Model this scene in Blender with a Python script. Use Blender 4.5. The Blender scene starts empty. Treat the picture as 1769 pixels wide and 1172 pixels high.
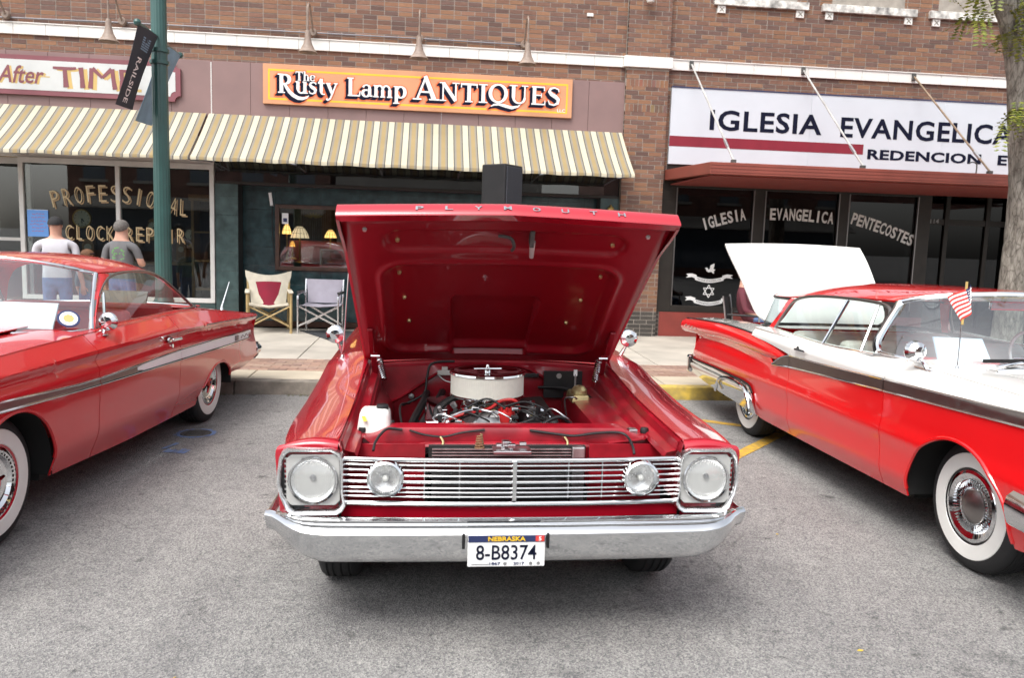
import bpy, bmesh, math, random
from mathutils import Vector, Matrix
R = math.radians
random.seed(7)
SC = bpy.context.scene
COL = SC.collection

# ---------------------------------------------------------------- camera
cam_d = bpy.data.cameras.new('camera')
cam_d.sensor_fit = 'HORIZONTAL'; cam_d.sensor_width = 36.0
cam_d.lens = 36.0 * 1400.4 / 1769.0
cam_d.clip_start = 0.05; cam_d.clip_end = 3000
cam = bpy.data.objects.new('camera', cam_d); COL.objects.link(cam)
PITCH, ROLL, YAW = R(6.877), R(1.87), R(5.845)
fw = Vector((math.sin(YAW)*math.cos(PITCH), math.cos(YAW)*math.cos(PITCH), -math.sin(PITCH)))
rt = Vector((math.cos(YAW), -math.sin(YAW), 0)); up = rt.cross(fw)
r2 = rt*math.cos(ROLL) + up*math.sin(ROLL); u2 = -rt*math.sin(ROLL) + up*math.cos(ROLL)
mx = Matrix((r2, u2, -fw)).transposed().to_4x4(); mx.translation = Vector((0, 0, 1.6607))
cam.matrix_world = mx
cam_d.dof.use_dof = True; cam_d.dof.focus_distance = 5.2; cam_d.dof.aperture_fstop = 4.0
SC.camera = cam

# ---------------------------------------------------------------- world, sun, exposure
SUN_EL, SUN_AZ = R(58), R(215)          # azimuth measured clockwise from +Y
wd = bpy.data.worlds.new('World'); SC.world = wd; wd.use_nodes = True
wn, wl = wd.node_tree.nodes, wd.node_tree.links
bg = wn['Background']
sky = wn.new('ShaderNodeTexSky'); sky.sky_type = 'NISHITA'; sky.sun_disc = False
sky.sun_elevation = SUN_EL; sky.sun_rotation = SUN_AZ; sky.air_density = 1.0; sky.dust_density = 4.0; sky.ozone_density = 1.0
hs = wn.new('ShaderNodeHueSaturation'); hs.inputs['Saturation'].default_value = 0.28
wl.new(sky.outputs[0], hs.inputs['Color']); wl.new(hs.outputs[0], bg.inputs['Color'])
bg.inputs['Strength'].default_value = 0.15
sl = bpy.data.lights.new('sun', 'SUN'); sl.energy = .8; sl.angle = R(30); sl.color = (1.0, 0.955, 0.89)
so = bpy.data.objects.new('sun', sl); COL.objects.link(so)
sd = Vector((math.sin(SUN_AZ)*math.cos(SUN_EL), math.cos(SUN_AZ)*math.cos(SUN_EL), math.sin(SUN_EL)))
so.rotation_euler = sd.to_track_quat('Z', 'Y').to_euler(); so.location = sd*40
vs = SC.view_settings
vs.view_transform = 'Standard'; vs.look = 'None'; vs.gamma = 1.0; vs.use_curve_mapping = False
vs.exposure = 1.2
SC.render.engine = 'CYCLES'
SC.cycles.use_denoising = True
SC.cycles.max_bounces = 8; SC.cycles.transparent_max_bounces = 16
SC.cycles.caustics_reflective = False; SC.cycles.caustics_refractive = False
SC.cycles.sample_clamp_indirect = 6.0

# ---------------------------------------------------------------- materials
def nmat(name):
    m = bpy.data.materials.new(name); m.use_nodes = True
    nt = m.node_tree; b = nt.nodes['Principled BSDF']
    return m, nt, nt.nodes, nt.links, b
def c4(c): return (c[0], c[1], c[2], 1.0)
def mat(name, col, rough=.5, metal=0., coat=0., var=0., vscale=6., bump=0., bscale=40., spec=None, col2=None, detail=5., emit=None, coat_rough=.04):
    m, nt, N, L, b = nmat(name)
    b.inputs['Base Color'].default_value = c4(col)
    b.inputs['Roughness'].default_value = rough; b.inputs['Metallic'].default_value = metal
    b.inputs['Coat Weight'].default_value = coat; b.inputs['Coat Roughness'].default_value = coat_rough
    if spec is not None: b.inputs['Specular IOR Level'].default_value = spec
    if emit:
        b.inputs['Emission Color'].default_value = c4(emit[0]); b.inputs['Emission Strength'].default_value = emit[1]
    if var or bump:
        tc = N.new('ShaderNodeTexCoord')
    if var:
        nz = N.new('ShaderNodeTexNoise'); nz.inputs['Scale'].default_value = vscale; nz.inputs['Detail'].default_value = detail
        L.new(tc.outputs['Object'], nz.inputs['Vector'])
        rp = N.new('ShaderNodeValToRGB'); rp.color_ramp.elements[0].position = .3; rp.color_ramp.elements[1].position = .7
        lo = col2 if col2 else tuple(x*(1-var) for x in col)
        rp.color_ramp.elements[0].color = c4(lo); rp.color_ramp.elements[1].color = c4(tuple(min(1, x*(1+var*.6)) for x in col))
        L.new(nz.outputs['Fac'], rp.inputs['Fac']); L.new(rp.outputs['Color'], b.inputs['Base Color'])
        mr = N.new('ShaderNodeMapRange'); mr.inputs['To Min'].default_value = max(.02, rough*.8); mr.inputs['To Max'].default_value = min(1, rough*1.25)
        L.new(nz.outputs['Fac'], mr.inputs['Value']); L.new(mr.outputs['Result'], b.inputs['Roughness'])
    if bump:
        n2 = N.new('ShaderNodeTexNoise'); n2.inputs['Scale'].default_value = bscale; n2.inputs['Detail'].default_value = 6
        L.new(tc.outputs['Object'], n2.inputs['Vector'])
        bp = N.new('ShaderNodeBump'); bp.inputs['Strength'].default_value = bump; bp.inputs['Distance'].default_value = .01
        L.new(n2.outputs['Fac'], bp.inputs['Height']); L.new(bp.outputs['Normal'], b.inputs['Normal'])
    return m
def glass(name, tint=(.9, .95, .93), refl=1.0, rough=0.0, graze=.92):
    m = bpy.data.materials.new(name); m.use_nodes = True
    N, L = m.node_tree.nodes, m.node_tree.links
    N.remove(N['Principled BSDF']); out = N['Material Output']
    tr = N.new('ShaderNodeBsdfTransparent'); tr.inputs[0].default_value = c4(tint)
    gl = N.new('ShaderNodeBsdfGlossy'); gl.inputs['Roughness'].default_value = rough; gl.inputs['Color'].default_value = (1, 1, 1, 1)
    lw = N.new('ShaderNodeLayerWeight'); lw.inputs['Blend'].default_value = .5
    pw = N.new('ShaderNodeMath'); pw.operation = 'POWER'; pw.inputs[1].default_value = 5.0
    mu = N.new('ShaderNodeMath'); mu.operation = 'MULTIPLY_ADD'; mu.use_clamp = True; mu.inputs[1].default_value = graze; mu.inputs[2].default_value = .08*refl
    mi = N.new('ShaderNodeMixShader')
    L.new(lw.outputs['Facing'], pw.inputs[0]); L.new(pw.outputs[0], mu.inputs[0]); L.new(mu.outputs[0], mi.inputs[0]); L.new(tr.outputs[0], mi.inputs[1]); L.new(gl.outputs[0], mi.inputs[2])
    L.new(mi.outputs[0], out.inputs['Surface'])
    return m
def paint(name, col, rough=.22, coat=1.0, flake=.0):
    m, nt, N, L, b = nmat(name)
    tc = N.new('ShaderNodeTexCoord')
    nz = N.new('ShaderNodeTexNoise'); nz.inputs['Scale'].default_value = 2.2; nz.inputs['Detail'].default_value = 3
    L.new(tc.outputs['Object'], nz.inputs['Vector'])
    mxn = N.new('ShaderNodeMix'); mxn.data_type = 'RGBA'
    mxn.inputs['A'].default_value = c4(tuple(x*.9 for x in col)); mxn.inputs['B'].default_value = c4(col)
    L.new(nz.outputs['Fac'], mxn.inputs['Factor']); L.new(mxn.outputs['Result'], b.inputs['Base Color'])
    b.inputs['Roughness'].default_value = rough
    b.inputs['Coat Weight'].default_value = coat; b.inputs['Coat Roughness'].default_value = .03
    b.inputs['Specular IOR Level'].default_value = .4
    n2 = N.new('ShaderNodeTexNoise'); n2.inputs['Scale'].default_value = 3.0; n2.inputs['Detail'].default_value = 2
    L.new(tc.outputs['Object'], n2.inputs['Vector'])
    bp = N.new('ShaderNodeBump'); bp.inputs['Strength'].default_value = .05; bp.inputs['Distance'].default_value = .012
    L.new(n2.outputs['Fac'], bp.inputs['Height']); L.new(bp.outputs['Normal'], b.inputs['Coat Normal'])
    L.new(bp.outputs['Normal'], b.inputs['Normal'])
    return m
def chrome(name, col=(.82, .83, .84), rough=.05, pit=.06):
    m, nt, N, L, b = nmat(name)
    b.inputs['Base Color'].default_value = c4(col); b.inputs['Metallic'].default_value = 1.0
    tc = N.new('ShaderNodeTexCoord')
    nz = N.new('ShaderNodeTexNoise'); nz.inputs['Scale'].default_value = 26; nz.inputs['Detail'].default_value = 8
    L.new(tc.outputs['Object'], nz.inputs['Vector'])
    mr = N.new('ShaderNodeMapRange'); mr.inputs['From Min'].default_value = .45; mr.inputs['From Max'].default_value = .75
    mr.inputs['To Min'].default_value = rough; mr.inputs['To Max'].default_value = rough+pit
    L.new(nz.outputs['Fac'], mr.inputs['Value']); L.new(mr.outputs['Result'], b.inputs['Roughness'])
    return m

M = {}
M['chrome'] = chrome('chrome', (.74, .75, .76)); M['chrome_old'] = chrome('old_chrome', (.66, .66, .66), .10, .22)
M['chrome_bumper'] = chrome('bumper_chrome', (.72, .73, .74), .07, .12); M['steel'] = chrome('brushed_steel', (.55, .55, .56), .28, .15)
M['stainless_dark'] = chrome('dark_anodised_trim', (.30, .28, .27), .32, .15)
M['red_crimson'] = paint('crimson_paint', (.42, .006, .020))
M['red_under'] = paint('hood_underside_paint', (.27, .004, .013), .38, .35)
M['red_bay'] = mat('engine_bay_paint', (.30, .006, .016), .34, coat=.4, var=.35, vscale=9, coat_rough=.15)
M['red_impala'] = paint('red_paint', (.56, .010, .016), .25, .75)
M['red_bright'] = paint('bright_red_paint', (.82, .009, .012))
M['white_car'] = paint('white_car_paint', (.80, .79, .75))
M['rubber'] = mat('tyre_rubber', (.018, .018, .019), .72, var=.3, vscale=14, bump=.15, bscale=120)
M['whitewall'] = mat('whitewall_rubber', (.80, .80, .76), .45, var=.08, vscale=5)
M['black'] = mat('black_plastic', (.012, .012, .013), .42, var=.2, vscale=12)
M['black_matte'] = mat('matte_black', (.015, .015, .016), .85, var=.2)
M['hose'] = mat('black_rubber_hose', (.014, .014, .015), .5, var=.3, vscale=30)
M['under'] = mat('underbody_black', (.010, .010, .010), .9, var=.3)
M['glass_car'] = glass('car_glass', (.84, .91, .92), 2.5)
M['glass_rear'] = glass('rear_glass', (.86, .92, .90), .5, 0., .35)
M['glass_shop'] = glass('shop_glass', (.62, .66, .66), 1.0)
M['glass_dark'] = glass('tinted_shop_glass', (.10, .12, .12), .5)
M['glass_lens'] = glass('lamp_lens', (.97, .98, .98), 1.4, .04); M['dish'] = mat('bright_reflector', (.82, .82, .81), .26, metal=.65, var=.12, vscale=35)
M['plastic_white'] = mat('white_translucent_plastic', (.74, .74, .70), .38, var=.06, vscale=8)
M['filter'] = mat('cream_filter_paper', (.82, .80, .70), .7, var=.05, vscale=40)
M['red_plastic'] = mat('red_plastic', (.55, .02, .02), .4, var=.2)
M['alu'] = mat('cast_aluminium', (.42, .42, .42), .38, metal=.85, var=.3, vscale=25, bump=.1)
M['gold_cad'] = mat('gold_cadmium', (.62, .52, .26), .35, metal=.8, var=.3, vscale=20)
M['vinyl_red'] = mat('red_vinyl', (.60, .06, .065), .45, var=.15, vscale=10)
M['vinyl_grey'] = mat('pale_grey_vinyl', (.55, .54, .50), .5, var=.1, vscale=8)
M['paper'] = mat('white_paper', (.80, .81, .83), .7, var=.05, vscale=9)
M['card_blue'] = mat('pale_blue_card', (.55, .68, .80), .6, var=.05, vscale=9)
M['ink'] = mat('dark_ink', (.008, .010, .026), .7, var=.1, spec=.1)
M['navy'] = mat('navy_ink', (.02, .03, .10), .5, var=.1)
M['yellow_ink'] = mat('yellow_ink', (.80, .50, .03), .5, var=.06)
M['white_ink'] = mat('white_ink', (.85, .85, .84), .5, var=.04)
M['red_ink'] = mat('red_ink', (.62, .05, .04), .5, var=.08)

M['satin_chrome'] = chrome('satin_chrome', (.86, .86, .87), .24, .10)
def flute():
    m = M['glass_lens']; N, L = m.node_tree.nodes, m.node_tree.links
    tc = N.new('ShaderNodeTexCoord'); wv = N.new('ShaderNodeTexWave'); wv.inputs['Scale'].default_value = 42; wv.inputs['Distortion'].default_value = .6; L.new(tc.outputs['Object'], wv.inputs['Vector'])
    bp = N.new('ShaderNodeBump'); bp.inputs['Strength'].default_value = .7; bp.inputs['Distance'].default_value = .004; L.new(wv.outputs['Fac'], bp.inputs['Height'])
    for n in N:
        if n.type == 'BSDF_GLOSSY': L.new(bp.outputs['Normal'], n.inputs['Normal'])
flute()
# ---------------------------------------------------------------- mesh building
class MB:
    def __init__(s): s.v = []; s.f = []; s.m = []
    def add(s, vs_, fs, m=0):
        o = len(s.v); s.v.extend([tuple(v) for v in vs_])
        for f in fs: s.f.append(tuple(i+o for i in f)); s.m.append(m)
        return s
    def box(s, x0, x1, y0, y1, z0, z1, m=0):
        v = [(x0,y0,z0),(x1,y0,z0),(x1,y1,z0),(x0,y1,z0),(x0,y0,z1),(x1,y0,z1),(x1,y1,z1),(x0,y1,z1)]
        return s.add(v, [(0,3,2,1),(4,5,6,7),(0,1,5,4),(1,2,6,5),(2,3,7,6),(3,0,4,7)], m)
    def hexa(s, v8, m=0):
        return s.add(v8, [(0,3,2,1),(4,5,6,7),(0,1,5,4),(1,2,6,5),(2,3,7,6),(3,0,4,7)], m)
    def beam(s, a, b, w, h=None, m=0, upv=(0,0,1)):
        a, b = Vector(a), Vector(b); h = w if h is None else h
        d = (b-a).normalized(); u = Vector(upv)
        if abs(d.dot(u)) > .97: u = Vector((1,0,0))
        x = d.cross(u).normalized()*(w/2); z = x.cross(d).normalized()*(h/2)
        return s.hexa([a-x-z, a+x-z, b+x-z, b-x-z, a-x+z, a+x+z, b+x+z, b-x+z], m)
    def grid(s, rows, m=0, flip=False, closed=False):
        o = len(s.v); n = len(rows[0])
        for r in rows: s.v.extend([tuple(p) for p in r])
        for i in range(len(rows)-1):
            for j in range(n if closed else n-1):
                k = (j+1) % n
                q = (o+i*n+j, o+i*n+k, o+(i+1)*n+k, o+(i+1)*n+j)
                s.f.append(q[::-1] if flip else q); s.m.append(m)
        return s
    def tube(s, path, r, n=8, m=0, closed=False, cap=True):
        P = [Vector(p) for p in path]; k = len(P)
        rr = r if isinstance(r, (list, tuple)) else [r]*k
        rows = []; prev = None
        for i in range(k):
            a = P[(i-1) % k] if (closed or i > 0) else P[i]
            b = P[(i+1) % k] if (closed or i < k-1) else P[i]
            t = (b-a)
            if t.length < 1e-9: t = Vector((0,0,1))
            t.normalize()
            if prev is None:
                u = Vector((0,0,1)) if abs(t.z) < .9 else Vector((1,0,0))
                nrm = t.cross(u).normalized()
            else:
                nrm = prev - t*prev.dot(t)
                if nrm.length < 1e-6: nrm = t.orthogonal()
                nrm.normalize()
            prev = nrm; bn = t.cross(nrm)
            rows.append([P[i]+(nrm*math.cos(2*math.pi*j/n)+bn*math.sin(2*math.pi*j/n))*rr[i] for j in range(n)])
        if closed: rows.append(rows[0])
        o = len(s.v); s.grid(rows, m, closed=True, flip=True)
        if cap and not closed:
            s.f.append(tuple(o+j for j in range(n))); s.m.append(m)
            e = o+(len(rows)-1)*n; s.f.append(tuple(e+j for j in range(n))[::-1]); s.m.append(m)
        return s
    def cyl(s, a, b, r0, r1=None, n=16, m=0, cap=True):
        return s.tube([a, b], [r0, r0 if r1 is None else r1], n, m, cap=cap)
    def lathe(s, prof, org=(0,0,0), axis='z', n=32, m=0, a0=0., a1=2*math.pi):
        full = abs(a1-a0-2*math.pi) < 1e-6
        rows = []
        O = Vector(org)
        for i in range(n if full else n+1):
            a = a0+(a1-a0)*i/n; c, sn = math.cos(a), math.sin(a); row = []
            for r, h in prof:
                if axis == 'z': p = Vector((r*c, r*sn, h))
                elif axis == 'x': p = Vector((h, r*c, r*sn))
                else: p = Vector((r*sn, h, r*c))
                row.append(O+p)
            rows.append(row)
        if full: rows.append(rows[0])
        return s.grid(rows, m, flip=True)
    def prism(s, poly, fn, d, m=0):
        # poly: 2-D outline (ccw), fn(u,v,w)->3-D ; extruded from w=0 to w=d
        n = len(poly); a = [fn(u, v, 0) for u, v in poly]; b = [fn(u, v, d) for u, v in poly]
        fs = [tuple(range(n))[::-1], tuple(range(n, 2*n))]
        for i in range(n): j = (i+1) % n; fs.append((i, j, n+j, n+i))
        return s.add(a+b, fs, m)
    def xform(s, fn): s.v = [tuple(fn(Vector(p))) for p in s.v]; return s
    def merge(s, o, m=None, fn=None):
        b = len(s.v); s.v.extend([tuple(fn(Vector(p))) if fn else p for p in o.v])
        for f, k in zip(o.f, o.m): s.f.append(tuple(i+b for i in f)); s.m.append(k if m is None else m)
        return s
    def mesh(s, name, mats, smooth=30, rim=False):
        me = bpy.data.meshes.new(name); me.from_pydata(s.v, [], s.f)
        if not isinstance(mats, (list, tuple)): mats = [mats]
        for q in mats: me.materials.append(q)
        if len(mats) > 1: me.polygons.foreach_set('material_index', s.m)
        me.validate(clean_customdata=False)
        if smooth:
            me.shade_smooth(); me.set_sharp_from_angle(angle=R(smooth))
            if rim:                       # open borders stay crisp once the sheet is given thickness
                cnt = {}
                for p in me.polygons:
                    for k in p.edge_keys: cnt[k] = cnt.get(k, 0)+1
                at = me.attributes.get('sharp_edge') or me.attributes.new('sharp_edge', 'BOOLEAN', 'EDGE')
                for e in me.edges:
                    if cnt.get(e.key, 0) == 1: at.data[e.index].value = True
        me.update(); return me
    def build(s, name, mats, parent=None, smooth=30, bevel=0, solid=0, bseg=2, **kw):
        return link(name, s.mesh(name, mats, smooth, bool(solid)), parent, bevel, solid, bseg, **kw)
def link(name, me, parent=None, bevel=0, solid=0, bseg=2, **kw):
    o = bpy.data.objects.new(name, me); COL.objects.link(o)
    if parent is not None: o.parent = parent
    if solid:
        md = o.modifiers.new('thickness', 'SOLIDIFY'); md.thickness = abs(solid); md.offset = -1 if solid > 0 else 1
    if bevel:
        md = o.modifiers.new('bevel', 'BEVEL'); md.width = bevel; md.segments = bseg; md.limit_method = 'ANGLE'; md.angle_limit = R(40)
    tag(o, **kw); return o
def tag(o, label=None, cat=None, group=None, kind=None):
    if label: o['label'] = label
    if cat: o['category'] = cat
    if group: o['group'] = group
    if kind: o['kind'] = kind
    return o
def thing(name, label, cat, loc=(0,0,0), rz=0, group=None):
    o = bpy.data.objects.new(name, None); COL.objects.link(o); o.empty_display_size = .2
    o.location = loc; o.rotation_euler = (0, 0, rz)
    return tag(o, label, cat, group)
def copy_tree(o, parent=None):
    c = o.copy(); COL.objects.link(c)
    if parent is not None: c.parent = parent
    for ch in list(o.children): copy_tree(ch, c)
    return c
def pl(pts):
    pts = sorted(pts); xs = [p[0] for p in pts]; ys = [p[1] for p in pts]; n = len(xs)
    d = [(ys[i+1]-ys[i])/(xs[i+1]-xs[i]) for i in range(n-1)]
    t = [d[0]] + [0 if d[i-1]*d[i] <= 0 else 2*d[i-1]*d[i]/(d[i-1]+d[i]) for i in range(1, n-1)] + [d[-1]]
    def f(x):
        if x <= xs[0]: return ys[0]
        if x >= xs[-1]: return ys[-1]
        i = 0
        while x > xs[i+1]: i += 1
        h = xs[i+1]-xs[i]; u = (x-xs[i])/h
        return ((1+2*u)*(1-u)**2)*ys[i] + u*(1-u)**2*h*t[i] + u*u*(3-2*u)*ys[i+1] + u*u*(u-1)*h*t[i+1]
    return f
def lin(a, b, n): return [a+(b-a)*i/(n-1) for i in range(n)]
def crv(pts, n=24, closed=False):
    # smooth curve through 3-D points (Catmull-Rom)
    P = [Vector(p) for p in pts]; k = len(P); out = []
    seg = k if closed else k-1; per = max(2, n//seg)
    for i in range(seg):
        g = lambda j: P[j % k] if closed else P[min(max(j, 0), k-1)]
        a, b, c, d = g(i-1), g(i), g(i+1), g(i+2)
        for j in range(per):
            u = j/per
            out.append(.5*((2*b)+(c-a)*u+(2*a-5*b+4*c-d)*u*u+(3*b-a-3*c+d)*u**3))
    if not closed: out.append(P[-1])
    return out
_fc = {}
def text_geo(s, size=1.0, bold=0., shear=0., ext=.002, space=1.0, align='LEFT', res=3):
    cu = bpy.data.curves.new('txt', 'FONT'); cu.body = s; cu.size = size; cu.shear = shear; cu.extrude = ext
    cu.offset = bold; cu.space_character = space; cu.align_x = align; cu.resolution_u = res; cu.fill_mode = 'FRONT' if ext == 0 else 'BOTH'
    ob = bpy.data.objects.new('txt', cu); COL.objects.link(ob)
    dg = bpy.context.evaluated_depsgraph_get(); me = bpy.data.meshes.new_from_object(ob.evaluated_get(dg))
    g = MB(); g.v = [tuple(v.co) for v in me.vertices]; g.f = [tuple(p.vertices) for p in me.polygons]; g.m = [0]*len(g.f)
    bpy.data.objects.remove(ob); bpy.data.curves.remove(cu); bpy.data.meshes.remove(me)
    return g
def bounds(g):
    xs = [v[0] for v in g.v]; ys = [v[1] for v in g.v]
    return min(xs), max(xs), min(ys), max(ys)
def fit_text(s, w, h, **kw):
    # lettering scaled into a w x h box, origin at lower left, lying in the x-y plane
    g = text_geo(s, 1.0, **kw); x0, x1, y0, y1 = bounds(g)
    sx, sy = w/(x1-x0), h/(y1-y0)
    g.v = [((v[0]-x0)*sx, (v[1]-y0)*sy, v[2]) for v in g.v]
    return g
# ================================================================ ground
D = 13.06            # facade plane
KY = 8.47            # kerb face
def asphalt():
    m, nt, N, L, b = nmat('worn_asphalt')
    tc = N.new('ShaderNodeTexCoord'); co = tc.outputs['Object']
    def noise(sc, det=6, rough=.6):
        n = N.new('ShaderNodeTexNoise'); n.inputs['Scale'].default_value = sc; n.inputs['Detail'].default_value = det; n.inputs['Roughness'].default_value = rough
        L.new(co, n.inputs['Vector']); return n
    def ramp(src, p0, c0, p1, c1):
        r = N.new('ShaderNodeValToRGB'); e = r.color_ramp.elements; e[0].position = p0; e[1].position = p1; e[0].color = c4(c0); e[1].color = c4(c1)
        L.new(src, r.inputs['Fac']); return r.outputs['Color']
    def mixc(a, bb, f, mode='MULTIPLY'):
        q = N.new('ShaderNodeMix'); q.data_type = 'RGBA'; q.blend_type = mode
        if isinstance(f, float): q.inputs['Factor'].default_value = f
        else: L.new(f, q.inputs['Factor'])
        L.new(a, q.inputs['A']); L.new(bb, q.inputs['B']); return q.outputs['Result']
    big = noise(.55, 7, .62); mid = noise(9, 9, .75); fine = noise(240, 3, .8)
    base = ramp(big.outputs['Fac'], .3, (.222, .223, .224), .7, (.305, .306, .306))
    base = mixc(base, ramp(mid.outputs['Fac'], .3, (.80, .80, .81), .70, (1.12, 1.12, 1.11)), 1.0)
    vo = N.new('ShaderNodeTexVoronoi'); vo.inputs['Scale'].default_value = 150; L.new(co, vo.inputs['Vector'])
    base = mixc(base, ramp(vo.outputs['Color'], .15, (.52, .52, .54), .85, (1.50, 1.47, 1.40)), .9)
    base = mixc(base, ramp(fine.outputs['Fac'], .35, (.66, .66, .67), .68, (1.30, 1.29, 1.26)), .9)
    # long worn streaks along the parking bays
    mp = N.new('ShaderNodeMapping'); mp.inputs['Scale'].default_value = (2.6, .35, 1); L.new(co, mp.inputs[0])
    sk = N.new('ShaderNodeTexNoise'); sk.inputs['Scale'].default_value = 1.0; sk.inputs['Detail'].default_value = 6; L.new(mp.outputs[0], sk.inputs['Vector'])
    base = mixc(base, ramp(sk.outputs['Fac'], .35, (.80, .80, .81), .62, (1.06, 1.06, 1.05)), .55)
    # scattered dark oil spots
    st = noise(1.9, 4, .55)
    base = mixc(base, ramp(st.outputs['Fac'], .60, (1, 1, 1), .74, (.50, .50, .51)), .85)
    sp = noise(7.5, 3, .5)
    base = mixc(base, ramp(sp.outputs['Fac'], .655, (1, 1, 1), .73, (.42, .42, .43)), .85)
    # thin cracks
    wn_ = noise(1.3, 4, .6)
    ad = N.new('ShaderNodeMix'); ad.data_type = 'RGBA'; ad.blend_type = 'LINEAR_LIGHT'; ad.inputs['Factor'].default_value = .28
    L.new(co, ad.inputs['A']); L.new(wn_.outputs['Color'], ad.inputs['B'])
    cm_ = noise(.8, 3); cmr = N.new('ShaderNodeMapRange'); cmr.inputs['From Min'].default_value = .46; cmr.inputs['From Max'].default_value = .66; cmr.inputs['To Max'].default_value = .75; L.new(cm_.outputs['Fac'], cmr.inputs['Value']); crm = cmr.outputs['Result']
    cr = N.new('ShaderNodeTexVoronoi'); cr.feature = 'DISTANCE_TO_EDGE'; cr.inputs['Scale'].default_value = .55
    L.new(ad.outputs['Result'], cr.inputs['Vector'])
    base = mixc(base, ramp(cr.outputs['Distance'], .0, (.40, .40, .40), .0045, (1, 1, 1)), crm)
    L.new(base, b.inputs['Base Color']); b.inputs['Roughness'].default_value = .88; b.inputs['Specular IOR Level'].default_value = .3
    bp = N.new('ShaderNodeBump'); bp.inputs['Strength'].default_value = .55; bp.inputs['Distance'].default_value = .008
    L.new(vo.outputs['Distance'], bp.inputs['Height']); L.new(bp.outputs['Normal'], b.inputs['Normal'])
    return m
M['asphalt'] = asphalt()
M['concrete'] = mat('pavement_concrete', (.47, .43, .37), .85, var=.20, vscale=2.2, bump=.25, bscale=60, detail=9)
M['concrete_warm'] = mat('warm_concrete', (.50, .44, .34), .85, var=.16, vscale=2.6, bump=.2, bscale=60, detail=9)
M['kerb'] = mat('kerb_concrete', (.24, .215, .18), .88, var=.42, vscale=7, bump=.4, bscale=40, detail=9)
M['kerb_yellow'] = mat('worn_yellow_paint', (.58, .41, .07), .7, var=.5, vscale=8, bump=.2, col2=(.27, .21, .09), detail=9)
M['line_yellow'] = mat('yellow_road_paint', (.62, .36, .03), .75, var=.35, vscale=18, col2=(.36, .25, .08), bump=.3, bscale=90)
M['blue_spray'] = mat('blue_marking_paint', (.10, .19, .42), .8, var=.5, vscale=22, col2=(.17, .19, .22))
M['iron'] = mat('cast_iron', (.10, .098, .094), .6, metal=.3, var=.4, vscale=30, bump=.4)
M['dirt'] = mat('joint_dirt', (.14, .12, .10), .95, var=.3)

MB().add([(-400,-400,0),(400,-400,0),(400,400,0),(-400,400,0)], [(0,1,2,3)]).build('road', M['asphalt'], kind='structure')
side = MB().box(-30, 34, KY+.16, D+3, -.05, .128).build('pavement', M['dirt'], kind='structure')
rnd = random.Random(3)
def zsw(y): return .140+.04*(y-KY)/(D-KY)
def slab(x0, x1, y0, y1, m, name='slab', par=side, g=.006, dz=0):
    z0, z1 = zsw(y0)+dz, zsw(y1)+dz
    v = [(x0+g,y0+g,.05),(x1-g,y0+g,.05),(x1-g,y1-g,.05),(x0+g,y1-g,.05),(x0+g,y0+g,z0),(x1-g,y0+g,z0),(x1-g,y1-g,z1),(x0+g,y1-g,z1)]
    return MB().hexa(v).build(name, m, par, smooth=0, bevel=.006)
x = -12.4
while x < 15:
    slab(x, x+1.5, KY+.165, 9.15, M['concrete_warm'], dz=rnd.uniform(0, .002))
    slab(x+.3, x+1.8, 9.99, 11.5, M['concrete'], dz=rnd.uniform(0, .002))
    slab(x+.3, x+1.8, 11.5, D-.02, M['concrete'], dz=rnd.uniform(0, .002))
    x += 1.5
pv = MB(); cols = []
for r in range(8):
    y0 = 9.155+r*.104
    x = -12.3+(.11 if r % 2 else 0)
    while x < 14.5:
        h = zsw(y0)+rnd.uniform(-.0015, .0015)
        pv.box(x+.003, x+.207, y0+.003, y0+.101, .06, h)
        c = rnd.choice([(.30,.19,.145),(.34,.22,.165),(.27,.175,.14),(.36,.25,.19),(.31,.21,.17)]); k = rnd.uniform(.85, 1.15)
        cols.append(tuple(q*k for q in c)); x += .21
def colored(name, rough=.8, bump=.3, mul=1.0):
    m, nt, N, L, b = nmat(name)
    at = N.new('ShaderNodeAttribute'); at.attribute_name = 'Col'
    tc = N.new('ShaderNodeTexCoord'); nz = N.new('ShaderNodeTexNoise'); nz.inputs['Scale'].default_value = 22; nz.inputs['Detail'].default_value = 7
    L.new(tc.outputs['Object'], nz.inputs['Vector'])
    mr = N.new('ShaderNodeMapRange'); mr.inputs['To Min'].default_value = .62*mul; mr.inputs['To Max'].default_value = 1.34*mul; L.new(nz.outputs['Fac'], mr.inputs['Value'])
    mx_ = N.new('ShaderNodeMix'); mx_.data_type = 'RGBA'; mx_.blend_type = 'MULTIPLY'; mx_.inputs['Factor'].default_value = 1
    L.new(at.outputs['Color'], mx_.inputs['A']); L.new(mr.outputs['Result'], mx_.inputs['B']); L.new(mx_.outputs['Result'], b.inputs['Base Color'])
    b.inputs['Roughness'].default_value = rough
    bp = N.new('ShaderNodeBump'); bp.inputs['Strength'].default_value = bump; bp.inputs['Distance'].default_value = .005
    L.new(nz.outputs['Fac'], bp.inputs['Height']); L.new(bp.outputs['Normal'], b.inputs['Normal'])
    return m
M['brick'] = colored('fired_brick', mul=.98); M['paver'] = colored('clay_paver')
def color_boxes(me, cols, per=6):
    a = me.color_attributes.new('Col', 'FLOAT_COLOR', 'CORNER'); buf = []
    nl = len(me.loops)//len(cols)
    for c in cols: buf.extend([c[0], c[1], c[2], 1.0]*nl)
    a.data.foreach_set('color', buf)
me = pv.mesh('paver', M['paver'], 0); color_boxes(me, cols)
link('paver', me, side, kind='stuff')
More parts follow.
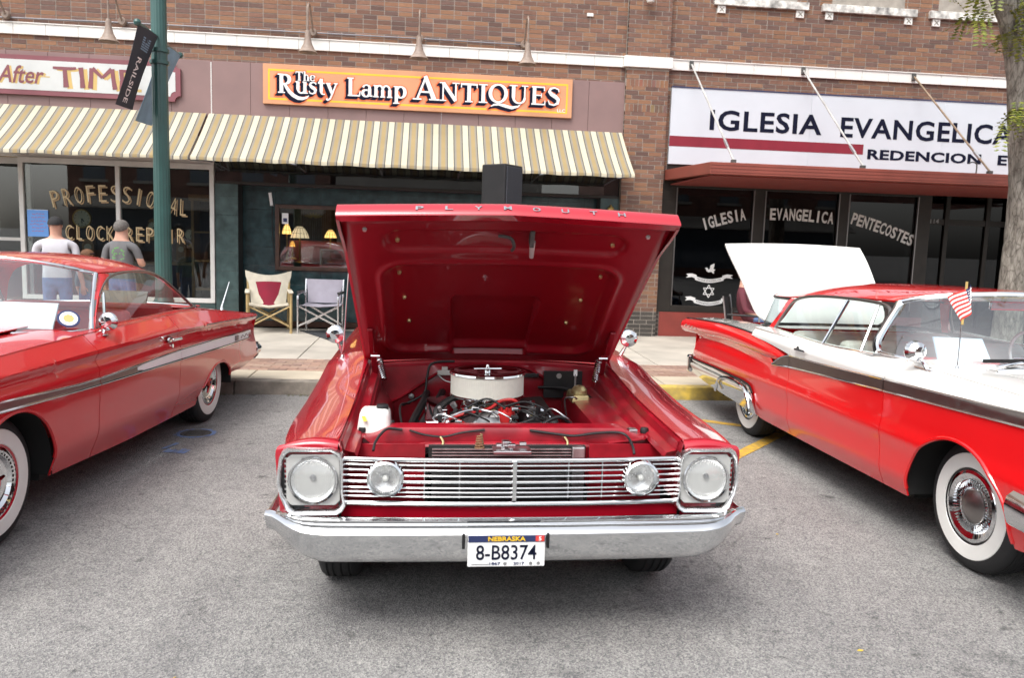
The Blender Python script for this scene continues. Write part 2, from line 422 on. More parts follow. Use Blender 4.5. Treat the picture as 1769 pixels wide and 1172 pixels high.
# kerb stones
kp = tag(MB().box(-30, 34, KY+.04, KY+.155, -.05, .12).build('kerb', M['dirt']), kind='structure')
x = -12.0
while x < 15:
    ym = M['kerb_yellow'] if x > 1.9 else M['kerb']
    h = .142
    v = [(x+.005,KY,-.04),(x+1.995,KY,-.04),(x+1.995,KY+.16,-.04),(x+.005,KY+.16,-.04),(x+.005,KY+.018,h),(x+1.995,KY+.018,h),(x+1.995,KY+.16,h),(x+.005,KY+.16,h)]
    MB().hexa(v).build('kerb_stone', ym, kp, smooth=0, bevel=.012)
    x += 2.0
# weeds and litter at the kerb foot
wb = MB(); rr = random.Random(5)
for cx in (-1.2, -1.35, -1.0, -.85, -2.1, 2.3):
    for k in range(26):
        a = rr.uniform(0, 6.28); l = rr.uniform(.02, .06); bx, by = cx+rr.uniform(-.12, .12), KY-.02-rr.uniform(0, .04)
        dx, dy = math.cos(a)*l, -abs(math.sin(a))*l
        wb.add([(bx-.003,by,0),(bx+.003,by,0),(bx+dx,by+dy,rr.uniform(.008,.035))], [(0,1,2)])
wb.build('kerb_weeds', mat('dry_weeds', (.16, .17, .05), .8, var=.4, vscale=8), smooth=0, kind='stuff', label='dry green weeds growing along the kerb foot', cat='weeds')
# painted road markings (thin sheets)
def stripe(a, b, w, name='parking_line', m='line_yellow', **kw):
    a, b = Vector(a), Vector(b); d = (b-a).normalized(); n = Vector((-d.y, d.x))*w/2; k = 14; rows = []
    for i in range(k+1):
        q = a+(b-a)*i/k; j1, j2 = rr.uniform(.92, 1.05), rr.uniform(.92, 1.05)
        rows.append([(q.x-n.x*j1, q.y-n.y*j1, .004), (q.x+n.x*j2, q.y+n.y*j2, .004)])
    return MB().grid(rows, flip=True).build(name, M[m], smooth=0, **kw)
road_kw = dict(kind='structure')
stripe((2.15, 5.80), (3.3, 7.05), .11, **road_kw)
stripe((2.35, 7.62), (3.4, 6.95), .10, **road_kw)
stripe((-.98, 8.40), (-.98, 8.0), .09, m='kerb', **road_kw)
rg = MB()
for i in range(40):
    a = 2*math.pi*i/40; b = 2*math.pi*(i+1)/40; q0, q1 = rr.uniform(.14, .165), rr.uniform(.14, .165)
    rg.add([(.12*math.cos(a), .12*math.sin(a), 0), (q0*math.cos(a), q0*math.sin(a), 0), (q0*math.cos(b), q0*math.sin(b), 0), (.12*math.cos(b), .12*math.sin(b), 0)], [(0,1,2,3)])
rg.xform(lambda p: (p.x*1.05-1.90, p.y+6.76, .005)).build('blue_road_marking', M['blue_spray'], smooth=0, kind='structure')
ar = MB()
for k in range(5):
    ar.add([(-1.98+.035*k, 6.17-.01*k, .005), (-1.95+.035*k, 6.16-.01*k, .005), (-1.93+.035*k, 6.23+.02*(k % 2), .005), (-1.965+.035*k, 6.26-.03*(k % 3), .005)], [(0,1,2,3)])
ar.add([(-2.02, 6.26, .006), (-1.99, 6.24, .006), (-1.93, 6.42, .006), (-1.96, 6.44, .006)], [(0,1,2,3)])
ar.build('blue_road_marking', M['blue_spray'], smooth=0, kind='structure')
vc = MB().lathe([(0, .008), (.095, .008), (.1, .005), (.118, .009), (.122, .001)], (-1.90, 6.76, 0), n=32)
for k in range(-3, 4): vc.box(-1.90-.075, -1.90+.075, 6.76+k*.022-.005, 6.76+k*.022+.005, .006, .012)
vc.build('valve_cover', M['iron'], label='small round iron valve cover ringed with blue paint', cat='cover')
# fallen leaves
lfm = mat('yellow_leaf', (.62, .42, .05), .7, var=.3)
for k, (x, y) in enumerate([(-.92,2.95),(1.82,3.05),(2.3,2.75),(2.05,4.4)]):
    a = rr.uniform(0, 6.28); s_ = rr.uniform(.009, .013); mb = MB()
    pts = [(-1,0,.004),(-.3,.4,.009),(.6,.3,.006),(1.1,0,.010),(.5,-.35,.005),(-.4,-.35,.004)]
    mb.add([(x+s_*(px*math.cos(a)-py*math.sin(a)), y+s_*(px*math.sin(a)+py*math.cos(a)), pz) for px, py, pz in pts], [(0,5,4,3,2,1)])
    mb.build('fallen_leaf', lfm, label='small yellow leaf lying on the asphalt', cat='leaf', group='yellow leaves on the asphalt')

# ================================================================ brick building
bld = thing('brick_building', 'long brown brick building with white band and two storefronts', 'building', (0, D, 0))
def bp_(mb, name, m, **kw):      # part of the building, built in world coordinates
    mb.xform(lambda p: (p.x, p.y-D, p.z)); return mb.build(name, M[m] if isinstance(m, str) else m, bld, **kw)
M['mortar'] = mat('pale_mortar', (.34, .305, .265), .92, var=.25, vscale=8, bump=.3)
M['terracotta'] = mat('white_glazed_terracotta', (.76, .75, .71), .28, var=.08, vscale=3)
M['stone_sill'] = mat('weathered_sill', (.62, .61, .57), .6, var=.65, vscale=9, col2=(.13, .125, .12), detail=8)
M['wood_white'] = mat('white_window_paint', (.72, .71, .68), .5, var=.08)
MO = D+.0035                       # mortar plane
w = MB(); w.box(-9.5, 12.5, MO, MO+.35, 4.19, 9.0)      # upper wall with lower edge above the fascias
bp_(w, 'wall', 'mortar', smooth=0)
w = MB().box(3.005, 3.69, MO-.10, MO+.35, .16, 9.0); bp_(w, 'pilaster', 'mortar', smooth=0)
PB = D-.10                        # pilaster brick face
PAL = [(.205,.102,.066),(.165,.087,.062),(.225,.112,.064),(.135,.076,.060),(.185,.094,.064),(.255,.130,.072),(.145,.083,.066),(.210,.108,.070),(.175,.090,.062),(.235,.126,.076)]
BL, BC, J = .213, .0694, .0115
bricks = []                       # (x0,x1,z0,z1,yface,colour)
rb = random.Random(11)
SILLS = [(4.38, 5.94), (6.17, 7.78), (8.0, 9.7)]
WIN = [(4.62, 5.70), (6.42, 7.52), (8.22, 9.45)]
def field(x0, x1, z0, z1, y, cuts=(), dark=None):
    nrow = int((z1-z0)/BC+.5)
    for r in range(nrow):
        a = z0+r*BC; b_ = a+BC-J
        x = x0-(BL/2 if r % 2 else 0)
        while x < x1-.02:
            l = BL if rb.random() > .05 else BL*.5
            p, q = max(x, x0), min(x+l-J, x1-.002)
            x += l
            if q-p < .02: continue
            rects = [(p, q, a, b_)]
            for cx0, cx1, cz0, cz1 in cuts:
                nr_ = []
                for r0, r1, s0, s1 in rects:
                    if r0 < cx1 and r1 > cx0 and s0 < cz1 and s1 > cz0:
                        if cx0-r0 > .012: nr_.append((r0, cx0, s0, s1))
                        if r1-cx1 > .012: nr_.append((cx1, r1, s0, s1))
                        m0, m1 = max(r0, cx0), min(r1, cx1)
                        if cz0-s0 > .010: nr_.append((m0, m1, s0, cz0))
                        if s1-cz1 > .010: nr_.append((m0, m1, cz1, s1))
                    else: nr_.append((r0, r1, s0, s1))
                rects = nr_
            c = rb.choice(PAL); k = rb.uniform(.92, 1.1)
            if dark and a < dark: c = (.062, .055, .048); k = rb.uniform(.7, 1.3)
            yy = y-rb.uniform(0, .003)
            for r0, r1, s0, s1 in rects: bricks.append((r0, r1, s0, s1, yy, tuple(v*k for v in c)))
cut = [(a-.06, b+.06, 5.60, 7.4) for a, b in WIN] + [(a, b, 5.49, 5.612) for a, b in SILLS]
for a, b in SILLS: cut += [(a+.065, a+.195, 5.375, 5.495), (b-.195, b-.065, 5.375, 5.495)]
field(-7.6, 3.003, 4.622, 6.15, D); field(-7.6, 3.003, 4.19, 4.45, D)
field(3.692, 10.9, 4.622, 6.35, D, cut); field(3.692, 10.9, 4.19, 4.45, D)
# pilaster: stretchers with two courses on end
zc = .175
def pil(z0, z1): field(3.005, 3.69, z0, z1, PB, dark=.55)
pil(.175, 3.765)
for (za, zb) in ((3.77, 3.885), (4.155, 4.27)):
    x = 3.01
    while x < 3.66:
        c = rb.choice(PAL); bricks.append((x, x+.058, za, zb, PB-rb.uniform(0, .003), tuple(v*rb.uniform(.9, 1.2) for v in c))); x += .0685
pil(3.897, 4.15); pil(4.282, 4.45); pil(4.632, 6.2)
camp = Vector((0, 0, 1.66))
def inview(b):
    P = Vector(((b[0]+b[1])/2, b[4], (b[2]+b[3])/2))-camp
    z = P.dot(fw); u = P.dot(r2)/z*1400/884; v = P.dot(u2)/z*1400/586
    if not (abs(u) < .985 and abs(v) < .985): return False
    sx, sy = 884+884*u, 586-586*v
    if 590 < sx < 1180 and sy > 356: return False
    if 262 < sx < 296: return False
    return (b[1]-b[0]) > .15 or b[3]-b[2] > .09
def size(b):
    P = Vector(((b[0]+b[1])/2, b[4], (b[2]+b[3])/2))-camp
    return -P.length
cand = sorted([i for i, b in enumerate(bricks) if inview(b)], key=lambda i: size(bricks[i])*-1)[:300]
cs = set(cand)
variants = []
for k in range(14):
    c = PAL[k % len(PAL)]; kk = .85+.4*rb.random()
    mb = MB().box(-.5, .5, 0, 1, -.5, .5); me = mb.mesh('brick', M['brick'], 0); color_boxes(me, [tuple(v*kk for v in c)]); variants.append(me)
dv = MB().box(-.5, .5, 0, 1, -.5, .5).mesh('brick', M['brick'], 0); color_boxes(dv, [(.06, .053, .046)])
for i in cand:
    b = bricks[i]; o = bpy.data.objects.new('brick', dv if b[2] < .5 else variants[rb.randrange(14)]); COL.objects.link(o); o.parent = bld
    o.location = ((b[0]+b[1])/2, b[4]-D, (b[2]+b[3])/2); o.scale = (b[1]-b[0], .06, b[3]-b[2])
mb = MB(); cols = []
for i, b in enumerate(bricks):
    if i in cs: continue
    mb.box(b[0], b[1], b[4]-D, b[4]-D+.06, b[2], b[3]); cols.append(b[5])
me = mb.mesh('brick', M['brick'], 0); color_boxes(me, cols); link('brick', me, bld, kind='stuff')
# white terracotta band
tl = [(2.955-.4565*(k+1), 2.955-.4565*k) for k in range(23)] + [(3.735+.4565*k, 3.735+.4565*(k+1)) for k in range(16)]
for p, q in tl:
    bp_(MB().box(p+.002, q-.002, D-.035, D+.1, 4.456, 4.612), 'band_tile', 'terracotta', smooth=0, bevel=.004)
for a, b in ((2.957, 3.347), (3.350, 3.733)):
    bp_(MB().box(a, b, D-.145, D+.1, 4.450, 4.618), 'band_tile', 'terracotta', smooth=0, bevel=.005)
bp_(MB().box(-7.6, 10.8, D-.05, D+.05, 4.6125, 4.626), 'band_cap', 'terracotta', smooth=0)
# upper windows, sills and their little blocks
M['pane_up'] = mat('sky_pane', (.05, .07, .10), .05, spec=.8, coat=1)
M['room_dark'] = mat('dark_room', (.012, .012, .013), .9)
for (a, b), (p, q) in zip(SILLS, WIN):
    bp_(MB().box(a, b, D-.06, D+.2, 5.492, 5.612), 'sill', 'stone_sill', smooth=0, bevel=.006)
    for c in (a+.065, b-.195):
        d = bp_(MB().box(c, c+.13, D-.03, D+.1, 5.375, 5.490), 'sill_block', 'terracotta', smooth=0, bevel=.004)
        xm = MB()
        for s_ in (-1, 1): xm.beam((c+.065-s_*.035, D-.032, 5.40), (c+.065+s_*.035, D-.032, 5.468), .008, .010, upv=(0,1,0))
        xm.xform(lambda p: (p.x, p.y-D, p.z)).build('incised_cross', M['kerb'], d, smooth=0)
    wnd = bp_(MB().box(p, q, D+.13, D+.15, 5.64, 7.3), 'window', 'pane_up', smooth=0)
    fm = MB()
    fm.box(p-.06, p+.05, D+.02, D+.16, 5.613, 7.4).box(q-.05, q+.06, D+.02, D+.16, 5.613, 7.4).box(p+.05, q-.05, D+.03, D+.15, 5.614, 5.70).box(p+.05, q-.05, D+.04, D+.15, 6.4, 6.46)
    fm.xform(lambda v: (v.x, v.y-D, v.z)).build('frame', M['wood_white'], wnd, smooth=0, bevel=.005)

# ---------------- storefront shells
M['fascia'] = mat('mauve_fascia_board', (.235, .150, .142), .6, var=.10, vscale=2.5)
M['teal_tile'] = mat('dark_teal_tile', (.022, .050, .056), .22, var=.5, vscale=7, coat=.3, detail=8)
M['teal_tile2'] = mat('worn_teal_tile', (.050, .085, .085), .3, var=.5, vscale=6, coat=.2, detail=8)
M['plum'] = mat('dark_plum_board', (.045, .022, .030), .5, var=.3)
M['frame_white'] = mat('white_aluminium_frame', (.60, .59, .57), .4, var=.08)
M['bronze'] = mat('dark_bronze_frame', (.030, .025, .021), .42, metal=.3, var=.2)
M['red_board'] = mat('brick_red_board', (.23, .040, .030), .6, var=.18, vscale=3)
M['floor_shop'] = mat('shop_floor', (.16, .12, .09), .6, var=.3)
M['wood_dark'] = mat('dark_brown_wood', (.060, .026, .016), .42, var=.4, vscale=10)
M['wood_gold'] = mat('honey_oak', (.32, .17, .055), .45, var=.3, vscale=9)
M['wall_room'] = mat('room_wall', (.075, .06, .05), .9, var=.2)
# fascia boards
xs = [-3.365+.5795*k for k in range(12)]; xs = [-3.365-.585*k for k in range(7, 0, -1)] + xs
for a, b in zip(xs[:-1], xs[1:]):
    bp_(MB().box(a+.002, b-.002, D-.03, D+.2, 3.10, 4.222), 'fascia_panel', 'fascia', smooth=0, bevel=.003)
bp_(MB().box(-3.372, -3.356, D-.036, D-.026, 3.38, 4.20), 'joint_strip', 'frame_white', smooth=0)
# left shop: shell
sh = MB()
sh.box(-9.5, -3.1, D+3.2, D+3.3, .15, 3.2).box(-9.5, -9.4, D+.2, D+3.2, .15, 3.2).box(-3.20, -3.10, D+.2, D+3.2, .15, 3.2).box(-9.4, -3.2, D+.1, D+3.2, 3.06, 3.16).box(-9.4, -3.2, D+.02, D+3.2, .12, .175)
bp_(sh, 'shop_room', 'wall_room', smooth=0)
# antiques: recessed tile wall with an opening for the window, header above
yr = D+.30
def tiles(x0, x1, z0, z1, y, m, cut=None, tw=.61, th=.296):
    z = z0; k = 0
    while z < z1-.02:
        zt = min(z+th, z1); x = x0
        while x < x1-.02:
            xt = min(x+tw, x1)
            if x1-xt < .12: xt = x1
            segs = [(x, xt, z, zt)]
            if cut and x < cut[1] and xt > cut[0] and z < cut[3] and zt > cut[2]:
                segs = []
                if x < cut[0]: segs.append((x, cut[0], z, zt))
                if xt > cut[1]: segs.append((cut[1], xt, z, zt))
                xa, xb = max(x, cut[0]), min(xt, cut[1])
                if z < cut[2]: segs.append((xa, xb, z, cut[2]))
                if zt > cut[3]: segs.append((xa, xb, cut[3], zt))
            for a, b, c, d in segs:
                if b-a > .01 and d-c > .01:
                    bp_(MB().box(a+.0015, b-.0015, y, y+.03, c+.0015, d-.0015), 'tile', m, smooth=0, bevel=.002)
            x = xt
        z = zt
WC = (-2.48, 1.13, 1.085, 2.125)
tiles(-2.99, 2.70, .26, 2.42, yr, 'teal_tile', WC)
bk = MB().box(-3.0, WC[0], yr+.03, yr+.12, .16, 2.5).box(WC[1], 2.75, yr+.03, yr+.12, .16, 2.5).box(WC[0], WC[1], yr+.03, yr+.12, .16, WC[2]).box(WC[0], WC[1], yr+.03, yr+.12, WC[3], 2.5)
bp_(bk, 'tile_backing', 'black_matte', smooth=0)
bp_(MB().box(-2.99, 2.70, yr-.02, yr+.03, .17, .257), 'base_board', 'wood_dark', smooth=0)
for a, b in ((-3.335, -2.992), (2.702, 3.004)):
    tiles(a, b, .185, 2.40, D-.005, 'teal_tile2', th=.29); bp_(MB().box(a, b, D+.026, D+.40, .16, 2.40), 'pier', 'black_matte', smooth=0)
bp_(MB().box(-3.335, 3.004, D+.02, D+.40, 2.405, 2.78), 'header', 'plum', smooth=0)
bp_(MB().box(-3.335, 3.004, D-.004, D+.03, 2.402, 2.44), 'header_rail', 'bronze', smooth=0)
tr_ = bp_(MB().box(-3.33, 3.0, D+.004, D+.012, 2.445, 2.76), 'transom_glass', M['glass_shop'], smooth=0)
wf = MB(); a, b, c, d = WC
wf.box(a-.0, a+.06, yr-.04, yr+.06, c, d).box(b-.06, b, yr-.04, yr+.06, c, d).box(a+.06, b-.06, yr-.04, yr+.06, c, c+.06).box(a+.06, b-.06, yr-.04, yr+.06, d-.06, d).box(-.66, -.60, yr-.035, yr+.06, c+.06, d-.06)
wob = bp_(wf, 'window_frame', 'wood_dark', smooth=0, bevel=.006)
for p, q in ((a+.06, -.66), (-.60, b-.06)):
    MB().box(p, q, .30+.0, .306, c+.06, d-.06).build('pane', M['glass_shop'], wob, smooth=0)
sh = MB().box(-3.0, 2.75, D+3.2, D+3.3, .15, 2.9).box(-3.0, -2.95, yr+.12, D+3.2, .15, 2.9).box(2.7, 2.75, yr+.12, D+3.2, .15, 2.9).box(-2.95, 2.7, yr+.12, D+3.2, 2.5, 2.6).box(-2.95, 2.7, yr+.12, D+3.2, .15, .2)
bp_(sh, 'shop_room', mat('antique_room', (.20, .15, .11), .8, var=.4, vscale=4), smooth=0)
# clock shop front: white frames and glass
fr = MB()
ZT, ZB = 2.60, .62
for xx, ww in ((-6.19, .065), (-4.795, .06), (-3.41, .065)): fr.box(xx, xx+ww, D-.03, D+.06, ZB, ZT)
fr.box(-6.19, -3.345, D-.032, D+.062, ZT+.001, ZT+.085).box(-6.19, -3.345, D-.032, D+.062, ZB-.07, ZB-.001)
fr.box(-6.6, -3.345, D-.01, D+.05, ZT+.087, 3.1)
fo = bp_(fr, 'window_frame', 'frame_white', smooth=0, bevel=.004)
for p, q in ((-6.124, -4.796), (-4.734, -3.411)): MB().box(p, q, .012, .018, ZB, ZT).build('pane', M['glass_shop'], fo, smooth=0)
tiles(-6.19, -3.345, .175, .55, D-.005, 'teal_tile2'); bp_(MB().box(-6.19, -3.345, D+.026, D+.1, .16, .55), 'stall_riser', 'black_matte', smooth=0)
# doorway bay left of it
fr = MB()
for xx in (-7.9, -7.05): fr.box(xx, xx+.06, D+.35, D+.42, .17, 2.6)
fr.box(-7.9, -6.2, D+.35, D+.42, 2.6, 2.7).box(-6.985, -6.2, D+.35, D+.42, 1.42, 1.47).box(-6.25, -6.192, D+.35, D+.42, .17, 2.6).box(-6.985, -6.25, D+.35, D+.42, .17, .5)
fo = bp_(fr, 'door_frame', 'frame_white', smooth=0, bevel=.004)
MB().box(-7.84, -6.25, .38, .386, .5, 2.6).build('pane', M['glass_shop'], fo, smooth=0)
bp_(MB().box(-9.5, -6.2, D+.3, D+.42, 2.7, 3.1), 'door_header', mat('ochre_header', (.30, .20, .06), .7, var=.2), smooth=0)
# church front: dark frames, glass, red base
fr = MB(); ZB2, ZT2 = .585, 2.72
for p, q in ((3.70, 3.95), (5.27, 5.45), (6.74, 6.90), (8.13, 8.36)): fr.box(p, q, D-.01, D+.12, ZB2, ZT2)
for p, q in ((3.95, 5.27), (5.45, 6.74), (6.90, 8.13)): fr.box(p, q, D-.008, D+.12, ZB2, ZB2+.11).box(p, q, D-.008, D+.12, 2.62, ZT2)
fo = bp_(fr, 'window_frame', 'bronze', smooth=0, bevel=.006)
for p, q in ((3.95, 5.27), (5.45, 6.74), (6.90, 8.13)): MB().box(p, q, .045, .051, ZB2+.11, 2.62).build('pane', M['glass_dark'], fo, smooth=0)
rims = MB()
for p, q in ((3.95, 5.27), (5.45, 6.74), (6.90, 8.13)):
    for e0, e1 in ((p+.0005, p+.018), (q-.018, q-.0005)): MB().box(e0, e1, -.015, .03, ZB2+.11, 2.62).build('glazing_bead', M['stainless_dark'], fo, smooth=0)
bp_(MB().box(3.765, 8.36, D-.012, D+.12, .17, .583), 'base_panel', 'red_board', smooth=0, bevel=.004)
bp_(MB().box(3.692, 3.765, D+.0, D+.12, .17, 4.19), 'reveal', 'mortar', smooth=0)
bk_ = []; nb = len(bricks)
mbk = MB(); cc = []
for k in range(57):
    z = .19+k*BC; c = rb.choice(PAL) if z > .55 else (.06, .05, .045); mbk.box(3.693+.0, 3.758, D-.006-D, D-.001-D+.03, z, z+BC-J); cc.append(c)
me = mbk.mesh('brick', M['brick'], 0); color_boxes(me, cc); link('brick', me, bld, kind='stuff')
sh = MB().box(3.7, 12, D+3.2, D+3.3, .15, 3.0).box(3.7, 3.75, D+.12, D+3.2, .15, 3.0).box(11.9, 12, D+.3, D+3.2, .15, 3.0).box(3.75, 11.9, D+.12, D+3.2, 2.75, 2.85).box(3.75, 11.9, D+.1, D+3.2, .15, .2)
bp_(sh, 'shop_room', 'room_dark', smooth=0)
fr = MB()
for p, q in ((8.361, 8.43), (9.12, 9.2), (9.9, 9.98), (10.7, 10.8)): fr.box(p, q, D+.75, D+.85, .18, 2.74)
fr.box(8.43, 10.7, D+.76, D+.84, 2.2, 2.3).box(8.43, 10.7, D+.76, D+.84, .18, .35)
fo = bp_(fr, 'door_frame', 'bronze', smooth=0, bevel=.004)
MB().box(8.43, 10.7, .79, .796, .35, 2.74).build('pane', M['glass_dark'], fo, smooth=0)
bp_(MB().box(10.8, 12.4, D, D+.9, .17, 2.75), 'pier', 'bronze', smooth=0)
bp_(MB().box(3.765, 11.5, D-.004, D+.2, 2.73, 4.19), 'upper_panel', 'bronze', smooth=0)
# ================================================================ lettering with serifs (drawn strokes)
def arc(cx, cy, rx, ry, a0, a1, n=14): return [(cx+rx*math.cos(R(a0+(a1-a0)*i/n)), cy+ry*math.sin(R(a0+(a1-a0)*i/n))) for i in range(n+1)]
def bowl(cx, cy, rx, ry, a0, a1, tk, tn, n=16):
    P = arc(cx, cy, rx, ry, a0, a1, n); W = [tn+(tk-tn)*abs(math.cos(R(a0+(a1-a0)*i/n)))**1.3 for i in range(n+1)]
    return (P, W)
def st(x0, y0, x1, y1, w): return ([(x0, y0), (x1, y1)], [w, w])
TK, TN = .20, .075
def serif(x, y, w=.36): return st(x-w/2, y, x+w/2, y, .065)
GL = {
 'T': (.86, [st(.43,0,.43,1,TK), st(.03,.95,.83,.95,.10), st(.06,.76,.06,.97,.06), st(.80,.76,.80,.97,.06), serif(.43,.032)]),
 'h': (.74, [st(.17,0,.17,1.02,TK*.9), bowl(.36,.40,.19,.26,180,0,.12,.10), st(.55,0,.55,.42,TK*.9), serif(.17,.03,.32), serif(.55,.03,.32), st(.02,1.0,.17,1.0,.06)]),
 'e': (.62, [bowl(.32,.34,.25,.31,20,325,TK*.95,TN), st(.12,.37,.55,.37,.07)]),
 'R': (.92, [st(.24,0,.24,1,TK), ([(.24,.95),(.42,.955)],[.08,.09]), bowl(.42,.72,.24,.235,90,-90,TK,.08), ([(.24,.485),(.44,.485)],[.08,.08]), serif(.24,.032), st(.04,.968,.26,.968,.065),
        ([(.40,.48),(.52,.28),(.66,.08),(.86,-.10),(1.10,-.22),(1.34,-.25),(1.56,-.18),(1.68,-.07)],[.13,.17,.19,.20,.19,.16,.11,.03])]),
 'u': (.74, [st(.17,.2,.17,.66,TK*.9), bowl(.36,.23,.19,.20,180,360,.12,.09), st(.57,0,.57,.66,TK*.9), st(.02,.635,.18,.635,.06), st(.42,.635,.58,.635,.06), st(.57,.03,.74,.03,.06)]),
 's': (.54, [([(.46,.52),(.44,.60),(.30,.645),(.16,.60),(.12,.49),(.20,.40),(.34,.31),(.43,.22),(.40,.08),(.26,.015),(.12,.05),(.07,.17)],[.06,.07,.075,.11,.15,.18,.19,.18,.13,.075,.07,.05])]),
 't': (.48, [st(.22,.14,.22,.86,TK*.9), bowl(.36,.15,.14,.14,180,300,.13,.06), st(.03,.62,.42,.62,.07), ([(.06,.64),(.20,.86)],[.05,.08])]),
 'y': (.70, [([(.12,.64),(.37,.06)],[.19,.17]), ([(.60,.64),(.37,.06),(.26,-.20),(.14,-.28)],[.08,.09,.10,.10]), ([(.02,-.23),(.16,-.29)],[.13,.11]), serif(.14,.635,.30), serif(.58,.635,.24)]),
 'L': (.80, [st(.24,0,.24,1,TK), st(.10,.035,.76,.035,.085), ([(.73,.03),(.78,.28)],[.09,.05]), serif(.24,.968)]),
 'a': (.66, [([(.12,.50),(.18,.61),(.32,.65),(.46,.58),(.48,.44)],[.13,.08,.07,.12,.18]), st(.48,.10,.48,.46,TK*.9), bowl(.28,.19,.18,.18,60,330,.17,.07), st(.48,.05,.64,.05,.07)]),
 'm': (1.12, [st(.17,0,.17,.66,TK*.9), bowl(.36,.40,.18,.24,180,0,.11,.10), st(.54,0,.54,.42,TK*.9), bowl(.74,.40,.19,.24,180,0,.11,.10), st(.93,0,.93,.42,TK*.9), serif(.17,.03,.30), serif(.54,.03,.28), serif(.93,.03,.30), st(.02,.635,.18,.635,.06)]),
 'p': (.76, [st(.18,-.30,.18,.66,TK*.9), bowl(.42,.335,.24,.30,150,-150,TK,.08), serif(.18,-.275,.36), st(.02,.635,.18,.635,.06)]),
 'A': (1.02, [([(.17,.03),(.50,1.0)],[.09,.09]), ([(.47,1.02),(.83,.03)],[.17,.21]), st(.30,.34,.68,.34,.075), serif(.17,.032,.34), serif(.83,.032,.40)]),
 'N': (1.0, [st(.20,0,.20,.97,.08), ([(.20,.97),(.80,.03)],[.20,.20]), st(.80,.03,.80,1,.085), serif(.20,.032,.32), st(.03,.968,.26,.968,.065), serif(.80,.968,.34)]),
 'I': (.48, [st(.24,0,.24,1,TK), serif(.24,.032,.42), serif(.24,.968,.42)]),
 'Q': (1.06, [bowl(.53,.50,.38,.46,0,360,TK,.085,26), ([(.18,-.20),(.34,-.10),(.56,-.06),(.85,-.13),(1.20,-.22),(1.50,-.14),(1.62,-.02)],[.03,.10,.13,.17,.16,.10,.02])]),
 'U': (.98, [st(.22,.32,.22,.97,TK), bowl(.49,.34,.27,.30,180,360,.14,.085), st(.76,.32,.76,.97,.085), serif(.22,.968,.40), serif(.76,.968,.32)]),
 'E': (.82, [st(.24,0,.24,1,TK), st(.10,.958,.74,.958,.08), st(.10,.040,.78,.040,.08), st(.24,.52,.58,.52,.07), st(.72,.76,.72,.97,.06), st(.755,.02,.755,.26,.06), st(.58,.40,.58,.64,.055)]),
 'S': (.72, [([(.60,.74),(.58,.88),(.38,.965),(.19,.90),(.14,.75),(.24,.61),(.44,.48),(.58,.34),(.56,.14),(.36,.03),(.16,.08),(.09,.28)],[.06,.08,.085,.13,.18,.21,.22,.21,.16,.085,.08,.05])]),
 'C': (.80, [bowl(.45,.50,.34,.46,45,315,TK,.085,20), st(.70,.70,.70,.90,.05)]),
}
def ribbon(mb, P, W, e, fn, w):
    n = len(P); Ls, Rs = [], []
    P = [Vector(p) for p in P]
    if e:
        d0 = (P[0]-P[1]).normalized()*e; d1 = (P[-1]-P[-2]).normalized()*e; P = [P[0]+d0]+P[1:-1]+[P[-1]+d1]
    for i in range(n):
        a = P[max(i-1, 0)]; b = P[min(i+1, n-1)]; t = (b-a).normalized(); nn = Vector((-t.y, t.x))*(W[i]/2+e)
        Ls.append(P[i]+nn); Rs.append(P[i]-nn)
    mb.grid([[fn(a.x, a.y, w), fn(b.x, b.y, w)] for a, b in zip(Ls, Rs)])
def serif_text(words, fn, white, navy, red):
    # words: (text, x, baseline, height, xscale)
    cnt = 0
    for txt, x, y, h, xs_ in words:
        for ch in txt:
            adv, strokes = GL[ch]
            for P, W in strokes:
                cnt += 1; t = (cnt % 37)*.00004
                pp = [(x+px*h*xs_, y+py*h) for px, py in P]; ww = [q*h*.96 for q in W]
                ribbon(white, pp, ww, 0, fn, .0068+t)
                for k in range(1, 7):
                    o = [(a-.0075*k, b-.0075*k) for a, b in pp]; ribbon(navy, o, ww, 0, fn, .0048+t*.5+k*.0002)
                o = [(a-.030, b-.030) for a, b in pp]
                ribbon(red, pp, ww, .016, fn, .0016+t*.4); ribbon(red, [(a-.022, b-.022) for a, b in pp], ww, .018, fn, .0022+t*.4); ribbon(red, [(a-.045, b-.045) for a, b in pp], ww, .016, fn, .0030+t*.4)
            x += adv*h*xs_
    return x
